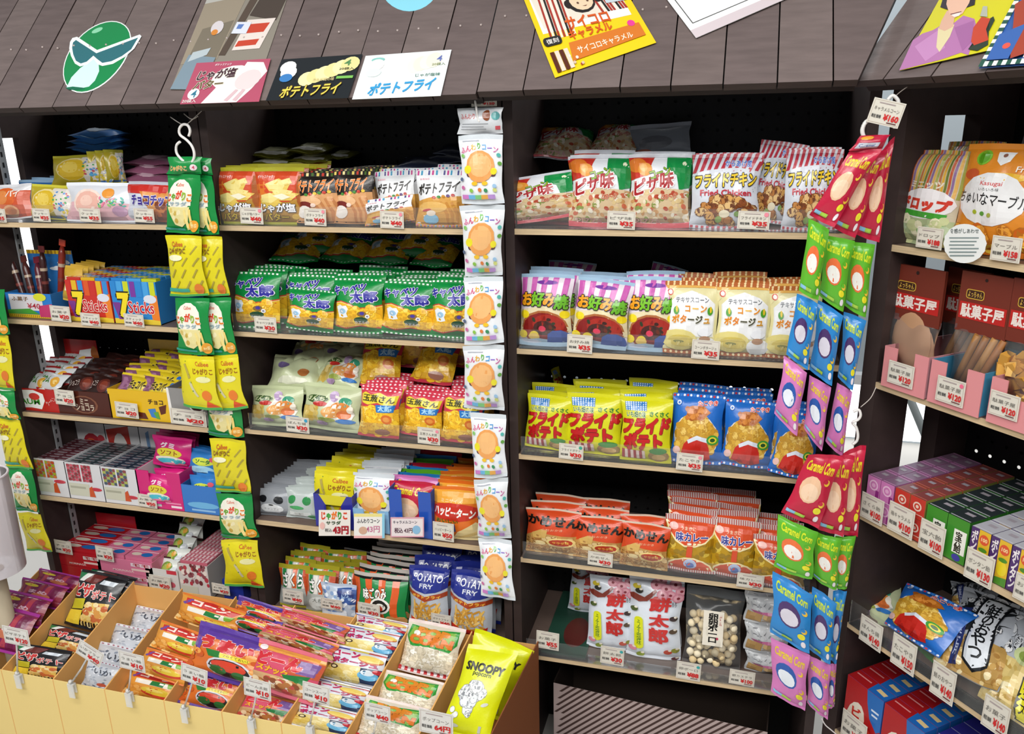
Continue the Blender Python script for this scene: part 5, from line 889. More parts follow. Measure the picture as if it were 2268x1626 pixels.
for i, (x, z_) in enumerate(((255, 0), (342, 0))):
    carton(F0, F0.at(x, 606, .2).x, .19, A_[1] + .001, .09, .07, .078, f'brown carton supporting the {["kraft", "red"][i]} flat box', '6a5236', cat='box')
# A third shelf: red, brown, yellow cartons
a = Art(.1, .06, 'b5201c', **NC).p('eceae6', (0, .1), (.5, .05), (.7, .2), (.72, .5), (.62, .9), (.4, .85), (.1, .9), (0, .7)).t('3a8a2c', 'BAUM', .08, .46, .6, .7, b=.03).e('c83a34', .5, .34, .12, .16).t('e8d0c8', 'クーヘン', .72, .4, .98, .6, b=.0, rot=-40)
s_ = Art(.2, .12, '8a1a1c', **NC).p('cfd0d0', (0, 1), (0, .6), (.2, .62), (.3, .5), (.5, .4), (.6, .2), (.9, .15), (.96, .6), (.7, .9), (.4, 1)).e('8a5a1c', .4, .42, .1, .16).e('8a4a1c', .93, .3, .09, .2).t('8a2a2a', 'バウム', .62, .34, .84, .5)
FR, w_, h_ = tray(F0, 'red carton of round cake packs with a tall wavy lid', 30, 862, 128, 920, .012, .16, a, 'a01c1c', .15, s_, A_[2])
for i in range(10): place('baum', FR, -.02 + .04 * (i % 2) + rnd.uniform(-.004, .004), .014 + .026 * (i // 2), h_ * .72 + .006 * (i // 2) + .004 * (i % 2), .95, .95, rnd.uniform(-4, 4), 52, rnd.uniform(-8, 8), f'white and red cake pack in the red carton, {ORD[i]} from the front', 'cake packs in the red carton')
a = Art(.1, .07, '4a1e14', **NC).e('7a4a34', .5, .55, .26, .38).e('4a1e14', .5, .55, .22, .33).t('d8c8b0', 'ミニ\nショコラ', .34, .3, .68, .8, b=.02)
FR, w_, h_ = tray(F0, 'dark brown carton of glossy chocolate packs', 130, 868, 246, 934, .012, .17, a, '3a1a14', 0, None, A_[2])
for i in range(10): place('cocoa', FR, -.028 + .052 * (i % 2) + rnd.uniform(-.004, .004), .012 + .028 * (i // 2), h_ * .72 + .005 * (i // 2), .95, .95, rnd.uniform(-5, 5), 48, rnd.uniform(-10, 10), f'glossy dark brown pack in the brown carton, {ORD[i]} from the front', 'chocolate packs in the brown carton')
a = Art(.12, .08, 'e0b41c', **NC).p('5a2414', (.4, .95), (.46, .72), (.58, .74), (.62, .95)).p('5a2414', (.82, .5), (.95, .4), (.92, .7), (.84, .76)).p('3a7ac0', (.64, .6), (.76, .56), (.78, .9), (.68, .86)).p('5aa03a', (.72, .7), (.8, .66), (.82, .92), (.76, .9)).t('3a2412', 'チョコ', .66, .26, .9, .42, b=.03)
s_ = Art(.1, .05, 'd8a41c', **NC).p('5a2414', (.55, .9), (.5, .5), (.7, .34), (.9, .4), (.95, .9)).t('4a2a10', 'バー', .12, .2, .44, .7, b=.04)
FR, w_, h_ = tray(F0, 'yellow carton of purple wafer packs with a low back card', 244, 866, 376, 940, .012, .17, a, 'd0a41c', .16, s_, A_[2])
for i in range(12): place('choba', FR, -.034 + .062 * (i % 2) + rnd.uniform(-.004, .004), .012 + .024 * (i // 2), h_ * .66 + .008 * (i // 2), 1, .95, rnd.uniform(-4, 4), 46, rnd.uniform(-8, 8), f'yellow and purple wafer pack in the yellow carton, {ORD[i]} from the front', 'wafer packs in the yellow carton')
a = Art(.1, .07, '8c8a88', **NC).p('e8e4e0', (0, 0), (.06, 0), (.1, 1), (0, 1)).e('d8d4d0', .74, .45, .2, .22).e('3a1c1c', .74, .45, .17, .16).r('e8e6e2', .1, .62, 1, 1)
tray(F0, 'grey white carton half hidden behind the green hanging strips', 374, 862, 458, 944, .012, .15, a, '8a8886', 0, None, A_[2])
# A fourth shelf: three white trays of bead candy tubes, pink tray, blue tray
lids = [Art(.09, .06, 'b4b4b6', **NC).e('a82a34', .58, .5, .28, .3).e('c85a3a', .55, .5, .2, .2).e('b53a44', .85, .3, .1, .08), Art(.09, .06, 'b4b4b6', **NC).p('b5342c', (.05, .1), (.7, .0), (.72, .6), (.4, .9), (.1, .5)).e('d8d4d0', .42, .45, .2, .3).e('b53a44', .85, .85, .12, .08), Art(.09, .06, 'b4b8c0', **NC).p('6a8ab0', (.2, .1), (.3, .05), (.3, .5), (.7, .8), (1, .9), (.6, 1), (.22, .7))]
cols = [['b5482c', '9aa02a', 'c8703a'], ['a83a4a', 'c85a6a', '8a2a34'], ['8a4a4a', 'a8b05a', '4a5a6a']]
for t in range(3):
    u0 = 70 + 79 * t; a = Art(.075, .085, 'd6d6d8', **NC).r('8a8684', .06, .04, .72, .5)
    a.dots(cols[t], .06, .04, .72, .5, 7, 6, .05, .045).r('d6d6d8', .42, .04, .46, .5).r('c8c8b4', .04, .56, .6, .9).r('a8a894', .08, .64, .5, .7).e('c83a4a', .78, .58 + .1 * t, .16, .05).p('c8542a', (.58, .9), (.6, .66), (.68, .6), (.74, .9)).t('9a3a3a', 'どんどん', .68, .56 + .1 * t, .88, .6 + .1 * t)
    FR, w_, h_ = tray(F0, f'white tray of bead candy tubes, {["first from the outer upright", "middle of three", "beside the pink candy tray"][t]}', u0, 1018 + 10 * t, u0 + 79, 1100 + 9 * t, .004, .155, a, 'd0d0d2', .15, lids[t], A_[3], group='white trays of bead candy')
    for i in range(3):
        for j in range(10):
            c = ['5a2c34', '3a4448', '2f3a4a'][t]; tp = Art(.02, .012, c, **NC).r('9a9aa0', .1, .2, .9, .45).r('8a6a70', .3, .6, .7, .8)
            carton(FR, -w_ / 2 + w_ * (i + .5) / 3, .006 + .0145 * j, .003, w_ / 3 - .0025, .0125, h_ * .93, f'dark patterned candy tube, {ORD[j]} from front, {["outer", "middle", "inner"][i]} column of {["first", "second", "third"][t]} white tray', c, None, tp, name='candy_tube', cat='candy tube', group='candy tubes in the white trays', key=f'tube{t}')
a = Art(.1, .085, 'cf1c72', **NC).r('d0d0d4', .0, .66, .5, .94).r('e888b0', .5, .8, .95, .84).r('f0d8e4', .72, .88, .96, .94)
FR, w_, h_ = tray(F0, 'bright pink candy tray beside the white bead trays', 306, 1046, 402, 1130, .004, .13, a, 'b81864', 0, None, A_[3], notch=.04)
for j in range(5): place('gummy', FR, rnd.uniform(-.003, .003), -.002 if j == 0 else .012 + .024 * j, .016, .95, .95, rnd.uniform(-3, 3), 10, 0, f'bright pink candy pack in the pink tray, {ORD[j]} from the front', 'pink candy packs in the pink tray')
for i in range(3): stand('gummy', F0, A_[3], 336 + 8 * i, 962 - 6 * i, 420 + 8 * i, 1034 - 6 * i, .06 + .03 * i, 3, 8, free=True, label=f'bright pink candy pack stacked above the pink tray, {ORD[i]} from the front', group='pink candy packs stacked above')
a = Art(.1, .085, '2f74c2', **NC).e('6ab0dc', .5, .7, .4, .12).r('8ab8e0', .2, .85, .8, .92)
FR, w_, h_ = tray(F0, 'blue candy tray beside the hanging strips', 406, 1078, 492, 1142, .004, .12, a, '2a62a8', 0, None, A_[3])
for j in range(4): place('soda', FR, rnd.uniform(-.003, .003), .01 + .026 * j, .02, .92, .95, rnd.uniform(-3, 3), 8, 0, f'blue soda candy pack in the blue tray, {ORD[j]} from the front', 'blue candy packs in the blue tray')
for i in range(3): stand('soda', F0, A_[3], 412 + 4 * i, 992 - 4 * i, 486 + 4 * i, 1062 - 4 * i, .06 + .03 * i, 3, 8, free=True, label=f'blue soda candy pack stacked above the blue tray, {ORD[i]} from the front', group='blue candy packs stacked above')
# A fifth shelf
def chewbox(nm, col, u0, u1, vt, vb, zz, cnt, rows, tcol):
    a = Art(.1, .045, col, **NC).r('d8d4d0' if nm == 'red' else 'e8d4dc', .62, .16, .97, .4).r('e8c8c0', .62, .55, .94, .7).t('f4dcd8', 'MORINAGA', .28, .72, .66, .86).t('a82430', 'モモ', .66, .18, .94, .38, b=.03)
    for s_, (va, vb_) in enumerate(((vt, (vt + vb) / 2), ((vt + vb) / 2, vb))):
        lab = f'{nm} candy carton, {"upper" if s_ == 0 else "lower"} of its stack of two'
        c0 = F0.at((u0 + u1) / 2, vb, .02)
        FR, w_, h_ = tray(F0, lab, u0, va, u1, vb_, .02, .15, a, col, (.085 if (nm == 'red' and s_ == 0) else 0), None, zz + (.043 if s_ == 0 else 0), h=.042, group=nm + ' candy cartons', inner=col)
        if s_ == 0:
            for i in range(cnt):
                for j in range(rows):
                    tp = Art(.04, .03, tcol, **NC).e('2a6ab0', .68, .5, .2, .32).e('d8c8b8', .3, .5, .18, .25).stripes(['f0d0d8'], 0, .0, 1, .08, 1, duty=1)
                    carton(FR, -w_ / 2 + w_ * (i + .5) / cnt, .006 + .034 * j, .024, w_ / cnt - .004, .031, .027, f'small {nm} candy box, {ORD[j]} from front, {ORD[i]} column of the upper {nm} carton', tcol, Art(.04, .02, 'efe2e8' if nm == 'pink' else 'c8282c', **NC), tp, group=f'small {nm} candy boxes', key='chew' + nm)
chewbox('red', 'b5202a', 122, 216, 1190, 1286, A_[4], 1, 4, 'b8202a')
chewbox('pink', 'd87a98', 212, 332, 1202, 1310, A_[4], 2, 4, 'd0708f')
a = Art(.09, .07, 'd6d4d0', **NC).r('c83a4a', .66, .0, .96, .16).r('c8c8b8', .04, .4, .6, .9).e('c85a6a', .78, .6, .1, .12).t('8a3a3a', 'ゼリー', .1, .5, .5, .64)
FR, w_, h_ = tray(F0, 'white tray of apple pouches beside the pink cartons', 326, 1262, 396, 1312, .02, .16, a, 'c8bfae', 0, None, A_[4])
for j in range(5): place('green_candy', FR, 0, .016 + .028 * j, .012 + .02 * j, 1.0, 1.0, rnd.uniform(-4, 4), 30, rnd.uniform(-6, 6), f'white pouch with green apple print, {ORD[j]} from the front', 'apple pouches')
a = Art(.07, .06, 'd0ccc8', **NC).puffs(['b53a4a', '6a2a34', 'e8dcd4', '8a4a54'], 40, .06, lambda u, v: v < .6).r('c8c8b8', .04, .66, .6, .94)
FR, w_, h_ = tray(F0, 'white tray of red checked packs beside the apple pouches', 398, 1252, 462, 1316, .02, .19, a, 'b5b0a8', 0, None, A_[4])
for j in range(9): carton(FR, 0, .008 + .019 * j, .003, w_ - .008, .016, h_ * 1.02 + .002 * j, f'red checked pack, {ORD[j]} from the front of its white tray', 'c86a7a', None, Art(.06, .016, 'd8a0a8', **NC).stripes(['a83a4a', 'e8d8d8'], 0, .1, 1, .9, 14), group='red checked packs', name='candy_pack', cat='candy pack', key='chk')
carton(F0, F0.at(522, 1345, .03).x, .03, A_[4] + .001, .06, .1, .06, 'indigo box standing under the hanging green strips', '23389a', cat='box')
# B fourth shelf trays and hand-written cards
tray(F0, 'indigo tray holding the yellow stick packs', 698, 1098, 782, 1180, .006, .2, Art(.09, .07, '2a2e96', **NC).p('d8cc1e', (.14, 0), (.86, 0), (.7, .3), (.3, .3)), '2a2e96', 0, None, B_[3], notch=.045)
tray(F0, 'pale blue tray holding the white puff packs', 784, 1130, 862, 1188, .006, .2, Art(.08, .05, '8ab8dc', **NC).e('e8f0f6', .3, .4, .2, .2), '9ac0dc', 0, None, B_[3], notch=.02)
tray(F0, 'bright blue tray holding the mixed corn packs', 864, 1088, 956, 1196, .006, .2, Art(.09, .1, '1f50b0', **NC), '1f50b0', 0, None, B_[3], notch=.075)
# --- price tags and acrylic lips
def price(fr, u0, v0, u1, v1, Y, pr_, label, txt='テキサスコーン', rot=0, paper='d8d3c6', dot=None, name='price_tag', cat='price tag'):
    P = [fr.at(u, v, Y) for u, v in ((u0, v0), (u1, v0), (u1, v1), (u0, v1))]; c = sum(P, V()) / 4; w_ = (P[1].x - P[0].x + P[2].x - P[3].x) / 2; h_ = (P[0].z - P[3].z + P[1].z - P[2].z) / 2
    a = Art(w_, h_, paper, **NC).r('b8a89a', .04, .05, .96, .065).r('b8a89a', .04, .935, .96, .95).r('b8a89a', .04, .05, .05, .95).r('b8a89a', .95, .05, .96, .95).r('a89a98', .2, .13, .7, .17)
    a.t('6a6660', txt, .1, .3, .88, .47, b=.0).t('3a3a3a', '税抜価格', .08, .62, .38, .76, b=.02).t('c82a2a', pr_, .46, .56, .92, .8, b=.04).r('6a3a3a', .6, .85, .9, .89)
    if dot: a.e(dot, .88, .17, .07)
    q = M.Rotation(math.radians(rot), 4, 'Y')
    return sign(name, label, cat, [fr.w(*(V((c.x, Y, c.z)) + q @ V((sx * w_ / 2, 0, sz * h_ / 2)))) for sx, sz in ((-1, 1), (1, 1), (1, -1), (-1, -1))], a, PAPER, 'shelf price tags', .0008)
PT = [(F0, 1345, 468, 1407, 508, -.006, '¥35', 'below the middle pizza bag', None), (F0, 1634, 468, 1705, 508, -.006, '¥35', 'below the fried chicken bags', 'e88a9a'),
 (F0, 1256, 742, 1312, 782, -.006, '¥35', 'below the pink pancake bags', None), (F0, 1532, 754, 1594, 796, -.006, '¥35', 'below the cream soup bags', None), (F0, 1238, 984, 1292, 1018, -.006, '¥30', 'below the lime bags', '3aa08a'), (F0, 1498, 1005, 1557, 1043, -.012, '¥35', 'below the blue bags', 'e88a9a'),
 (F0, 1302, 1224, 1357, 1254, -.006, '¥30', 'below the orange cracker bags', None), (F0, 1632, 1272, 1692, 1303, -.006, '¥30', 'below the curry bags', None), (F0, 1188, 1400, 1238, 1438, -.004, '¥55', 'in front of the green mat', None), (F0, 1330, 1434, 1382, 1472, -.004, '¥30', 'below the tall blossom bags', '3aa0a0'), (F0, 1498, 1468, 1552, 1506, -.004, '¥88', 'below the clear ball bag', '3aa0a0'), (F0, 1615, 1486, 1672, 1518, -.004, '¥100', 'below the silver cake packs', None),
 (F0, 532, 460, 582, 496, -.006, '¥40', 'below the gold chip bags', 'e88a9a'), (F0, 674, 462, 722, 500, -.006, '¥40', 'below the orange potato bags', 'e88a9a'), (F0, 842, 468, 894, 506, -.006, '¥40', 'below the white potato bags', 'e88a9a'), (F0, 564, 702, 612, 737, -.006, '¥30', 'below the green puff bags', None), (F0, 634, 924, 684, 958, -.006, '¥30', 'below the pale green bags', '3a9ac0'), (F0, 925, 948, 974, 984, -.006, '¥30', 'below the pink corn bags', 'e88a9a'),
 (F0, 959, 1158, 1005, 1198, -.006, '¥50', 'below the orange rice crackers', None), (F0, 627, 1308, 671, 1336, -.004, '¥40', 'below the orange green silver packs', None), (F0, 711, 1327, 757, 1350, -.004, '¥40', 'below the silver blue pack', None), (F0, 793, 1337, 841, 1366, -.004, '¥30', 'below the striped biscuit packs', None), (F0, 955, 1361, 999, 1388, -.004, '¥40', 'below the blue fry bags', None),
 (F0, 72, 462, 110, 491, -.006, '¥35', 'below the yellow cookies', None), (F0, 176, 462, 222, 492, -.006, '¥35', 'below the peach cookies', None), (F0, 297, 462, 341, 493, -.006, '¥55', 'below the chocolate cookies', None), (F0, -30, 462, 12, 492, -.006, '¥35', 'below the orange buns', None), (F0, 112, 678, 155, 712, -.004, '¥20', 'below the gold foil packs', None), (F0, 179, 694, 221, 722, -.004, '¥40', 'on the red stick box', None), (F0, 275, 696, 318, 724, -.004, '¥40', 'on the blue stick box', None),
 (F0, 122, 864, 164, 897, .004, '¥20', 'on the brown carton', None), (F0, 256, 892, 305, 925, .004, '¥20', 'on the yellow carton', None), (F0, 378, 908, 456, 942, .002, '¥20', 'on the grey carton by the strips', None), (F0, 306, 1096, 346, 1124, -.004, '¥50', 'on the pink candy tray', None), (F0, 122, 1198, 158, 1226, .012, '¥30', 'on the red candy carton', None), (F0, 213, 1212, 250, 1242, .012, '¥30', 'on the pink candy carton', None), (F0, 332, 1276, 378, 1306, .012, '¥20', 'on the apple pouch tray', None), (F0, 470, 1294, 508, 1316, .01, '¥20', 'beside the indigo box', None),
 (FD, 2030, 504, 2088, 551, -.008, '¥188', 'below the striped drop bag', None), (FD, 2195, 524, 2262, 580, -.008, '¥158', 'below the orange marble bag', None), (FD, 1966, 804, 2024, 855, -.012, '¥120', 'on the first pink tray from the corner post', None), (FD, 2073, 838, 2137, 896, -.012, '¥120', 'on the second pink tray', 'e86a8a'), (FD, 2190, 870, 2258, 926, -.012, '¥120', 'on the third pink tray', None),
 (FD, 1906, 1098, 1957, 1156, -.008, '¥100', 'below the pink caramel boxes', None), (FD, 1966, 1119, 2025, 1186, -.008, '¥100', 'below the red caramel boxes', None), (FD, 2035, 1157, 2093, 1228, -.008, '¥100', 'below the green boxes', None), (FD, 2136, 1222, 2202, 1294, -.008, '¥130', 'below the purple and yellow boxes', None), (FD, 2244, 1278, 2310, 1340, -.008, '¥100', 'below the end boxes', None),
 (FD, 1903, 1372, 1955, 1433, -.008, '¥140', 'below the pale green bag', None), (FD, 1973, 1413, 2030, 1486, -.008, '¥150', 'below the tilted blue bag', None), (FD, 2060, 1474, 2117, 1552, -.008, '¥140', 'below the black white fish bag', None), (FD, 2174, 1549, 2237, 1626, -.008, '¥140', 'below the yellow label bag', None), (FD, 1862, 1586, 1920, 1650, -.012, '¥100', 'on the red and blue boxes', None)]
PN = (('pizza', 'ピザ味'), ('fried', 'フライドチキン'), ('pancake', 'お好み焼'), ('soup bags', 'コーンポタージュ'), ('lime', 'フライドポテト'), ('tilted blue', 'たこやき'), ('blue bags', 'たこやき'), ('cracker bags', 'かめせん'), ('curry', '味カレー'), ('blossom', '餅太郎'), ('ball', '卵ボーロ'), ('silver cake', '銀カステラ'), ('chip bags', 'じゃが塩バター'), ('orange potato', 'ポテトフライ'), ('white potato', 'ポテトフライ'), ('green puff', 'キャベツ太郎'), ('pale green', 'ぼんち揚'), ('pink corn', '玉葱さん太郎'), ('rice', 'ハッピーターン'), ('fry', 'ポテトフライ'), ('cookies', 'クッキー'), ('stick box', 'スティック'), ('carton', 'チョコ'), ('drop', 'ドロップ'), ('marble', 'マーブル'), ('pink tray', '駄菓子屋'), ('pink caramel', 'さくら飴'), ('red caramel', '梅キャラメル'), ('green boxes', '宝六飴'), ('purple', 'ボンタン飴'), ('fish', '鮭のおやつ'))
for q in PT: price(*q[:7], f'small cream price tag {q[7]}', next((v for k_, v in PN if k_ in q[7]), 'お菓子'), rot=(2 if q[0] is F0 else 0), dot=q[8])
def lip(fr, u0, u1, z, label, Y=-.003, h=.042):
    x0, x1 = fr.at(u0, fr.pr(0, Y, z)[1], Y).x, fr.at(u1, fr.pr(0, Y, z)[1], Y).x; b = MB()
    b.box(x0, Y, z + .0005, x1, Y + .0016, z + h, 'fff'); b.box(x0, Y + .0016, z + .0005, x1, Y + .03, z + .002, 'fff')
    o = b.obj('acrylic_lip', ACR); o.matrix_world = fr.m; tag(o, label, 'shelf lip', 'clear acrylic shelf lips')
for fr, z, u0, u1, n in ((F0, C_[0], 1141, 1860, 'pizza and chicken shelf'), (F0, C_[1], 1150, 1840, 'pancake and soup shelf'), (F0, C_[2], 1154, 1820, 'lime and blue bag shelf'), (F0, C_[3], 1158, 1800, 'cracker and curry shelf'), (F0, C_[4], 1166, 1780, 'tall blossom bag shelf'), (F0, B_[0], 490, 1060, 'gold and white potato shelf'), (F0, B_[1], 522, 1070, 'green puff bag shelf'), (F0, B_[2], 560, 1090, 'pale and pink bag shelf'), (F0, A_[0], -60, 440, 'cookie shelf'), (FD, D_[3], 1880, 2330, 'fish snack shelf of the corner unit')): lip(fr, u0, u1, z, 'clear acrylic lip along the ' + n, h=.055 if n.startswith('fish') else .042)
# hand-written signs
def card(fr, u0, v0, u1, v1, Y, a, label, name='price_sign', outline=None, rot=0):
    return sign(name, label, 'sign', [fr.w(*fr.at(u, v, Y)) for u, v in ((u0, v0), (u1, v0), (u1, v1), (u0, v1))], a, PAPER, None, .0008, outline=outline)
a = Art(.075, .06, 'e9e4dc', **NC)
for i, c in enumerate('じゃがりこ'): a.t(['d84a2a', '3a9a3a', 'e8782a', '3a9a3a', 'd84a2a'][i], c, .06 + .175 * i, .06, .22 + .175 * i, .36, b=.05)
a.t('2a4a2a', 'サラダ', .24, .42, .7, .56, b=.03).t('a82430', '43円', .46, .62, .94, .92, b=.05).t('333', '税込', .2, .7, .42, .84).e('e8b8b0', .12, .6, .08, .14)
card(F0, 706, 1130, 776, 1187, -.008, a, 'bright handwritten sign below the yellow stick packs, price 43')
a = Art(.075, .06, 'eceae4', **NC).r('e8dc8a', 0, .0, 1, .12).r('e8b0b0', 0, .9, 1, 1).r('8ac8e0', .92, 0, 1, 1).t('2a2a3a', 'ふんわりコーン', .1, .2, .84, .38, b=.02).t('c87a9a', '43円', .4, .5, .84, .76, b=.02).e('d0a890', .3, .68, .14, .16)
card(F0, 784, 1138, 852, 1192, -.008, a, 'handwritten sign with rainbow border below the white puff packs')
a = Art(.085, .05, 'e6dcdc', **NC).r('d89aa8', 0, 0, 1, .06).r('d89aa8', 0, .94, 1, 1).r('d89aa8', 0, 0, .03, 1).r('d89aa8', .97, 0, 1, 1).t('4a4a5a', 'キャラメルコーン', .08, .16, .8, .32).t('5a3a4a', '税込 43円', .12, .52, .66, .78, b=.02).e('8ab8d8', .78, .62, .12, .22)
card(F0, 865, 1146, 939, 1190, -.008, a, 'handwritten sign with pink border below the corn packs')
a = Art(.09, .08, 'e4e6e4', **NC).t('2a3a3a', '食感がしあわせ', .16, .12, .84, .24, b=.01)
for i in range(6): a.r('7a8a8a', .14 + .02 * (i % 2), .34 + .09 * i, .84 - .05 * (i % 3), .37 + .09 * i)
card(FD, 2090, 496, 2184, 583, -.012, a, 'round white handwritten sign between drop and marble bags', 'round_sign', [(.5 + .5 * math.cos(2 * PI * i / 32) * (1 + .02 * math.cos(i * PI)), .5 + .5 * math.sin(2 * PI * i / 32)) for i in range(32)])
# ================= corner unit =================
stand('drop', FD, D_[0], 1996, 332, 2124, 536, .03, 0, 6, label='striped fruit drop bag with red letters, in front by the corner post', group='drop bags')
stand('marble', FD, D_[0], 2118, 318, 2296, 560, .03, 0, 6, label='orange marble candy bag with white oval, beside the drops', group='marble bags')
stand('drop', FD, D_[0], 2072, 312, 2196, 516, .09, 0, 8, label='striped fruit drop bag standing behind the other two', group='drop bags')
stand('marble', FD, D_[0], 2240, 316, 2400, 540, .09, 0, 8, label='orange marble candy bag behind the front one', group='marble bags')
stand('silver', FD, D_[0], 2236, 292, 2350, 420, .16, 0, 10, label='dim silver backed bag behind the marble bags')
pk = Art(.11, .07, 'd88a8e', **NC)
for i, (u0, v0, u1, v1) in enumerate(((1954, 776, 2054, 868), (2056, 806, 2176, 912), (2188, 838, 2316, 960))):
    tray(FD, f'pink carton with a notched front, {["first from the corner post", "second from the corner post", "third from the corner post"][i]}', u0, v0, u1, v1, -.008, .17, Art(.11, .07, 'd98c8f', **NC), ['c98a90', '3f88ac', 'c98a90'][i], 0, None, D_[1], h=.075, group='pink notched cartons', notch=.026, inner='b07a80')
def dagashi(fr, u0, v0, u1, v1, Y, fill, label):
    x0, x1 = fr.at(u0, v0, Y).x, fr.at(u1, v0, Y).x; xc, w_ = (x0 + x1) / 2, x1 - x0; zt = fr.at((u0 + u1) / 2, v0, Y).z; z0 = D_[1] + .006; h_ = zt - z0; hc = .1
    root = empty('candy_bag', label, 'candy bag', fr.m @ M.Translation((xc, Y, z0)), 'sweets with brown header cards')
    k = Kind(); k.w = w_; k.h = h_ - hc + .012; k.t = .03; k.base = k.seal = k.back = 'ccc'; k.st = .05; k.sb = .05; k.seed = int(u0); k.mt = FILM; k.cr = 2; k.name = 'film'; k.art = Art(.1, .1, 'fff', cut=None)
    bag_parts(k, 'film', root=root)
    a = Art(w_, hc, '6e2a1c', **NC).t('c82a24', '', 0, 0, 1, 1) if False else Art(w_, hc, '6e2a1c', **NC)
    a.rr('c8a03a', .14, .28, .5, .44, .05).rr('3a1c14', .155, .295, .485, .425, .04).t('d8b04a', 'よっちゃん', .18, .31, .46, .41).r('b5201c', .04, .5, .96, .78).t('e4d8d0', '駄菓子屋', .08, .53, .92, .75, b=.03).e('2a1412', .5, .1, .03)
    for s_ in (1, -1):
        b = MB(); b.box(-w_ / 2, s_ * .002 - .001, h_ - hc, w_ / 2, s_ * .002 + .001, h_, '6e2a1c')
        if s_ < 0: b.art(a, lambda X, Y_, o: V((X, -.0032 - o, Y_ + h_ - hc / 2)), .0002, .00005, False)
        b.obj('header_card', CARD, root)
    b = MB(); rq = random.Random(int(u0))
    if fill == 'flat': b.ball((0, 0, .075), .042, 'b58a68', 14, (1, .16, 1.5)); b.ball((.012, .004, .06), .036, 'a87a58', 14, (1, .16, 1.5))
    elif fill == 'stick':
        for q in range(4): b.tube([(-.035 + .01 * q, .002 * q - .004, .01), (.0 + .014 * q, .002 * q - .004, h_ - hc)], .006, ['9a6a34', '8a5a2c', 'a87a44', '945f2e'][q], 8)
    else:
        for q in range(40): 
            m = M.Translation((rq.uniform(-.036, .036), rq.uniform(-.008, .008), rq.uniform(.015, h_ - hc - .02))) @ M.Rotation(rq.uniform(0, 3), 4, 'X') @ M.Rotation(rq.uniform(0, 3), 4, 'Z'); b.box(-.009, -.007, -.009, .009, .007, .009, rq.choice(['d8a24a', 'e0b464', 'c8923c']), m)
    b.obj('sweets', mat_sweet, root); return root
mat_sweet = mat('sweet', .5, spec=.4)
dagashi(FD, 1980, 592, 2100, 0, .03, 'flat', 'flat brown sweets under a brown header card, in the first pink carton')
dagashi(FD, 2104, 598, 2200, 0, .1, 'stick', 'brown stick sweets behind, header card half hidden')
dagashi(FD, 2134, 608, 2252, 0, .03, 'stick', 'brown stick sweets under a brown header card, in the second pink carton')
dagashi(FD, 2248, 625, 2380, 0, .03, 'cube', 'golden cube sweets under a brown header card, in the third pink carton')
# caramel boxes: columns of small cartons, two layers or one tall one
def boxes(x0, n, bw, hh, layers, rows, col, front, top, sidec, nm):
    for i in range(n):
        for l in range(layers):
            for j in range(rows):
                carton(FD, x0 + bw * (i + .5), .004 + .047 * j, D_[2] + .0008 + hh * l, bw - .0012, .045, hh - .0008, f'{nm}, {ORD[i]} column, {ORD[j]} row back{", upper" if layers == 2 and l else (", lower" if layers == 2 else "")}', col, front, top, sidec, nm + ' rows', key=nm)
tp = lambda c, d: Art(.03, .045, c, **NC).r(d, .04, .04, .96, .1).r('a8a0a8', .3, .3, .7, .5).r(d, .04, .9, .96, .96)
boxes(.004, 2, .031, .042, 2, 5, 'c878b4', Art(.03, .04, 'cc7cb8', **NC).e('e8c0dc', .5, .4, .34, .26).e('cc7cb8', .5, .4, .25, .19).e('e0a8d0', .5, .4, .14, .1).r('e8c0dc', .0, .96, 1, 1).r('8a2a7a', .7, .6, .95, .95), tp('8a6a84', 'd090c0'), 'a85a94', 'small pink caramel box')
boxes(.068, 2, .033, .042, 2, 5, 'c0382e', Art(.03, .04, 'c43c2e', **NC).e('e8d0c0', .5, .42, .28, .22).e('c43c2e', .5, .42, .2, .15).e('e8d0c0', .5, .42, .1, .08).r('e8b8a8', .1, .76, .9, .8), tp('8a4644', 'c86a5a'), '8a8a44', 'small red caramel box')
boxes(.137, 2, .042, .082, 1, 5, '3a8a2a', Art(.04, .085, '2f7a2a', **NC).r('ecebe2', .36, .26, .94, .8).t('1c1c18', '宝\n六\n飴', .44, .3, .76, .78, b=.03).e('3a3a9a', .6, .9, .2, .08), tp('2c3436', 'b8bcbc'), '2f6a26', 'small green box with white label')
boxes(.224, 4, .036, .08, 1, 5, '4a2a6a', Art(.036, .085, '4a2a6a', **NC).t('ece4e8', 'ボンタンアメ', .08, .06, .4, .94, b=.03) if False else Art(.036, .085, '4a2a6a', **NC).t('ece4e8', 'ボ\nン\nタ\nン', .06, .06, .36, .92, b=.03).r('e0b42a', .42, 0, 1, 1).e('d8502a', .7, .2, .24, .12).t('f4d8a0', '100', .56, .16, .86, .24, b=.03).e('e8d02a', .7, .62, .26, .17).e('4a8a2a', .7, .43, .22, .05).p('4a8a2a', (.42, .85), (1, .8), (1, 1), (.42, 1)), tp('b8b8c0', 'd8d8dc'), '3a2a5a', 'small purple and yellow box')
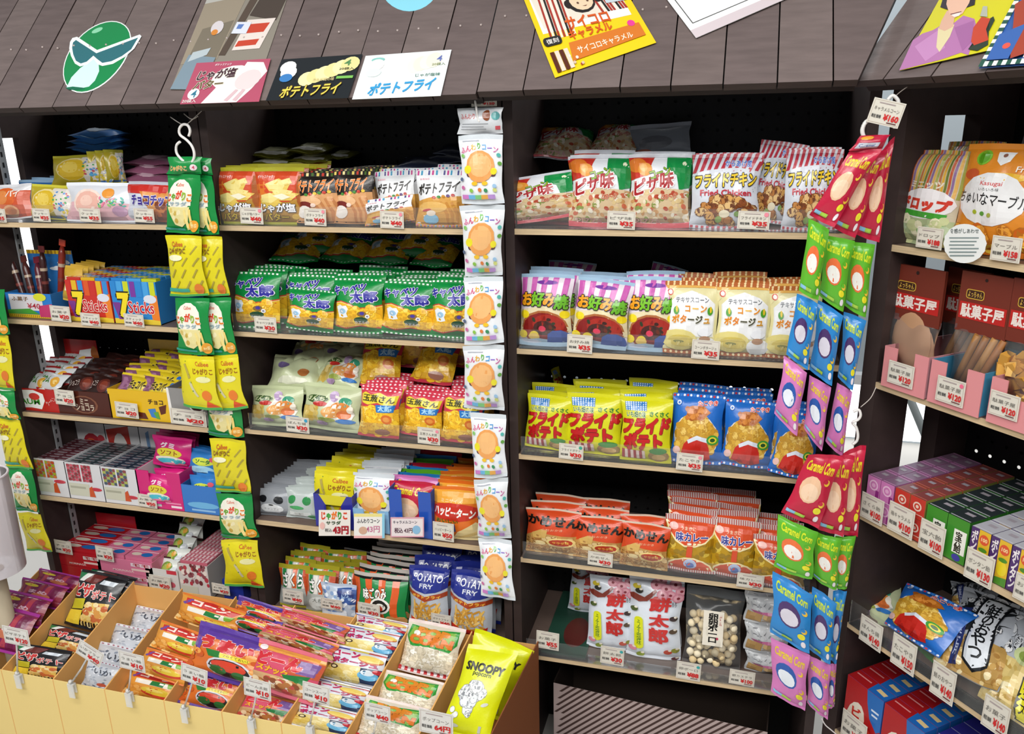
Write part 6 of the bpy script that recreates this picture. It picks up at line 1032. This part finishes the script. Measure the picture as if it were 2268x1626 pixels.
# fourth shelf of the corner unit: bags lying about
def lay(key, pts, label, t=None, group=None):
    return tag(quad_bag(key, None, [FD.w(*FD.at(u, v, y)) for u, v, y in pts], t, KIND[key].name), label, KIND[key].cat, group)
lay('pale', [(1908, 1318, .14), (2000, 1300, .15), (1985, 1395, .05), (1890, 1372, .05)], 'pale green bag lying at the corner end of the fish snack shelf')
a = K('leaf', 'snack_bag', 'snack bag', 'green', .1, .08, .02, '2f8a34', .06, .06); a.p('c89a4a', (0, .2), (1, .1), (1, .5), (0, .6))
lay('leaf', [(1975, 1395, .1), (2065, 1430, .08), (2080, 1478, .04), (1985, 1438, .04)], 'green and tan snack bag under the tilted blue bag', .02)
lay('tako', [(2008, 1288, .12), (2168, 1362, .1), (2080, 1460, .02), (1958, 1382, .04)], 'blue bag of round snacks lying tilted on the corner shelf', .05)
lay('wave', [(2140, 1300, .17), (2290, 1350, .16), (2210, 1535, .02), (2070, 1470, .03)], 'black and white dried fish bag with a tall white label', .04)
lay('dashi', [(2250, 1350, .15), (2400, 1420, .14), (2310, 1640, .01), (2165, 1545, .02)], 'black and white bag with a yellow tall label at the frame edge', .04)
lay('wave', [(2106, 1290, .2), (2220, 1300, .22), (2190, 1380, .14), (2110, 1350, .14)], 'dark silver dried fish bag at the rear of the corner shelf', .03)
# red and blue boxes on the lowest corner shelf
fa = Art(.1, .13, 'b5161c', **NC).e('e6dccb', .32, .6, .24, .3, 14).p('1f6ab8', (.56, 0), (1, 0), (1, .5), (.9, .56), (.7, .42), (.6, .2)).r('d8e8f4', .72, .24, .92, .27).r('d8e8f4', .74, .31, .9, .34).e('d8402a', .66, .66, .1, .07).t('c8241c', 'ビ\nス\nコ', .2, .4, .46, .82, b=.03).p('e6d2a8', (.3, 1), (.5, .86), (.66, .9), (.6, 1))
ta = Art(.1, .032, 'a01a1e', **NC).p('1f62b0', (.52, 0), (1, 0), (1, 1), (.56, 1)).p('d8c08a', (.68, .3), (.92, .4), (.9, .7), (.66, .6)).r('d88a8a', .05, .3, .45, .4)
for c in range(2):
    for j in range(6): carton(FD, .062 + .094 * c, .0 + .034 * j, D_[4] + .0008, .091, .0325, .148, f'red and blue biscuit box, {ORD[j]} back in the {["corner", "second"][c]} file', 'b0181c', fa, ta, '1f62b0', 'red and blue biscuit boxes', 'biscuit_box', 'biscuit box', key='pis')
for j in range(4): carton(FD, .064 + .094 * 2, .0 + .034 * j, D_[4] + .0008, .092, .0325, .14, f'indigo biscuit box beside the red ones, {ORD[j]} from the front', '23267a', Art(.1, .13, '23267a', **NC).t('c8ccdc', 'ロイヤル', .1, .2, .6, .3), Art(.1, .03, '2a2a80', **NC).r('8a8ab8', .0, .0, 1, .06), '1c1f66', 'indigo biscuit boxes', 'biscuit_box', 'biscuit box', key='ind')
# ================= hanging strips =================
def strip(fr, packs, label, cat='strip of snack packs', group=None, name='pack_strip', Y=-.03, t=.02):
    root = None; r0 = None; e = empty(name, label, cat, None, group); q = fr.w(*fr.at(*packs[0][1][0], Y)); e.location = q; inv = M.Translation(-q)
    for i, pk_ in enumerate(packs):
        key, pts = pk_[:2]; ys = pk_[2] if len(pk_) > 2 else (Y, Y, Y, Y)
        W_ = [inv @ fr.w(*fr.at(u, v, y)) for (u, v), y in zip(pts, ys)]
        tl, tr, br, bl = W_; no = (tr - tl).cross(bl - tl).normalized(); no = no if no.dot(CP - q - tl) > 0 else -no
        bag_parts(KIND[key], 'snack_pack', (tl, tr, br, bl, no), t, i, e)
    return e
a = K('hdr', 'header', 'header', 'h', .1, .055, .003, 'd2d6da', .02, .02); a.t('c85a5a', 'ふんわり', .08, .22, .42, .42, b=.02).e('8a4a2a', .68, .3, .09, .2).e('5aa8a8', .88, .32, .09, .16).r('8a8e94', .08, .6, .7, .62).r('8a8e94', .08, .7, .6, .72).r('8a8e94', .08, .8, .66, .82).r('c8505a', .86, .7, .96, .84)
a = K('hdrg', 'header', 'header', 'h', .085, .045, .003, '0f8a3e', .02, .02); a.t('e8a02a', 'じゃがりこ', .1, .5, .62, .8, b=.03, o='f0ead0').e('e8d8dc', .82, .6, .1, .18).t('c83a5a', '4', .78, .5, .86, .7)
a = K('hdrr', 'header', 'header', 'h', .09, .05, .003, 'b81c3c', .02, .02); a.r('c8ccd8', .1, .5, .8, .86).t('4a5a9a', 'Caramel', .16, .58, .66, .76).e('e0a02a', .3, .2, .22, .12)
YA = -.035
strip(F0, [('jaga', [(-40, 640), (8, 640), (22, 742), (-30, 740)]), ('lemon', [(-30, 740), (22, 742), (36, 866), (-22, 862)]), ('jaga', [(-24, 862), (30, 866), (44, 930), (-10, 925)]), ('stick', [(-10, 925), (44, 930), (74, 1040), (16, 1035)]), ('jaga', [(16, 1035), (74, 1040), (90, 1135), (38, 1132)]), ('lemon', [(38, 1135), (90, 1138), (119, 1222), (62, 1220)])], 'green and yellow pack strip at the outer edge, half out of view', Y=YA, group='green and yellow pack strips')
S2a = [('hdrg', [(373, 347), (447, 347), (447, 386), (372, 386)]), ('jaga', [(371, 386), (447, 386), (443, 518), (367, 516)]), ('stick', [(367, 519), (443, 522), (462, 656), (380, 656)]), ('jaga', [(386, 658), (460, 660), (474, 788), (395, 782)]), ('lemon', [(395, 785), (472, 790), (490, 910), (405, 900)])]
strip(F0, S2a, 'front green and yellow pack strip hanging from the white double hook', Y=-.05, group='green and yellow pack strips')
strip(F0, [('hdrg', [(410, 349), (468, 350), (472, 388), (415, 388)]), ('jaga', [(414, 388), (472, 388), (488, 520), (420, 520)]), ('stick', [(430, 523), (489, 523), (508, 656), (440, 656)]), ('jaga', [(440, 658), (508, 658), (525, 786), (455, 786)]), ('lemon', [(455, 788), (525, 784), (547, 906), (470, 910)])], 'second green and yellow pack strip, behind the front one', Y=-.03, group='green and yellow pack strips')
strip(F0, [('jaga', [(452, 850), (532, 856), (542, 970), (462, 966)]), ('stick', [(462, 970), (543, 974), (558, 1092), (478, 1090)]), ('jaga', [(478, 1092), (557, 1093), (572, 1192), (490, 1192)]), ('lemon', [(490, 1195), (571, 1195), (588, 1302), (500, 1298)])], 'lowest green and yellow pack strip, ending above the orange bins', Y=-.015, group='green and yellow pack strips')
YW = -.05; z_ = lambda a, b: (YW + a, YW + a, YW + b, YW + b)
strip(F0, [('hdr', [(1013, 240), (1114, 237), (1115, 296), (1015, 298)]), ('cone', [(1015, 299), (1114, 296), (1116, 452), (1022, 453)], z_(0, -.012)), ('cone', [(1018, 454), (1118, 452), (1112, 611), (1030, 613)], z_(-.012, .004)), ('cone', [(1027, 613), (1114, 611), (1115, 760), (1027, 766)], z_(.004, -.01)), ('cone', [(1026, 764), (1116, 764), (1116, 912), (1028, 902)], z_(-.01, .006)), ('cone', [(1040, 912), (1120, 918), (1123, 1057), (1050, 1060)], z_(.006, -.01)), ('cone', [(1049, 1060), (1123, 1058), (1133, 1196), (1060, 1188)], z_(-.01, .004)), ('cone', [(1060, 1189), (1133, 1196), (1141, 1332), (1065, 1319)], z_(.004, -.012))], 'long white strip of seven puff packs hanging between two shelf units', Y=YW, t=.022)
def four(Y, k, label, red):
    P = [[(u, v) for u, v in q] for q in k]
    return strip(F0, list(zip(['corn', 'lime', 'sky', 'rose'], P)) if not red else [('hdrr', red)] + list(zip(['corn', 'lime', 'sky', 'rose'], P)), label, Y=Y, group='four colour corn pack strips')
four(-.13, [[(1882, 332), (1953, 328), (1846, 505), (1792, 478)], [(1792, 482), (1838, 508), (1812, 668), (1768, 644)], [(1766, 648), (1812, 672), (1788, 822), (1740, 784)], [(1738, 788), (1788, 824), (1764, 966), (1714, 918)]], 'four colour corn pack strip on the upper ring, nearest the shelf bags', [(1905, 300), (1972, 298), (1955, 330), (1880, 334)])
four(-.10, [[(1902, 345), (1966, 330), (1894, 530), (1845, 505)], [(1826, 520), (1893, 532), (1868, 694), (1814, 656)], [(1813, 664), (1868, 697), (1842, 856), (1793, 822)], [(1792, 828), (1841, 858), (1821, 1004), (1780, 948)]], 'four colour corn pack strip on the upper ring, middle one', None)
four(-.07, [[(1944, 345), (1982, 300), (1948, 540), (1895, 520)], [(1880, 534), (1938, 540), (1918, 706), (1872, 680)], [(1870, 690), (1919, 708), (1888, 866), (1856, 838)], [(1854, 845), (1888, 868), (1866, 1016), (1828, 978)]], 'four colour corn pack strip on the upper ring, nearest the corner unit', None)
four(-.13, [[(1790, 1003), (1868, 1012), (1813, 1174), (1730, 1134)], [(1722, 1139), (1811, 1178), (1800, 1286), (1715, 1258)], [(1712, 1266), (1802, 1316), (1793, 1448), (1706, 1404)], [(1706, 1408), (1793, 1452), (1784, 1580), (1708, 1531)]], 'four colour corn pack strip hanging lower, in front', None)
four(-.10, [[(1826, 1012), (1892, 1008), (1868, 1192), (1812, 1172)], [(1804, 1178), (1864, 1192), (1853, 1310), (1800, 1280)], [(1800, 1300), (1854, 1334), (1839, 1472), (1790, 1440)], [(1789, 1446), (1840, 1476), (1834, 1600), (1788, 1556)]], 'four colour corn pack strip hanging lower, middle one', None)
four(-.07, [[(1866, 1000), (1918, 985), (1900, 1192), (1856, 1182)], [(1850, 1188), (1896, 1186), (1876, 1306), (1846, 1300)], [(1846, 1310), (1876, 1306), (1852, 1470), (1836, 1462)], [(1836, 1466), (1853, 1472), (1848, 1570), (1832, 1566)]], 'four colour corn pack strip hanging lower, rearmost', None)
# hooks, strings, tags on the strips
def hook(label, fr, pts, Y, r=.0026, name='ring_hook', cat='hook', col='e6e4e0', group=None):
    P = [fr.w(*fr.at(u, v, Y)) for u, v in pts]; Q = []
    for i in range(len(P) - 1):
        for k in range(4):
            t = k / 4; p0, p1, p2, p3 = P[max(i - 1, 0)], P[i], P[i + 1], P[min(i + 2, len(P) - 1)]
            Q.append(p1 * (2 * t ** 3 - 3 * t * t + 1) + (p2 - p0) * .5 * (t ** 3 - 2 * t * t + t) + p2 * (3 * t * t - 2 * t ** 3) + (p3 - p1) * .5 * (t ** 3 - t * t))
    Q.append(P[-1]); b = MB(); b.tube([q - P[0] for q in Q], r, col, 8); return tag(b.obj(name, PLAST, None, P[0]), label, cat, group)
hook('white double hook on the post above the green and yellow strips', F0, [(418, 302), (421, 290), (416, 278), (405, 276), (397, 286), (399, 299), (412, 309), (424, 322), (430, 338), (429, 352), (422, 362), (411, 360), (399, 350), (391, 338), (391, 322), (399, 314)], -.055, .0028)
for i, q in enumerate((((377, 259), (393, 270), (404, 276)), ((446, 246), (425, 266), (413, 276)), ((407, 252), (424, 264), (438, 258)))): hook(f'thin string tied above the white double hook, {["longest one", "high one to the roof", "short tied end"][i]}', F0, q, -.05, .0009, 'string', 'string', 'a8a29a')
hook('white ring holding the upper corn pack strips, below the tag', F0, [(1936, 262), (1918, 270), (1910, 288), (1914, 304), (1924, 314), (1938, 312)], -.12, .0034); hook('white ring behind the hanging price tag', F0, [(1966, 222), (1976, 212), (1986, 218), (1990, 230), (1984, 262), (1982, 285)], -.11, .003)
hook('thin string running from the roof to the ring', F0, [(1984, 212), (1996, 202), (2010, 192)], -.11, .0008, 'string', 'string', '8a8078')
hook('white double ring holding the lower corn pack strips', F0, [(1890, 912), (1902, 908), (1906, 920), (1900, 930), (1888, 936), (1896, 946), (1900, 962), (1898, 976), (1888, 985)], -.075, .0026); hook('thin string reaching from corner shelf to the lower double ring', F0, [(1940, 858), (1928, 882), (1906, 902)], -.07, .0008, 'string', 'string', 'c8c0b8')
hook('white cord hanging below the lower strips', F0, [(1820, 1592), (1828, 1606), (1842, 1618), (1856, 1630)], -.1, .0012, 'string', 'string', 'd8d4d0')
hook('clear hook holding the long white strip', F0, [(1052, 222), (1055, 240), (1058, 262), (1062, 270)], -.06, .002)
price(F0, 1044, 216, 1100, 236, -.045, '¥150', 'cream price tag above the long white strip', 'ふんわり')
price(F0, 1926, 222, 2000, 278, -.125, '¥160', 'cream price tag hung on the ring above the corn strips', 'キャラメルコーン', 14)
# ================= bins in front =================
XF = [-1.37, -1.215, -1.064, -.919, -.759, -.610, -.463, -.312, -.160, .012]
XB = [-1.345, -1.195, -1.048, -.901, -.742, -.575, -.409, -.264, -.115, .043]
YF_, YB_, ZF_, ZB_, ZL = -.30, -.022, ZF - .296, ZF - .198, ZF - .56
BN = ['of magenta bags', 'of black pizza chip bags', 'of few grey bags', 'of corn soup bags', 'of purple and orange bags', 'of pink fan bags', 'of white soup cup bags', 'of popcorn bags', 'of tall yellow bags']
YEL, ORA = 'ecd28a', 'e2ac66'
BINM = mat('felt_paper', .75, bump=.25, scale=9, spec=.2)
for i in range(9):
    t = .0024; a0, a1, b0, b1 = XF[i] + .0008, XF[i + 1] - .0008, XB[i] + .0008, XB[i + 1] - .0008
    root = empty('display_bin', f'yellow fronted orange bin {BN[i]}', 'display bin', M.Translation((a0, YF_, ZL)), 'row of display bins'); o_ = V((a0, YF_, ZL))
    def quad(q, th, col, nm):
        b = MB(); n = (V(q[1]) - V(q[0])).cross(V(q[3]) - V(q[0])).normalized() * th; p = [V(x) - o_ for x in q]; k = [x + n for x in p]
        b.face(p, col); b.face(k[::-1], col)
        for j in range(4): b.face([p[j], k[j], k[(j + 1) % 4], p[(j + 1) % 4]], col)
        b.obj(nm, BINM, root)
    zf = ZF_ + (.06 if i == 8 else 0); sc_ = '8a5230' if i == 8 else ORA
    quad([(a0, YF_, ZL), (a1, YF_, ZL), (a1, YF_, ZF_), (a0, YF_, ZF_)], -t, YEL, 'front_panel')
    quad([(b0, YB_, ZL), (b1, YB_, ZL), (b1, YB_, ZB_ - .01), (b0, YB_, ZB_ - .01)], t, ORA, 'back_panel')
    quad([(a0, YF_, ZL), (a0, YF_, ZF_), (b0, YB_, ZB_), (b0, YB_, ZL)], t, ORA, 'side_panel')
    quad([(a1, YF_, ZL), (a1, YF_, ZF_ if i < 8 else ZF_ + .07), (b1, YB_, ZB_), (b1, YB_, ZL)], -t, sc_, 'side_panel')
    quad([(a0, YF_, ZL + .001), (a1, YF_, ZL + .001), (b1, YB_, ZL + .001), (b0, YB_, ZL + .001)], t, ORA, 'bottom_panel')
b = MB(); tr = empty('display_table', 'low dark table under the row of bins', 'table', M.Translation((-.68, -.16, 0)))
b.box(-.72, -.15, ZL - .026, .735, .13, ZL - .001, '3a2f2a'); b.obj('table_top', PANEL, tr)
for sx in (-.7, .7):
    for sy in (-.13, .11): b = MB(); b.box(sx - .015, sy - .015, 0, sx + .015, sy + .015, ZL - .026, '3a2f2a'); b.obj('leg', PANEL, tr)
def binbag(key, lst, bi):
    k = KIND[key]
    for i, q in enumerate(lst):
        u0, v0, u1, v1, Y = q[:5]; rot = q[5] if len(q) > 5 else 0; ln = q[6] if len(q) > 6 else 42
        f_ = lambda Y: (Y - YF_) / (YB_ - YF_)
        edge = lambda Y: (XF[bi] + (XB[bi] - XF[bi]) * f_(Y) + .004, XF[bi + 1] + (XB[bi + 1] - XF[bi + 1]) * f_(Y) - .004)
        x0, x1 = F0.at(u0, (v0 + v1) / 2, Y).x, F0.at(u1, (v0 + v1) / 2, Y).x; l, r = edge(Y)
        if i and bi in (3, 4, 5) and x1 - x0 > (r - l) * .93:      # a wide bag rides on top of the dividers
            while Y > YF_ - .03 and F0.at((u0 + u1) / 2, v1, Y).z < ZF_ + (ZB_ - ZF_) * f_(Y) - .006: Y -= .005
        else:                            # one low down or a narrow one sits between them
            if x0 < l: x0, x1 = l, x1 + l - x0
            if x1 > r: x0, x1 = max(l, x0 + r - x1), r
            vm = (v0 + v1) / 2; z = F0.at((u0 + u1) / 2, vm, Y).z; u0, u1 = F0.pr(x0, Y, z)[0], F0.pr(x1, Y, z)[0]; rot = min(rot, 3)
        stand(key, F0, 0, u0, v0, u1, v1, Y, rot, ln, q[7] if len(q) > 7 else 0, free=True, label=f'{k.desc}, {ORD[i]} from the front of its bin', group=BN[bi][3:] + ' in their bin')
binbag('plum', [(-50, 1340, 96, 1440, -.24, 8), (-30, 1308, 118, 1380, -.18, 6), (-10, 1282, 135, 1340, -.12, 8), (10, 1262, 150, 1305, -.06, 5)], 0)
binbag('ppotato', [(32, 1432, 152, 1502, -.275, 0, 30), (74, 1386, 190, 1448, -.2, 6, 50), (112, 1262, 262, 1392, -.12, 12, 35), (182, 1262, 300, 1330, -.06, 10, 45)], 1)
binbag('fish', [(210, 1462, 290, 1540, -.27, 14, 35), (226, 1424, 330, 1524, -.22, 14, 40), (256, 1384, 362, 1466, -.16, 10, 45), (280, 1344, 392, 1424, -.09, 8, 45)], 2)
binbag('cornb', [(262, 1484, 378, 1550, -.26, 4, 50), (290, 1434, 400, 1502, -.21, 6, 50), (322, 1370, 440, 1450, -.14, 8, 40), (378, 1308, 520, 1392, -.06, 8, 30)], 3)
binbag('umai', [(372, 1482, 508, 1572, -.265, 5, 50), (396, 1372, 566, 1506, -.18, 7, 35), (478, 1346, 606, 1400, -.11, 6, 55), (506, 1316, 626, 1376, -.05, 8, 45)], 4)
binbag('don', [(488, 1528, 642, 1606, -.27, 4, 55), (532, 1414, 694, 1540, -.2, 6, 35), (560, 1372, 736, 1440, -.12, 8, 50), (604, 1338, 762, 1402, -.06, 8, 45)], 5)
binbag('soup', [(646, 1556, 786, 1622, -.275, 3, 50), (676, 1504, 820, 1572, -.23, 5, 50), (710, 1430, 868, 1516, -.16, 6, 40), (748, 1386, 888, 1454, -.1, 5, 45), (782, 1362, 908, 1410, -.05, 4, 45)], 6)
binbag('pop', [(782, 1544, 944, 1650, -.27, 4, 40), (838, 1488, 1000, 1586, -.2, 4, 45), (866, 1372, 1042, 1498, -.1, 6, 35)], 7)
for q, l_ in (([(1055, 1390, -.05), (1186, 1440, -.05), (1122, 1600, -.12), (1000, 1570, -.12)], 'tall yellow popcorn bag standing behind the other'), ([(1040, 1424, -.14), (1152, 1441, -.14), (1080, 1650, -.26), (972, 1625, -.26)], 'tall yellow popcorn bag with black letters, in front')):
    tag(quad_bag('dog', None, [F0.w(*F0.at(u, v, y)) for u, v, y in q], .035, 'snack_bag'), l_, 'snack bag', 'tall yellow popcorn bags')
# clip stands with price cards on the bin fronts
for i, (cu, cv, fu, fv, w_, rot, nm) in enumerate(((36, 1410, 40, 1500, 54, 2, 'black pizza chip bin'), (199, 1448, 158, 1520, 52, 28, 'few grey bags bin'), (292, 1466, 285, 1540, 54, 4, 'corn soup bin'), (430, 1496, 408, 1575, 56, 10, 'purple and orange bin'), (570, 1526, 556, 1600, 58, 5, 'pink fan bin'), (700, 1536, 686, 1615, 58, 6, 'white soup cup bin'), (836, 1580, 826, 1640, 56, 3, 'popcorn bin'), (966, 1602, 960, 1680, 74, 2, 'tall yellow bag bin'))):
    Y = -.312; p = F0.at(cu, cv, Y); f = F0.at(fu, fv, Y + .004); hw = w_ / 2.9
    e = empty('price_stand', f'clear clip stand with price card on the {nm}', 'price stand', M.Translation((f.x, f.y, f.z)), 'clip stands on the bins')
    b = MB(); b.box(-.008, -.004, -.03, .008, -.002, .004, 'eee'); b.box(-.008, .004, -.02, .008, .006, .004, 'eee'); b.box(-.008, -.004, .004, .008, .006, .007, 'eee'); b.obj('clip', CLIP, e)
    b = MB(); d = V((p.x - f.x, p.y - f.y, p.z - f.z)); b.tube([(0, 0, .007), d * .55, d], .0022, 'e8ecee', 8); b.ball((0, 0, .012), .0055, 'e8ecee', 8); b.obj('stem', CLIP, e)
    o = price(F0, cu - w_ / 2, cv - hw, cu + w_ / 2, cv + hw, Y - .003, ['¥120', '¥40', '¥10', '¥10', '¥10', '¥10', '¥40', '64円'][i], '', ['ピザポテト', 'いかフライ', 'うまい輪', 'うまい輪', 'どーん太郎', 'コーンスープ', 'ポップコーン', 'ポップコーン'][i], rot, 'dcdad4', name='price_card')
    for kx in ('label', 'category', 'group'):
        if kx in o: del o[kx]
    m = o.matrix_world.copy(); o.parent = e; o.location = V(o.location) - V((f.x, f.y, f.z))
# ================= storage box, baskets, rod =================
sx = F0.at(1226, 1512, .09); ex = F0.at(1700, 1622, .045); ang = math.atan2(ex.y - sx.y, ex.x - sx.x); L = (ex - sx).xy.length
root = empty('storage_box', 'open box with brown diagonal stripes on pale pink, dark inside', 'storage box', M.Translation((sx.x, sx.y, 0)) @ M.Rotation(ang, 4, 'Z'))
SL = math.atan2(ex.z - sx.z, L); hz = sx.z; T = .003
a = Art(L, hz, 'b5a29e', cut=None); n = 64
for i in range(-17, 30):
    u = i * .0345; seg = [(u + .52 * k / 12, 1 - k / 12) for k in range(13) if 0 <= u + .52 * k / 12 <= .985]
    if len(seg) > 1: a.p('4a3834', *seg, *[(x + .0145, v) for x, v in seg[::-1]])
b = MB(); fn = lambda X, Y, o: V((X + L / 2, -o, (Y + hz / 2) * (1 + (ex.z - sx.z) / hz * (X / L + .5)) ))
b.grid(lambda x, y: fn(x, y, 0), [-L / 2, L / 2], [-hz / 2, hz / 2], 'b5a29e', False); b.art(a, fn, .0004, .000001, False); b.obj('front_panel', mat('box_fabric', .8, spec=.2), root)
b = MB(); dz = ex.z - sx.z
b.box(0, T, .001, L, .17, T, '1c1613'); b.box(0, .17, .001, L, .173, hz + .03, '2a211c'); b.box(0, T, .001, T, .17, hz + .005, '2a211c'); b.box(L - T, T, .001, L, .17, hz + dz, '2a211c')
b.obj('body', mat('box_lining', .8, spec=.2), root)
def basket(x, y, z0, z1, r0, r1, label):
    e = empty('plastic_basket', label, 'basket', M.Translation((x, y, z0)))
    WP = clear('sheer_plastic', 'd6cdd4', .55, .3); b = MB(); h = z1 - z0
    rad = lambda k: r0 + (r1 - r0) * k
    b.grid(lambda t, k: V((math.cos(t) * rad(k), math.sin(t) * rad(k), k * h)), [2 * PI * i / 28 for i in range(29)], [i / 6 for i in range(7)], 'd6cdd4')
    b.grid(lambda t, k: V((math.cos(t) * rad(0) * k, math.sin(t) * rad(0) * k, .001)), [2 * PI * i / 28 for i in range(29)], [0.01, 1], 'd6cdd4')
    b.obj('body', WP, e)
    b = MB(); b.tube([(math.cos(t) * r1, math.sin(t) * r1, h) for t in [2 * PI * i / 28 for i in range(29)]], .003, 'ded6dc', 8, False); b.obj('rim', PLAST, e)
    for s_ in (-1, 1):
        b = MB(); b.tube([(s_ * .01 + .026 * math.cos(t) + .012, -r1 * .92 - .008 * math.sin(t / 2), -.012 + .03 * math.sin(t) + .045) for t in [2 * PI * i / 24 for i in range(25)]], .0036, 'e2dce0', 8, False)
        if s_ > 0: b.obj('handle', PLAST, e)
    return e
pb = F0.at(-8, 1262, -.2)
basket(pb.x, -.2, pb.z, F0.at(-8, 1062, -.2).z, .065, .068, 'sheer white plastic basket with ring handle at the outer edge')
b = MB(); b.tube([(0, 0, -.0), (0, 0, pb.z - ZL + .0)], .02, 'b5a890', 14); o = b.obj('cardboard_tube', PAPER, None, (pb.x - .005, -.2, ZL + .003)); tag(o, 'beige tube standing under the sheer white basket', 'tube')
p0, p1 = FD.at(2014, 880, .36), FD.at(2074, 1025, .36); k_ = p0.z / (p0.z - p1.z)
b = MB(); A0 = FD.w(*(p0 + (p0 - p1) * .6)); A1 = FD.w(*(p0 + (p1 - p0) * k_)); b.tube([A0 - A1, V((0, 0, .004))], .009, '8f9897', 12); tag(b.obj('support_rod', CARD, None, A1), 'pale rod leaning behind the corner unit, seen through its gap', 'rod')
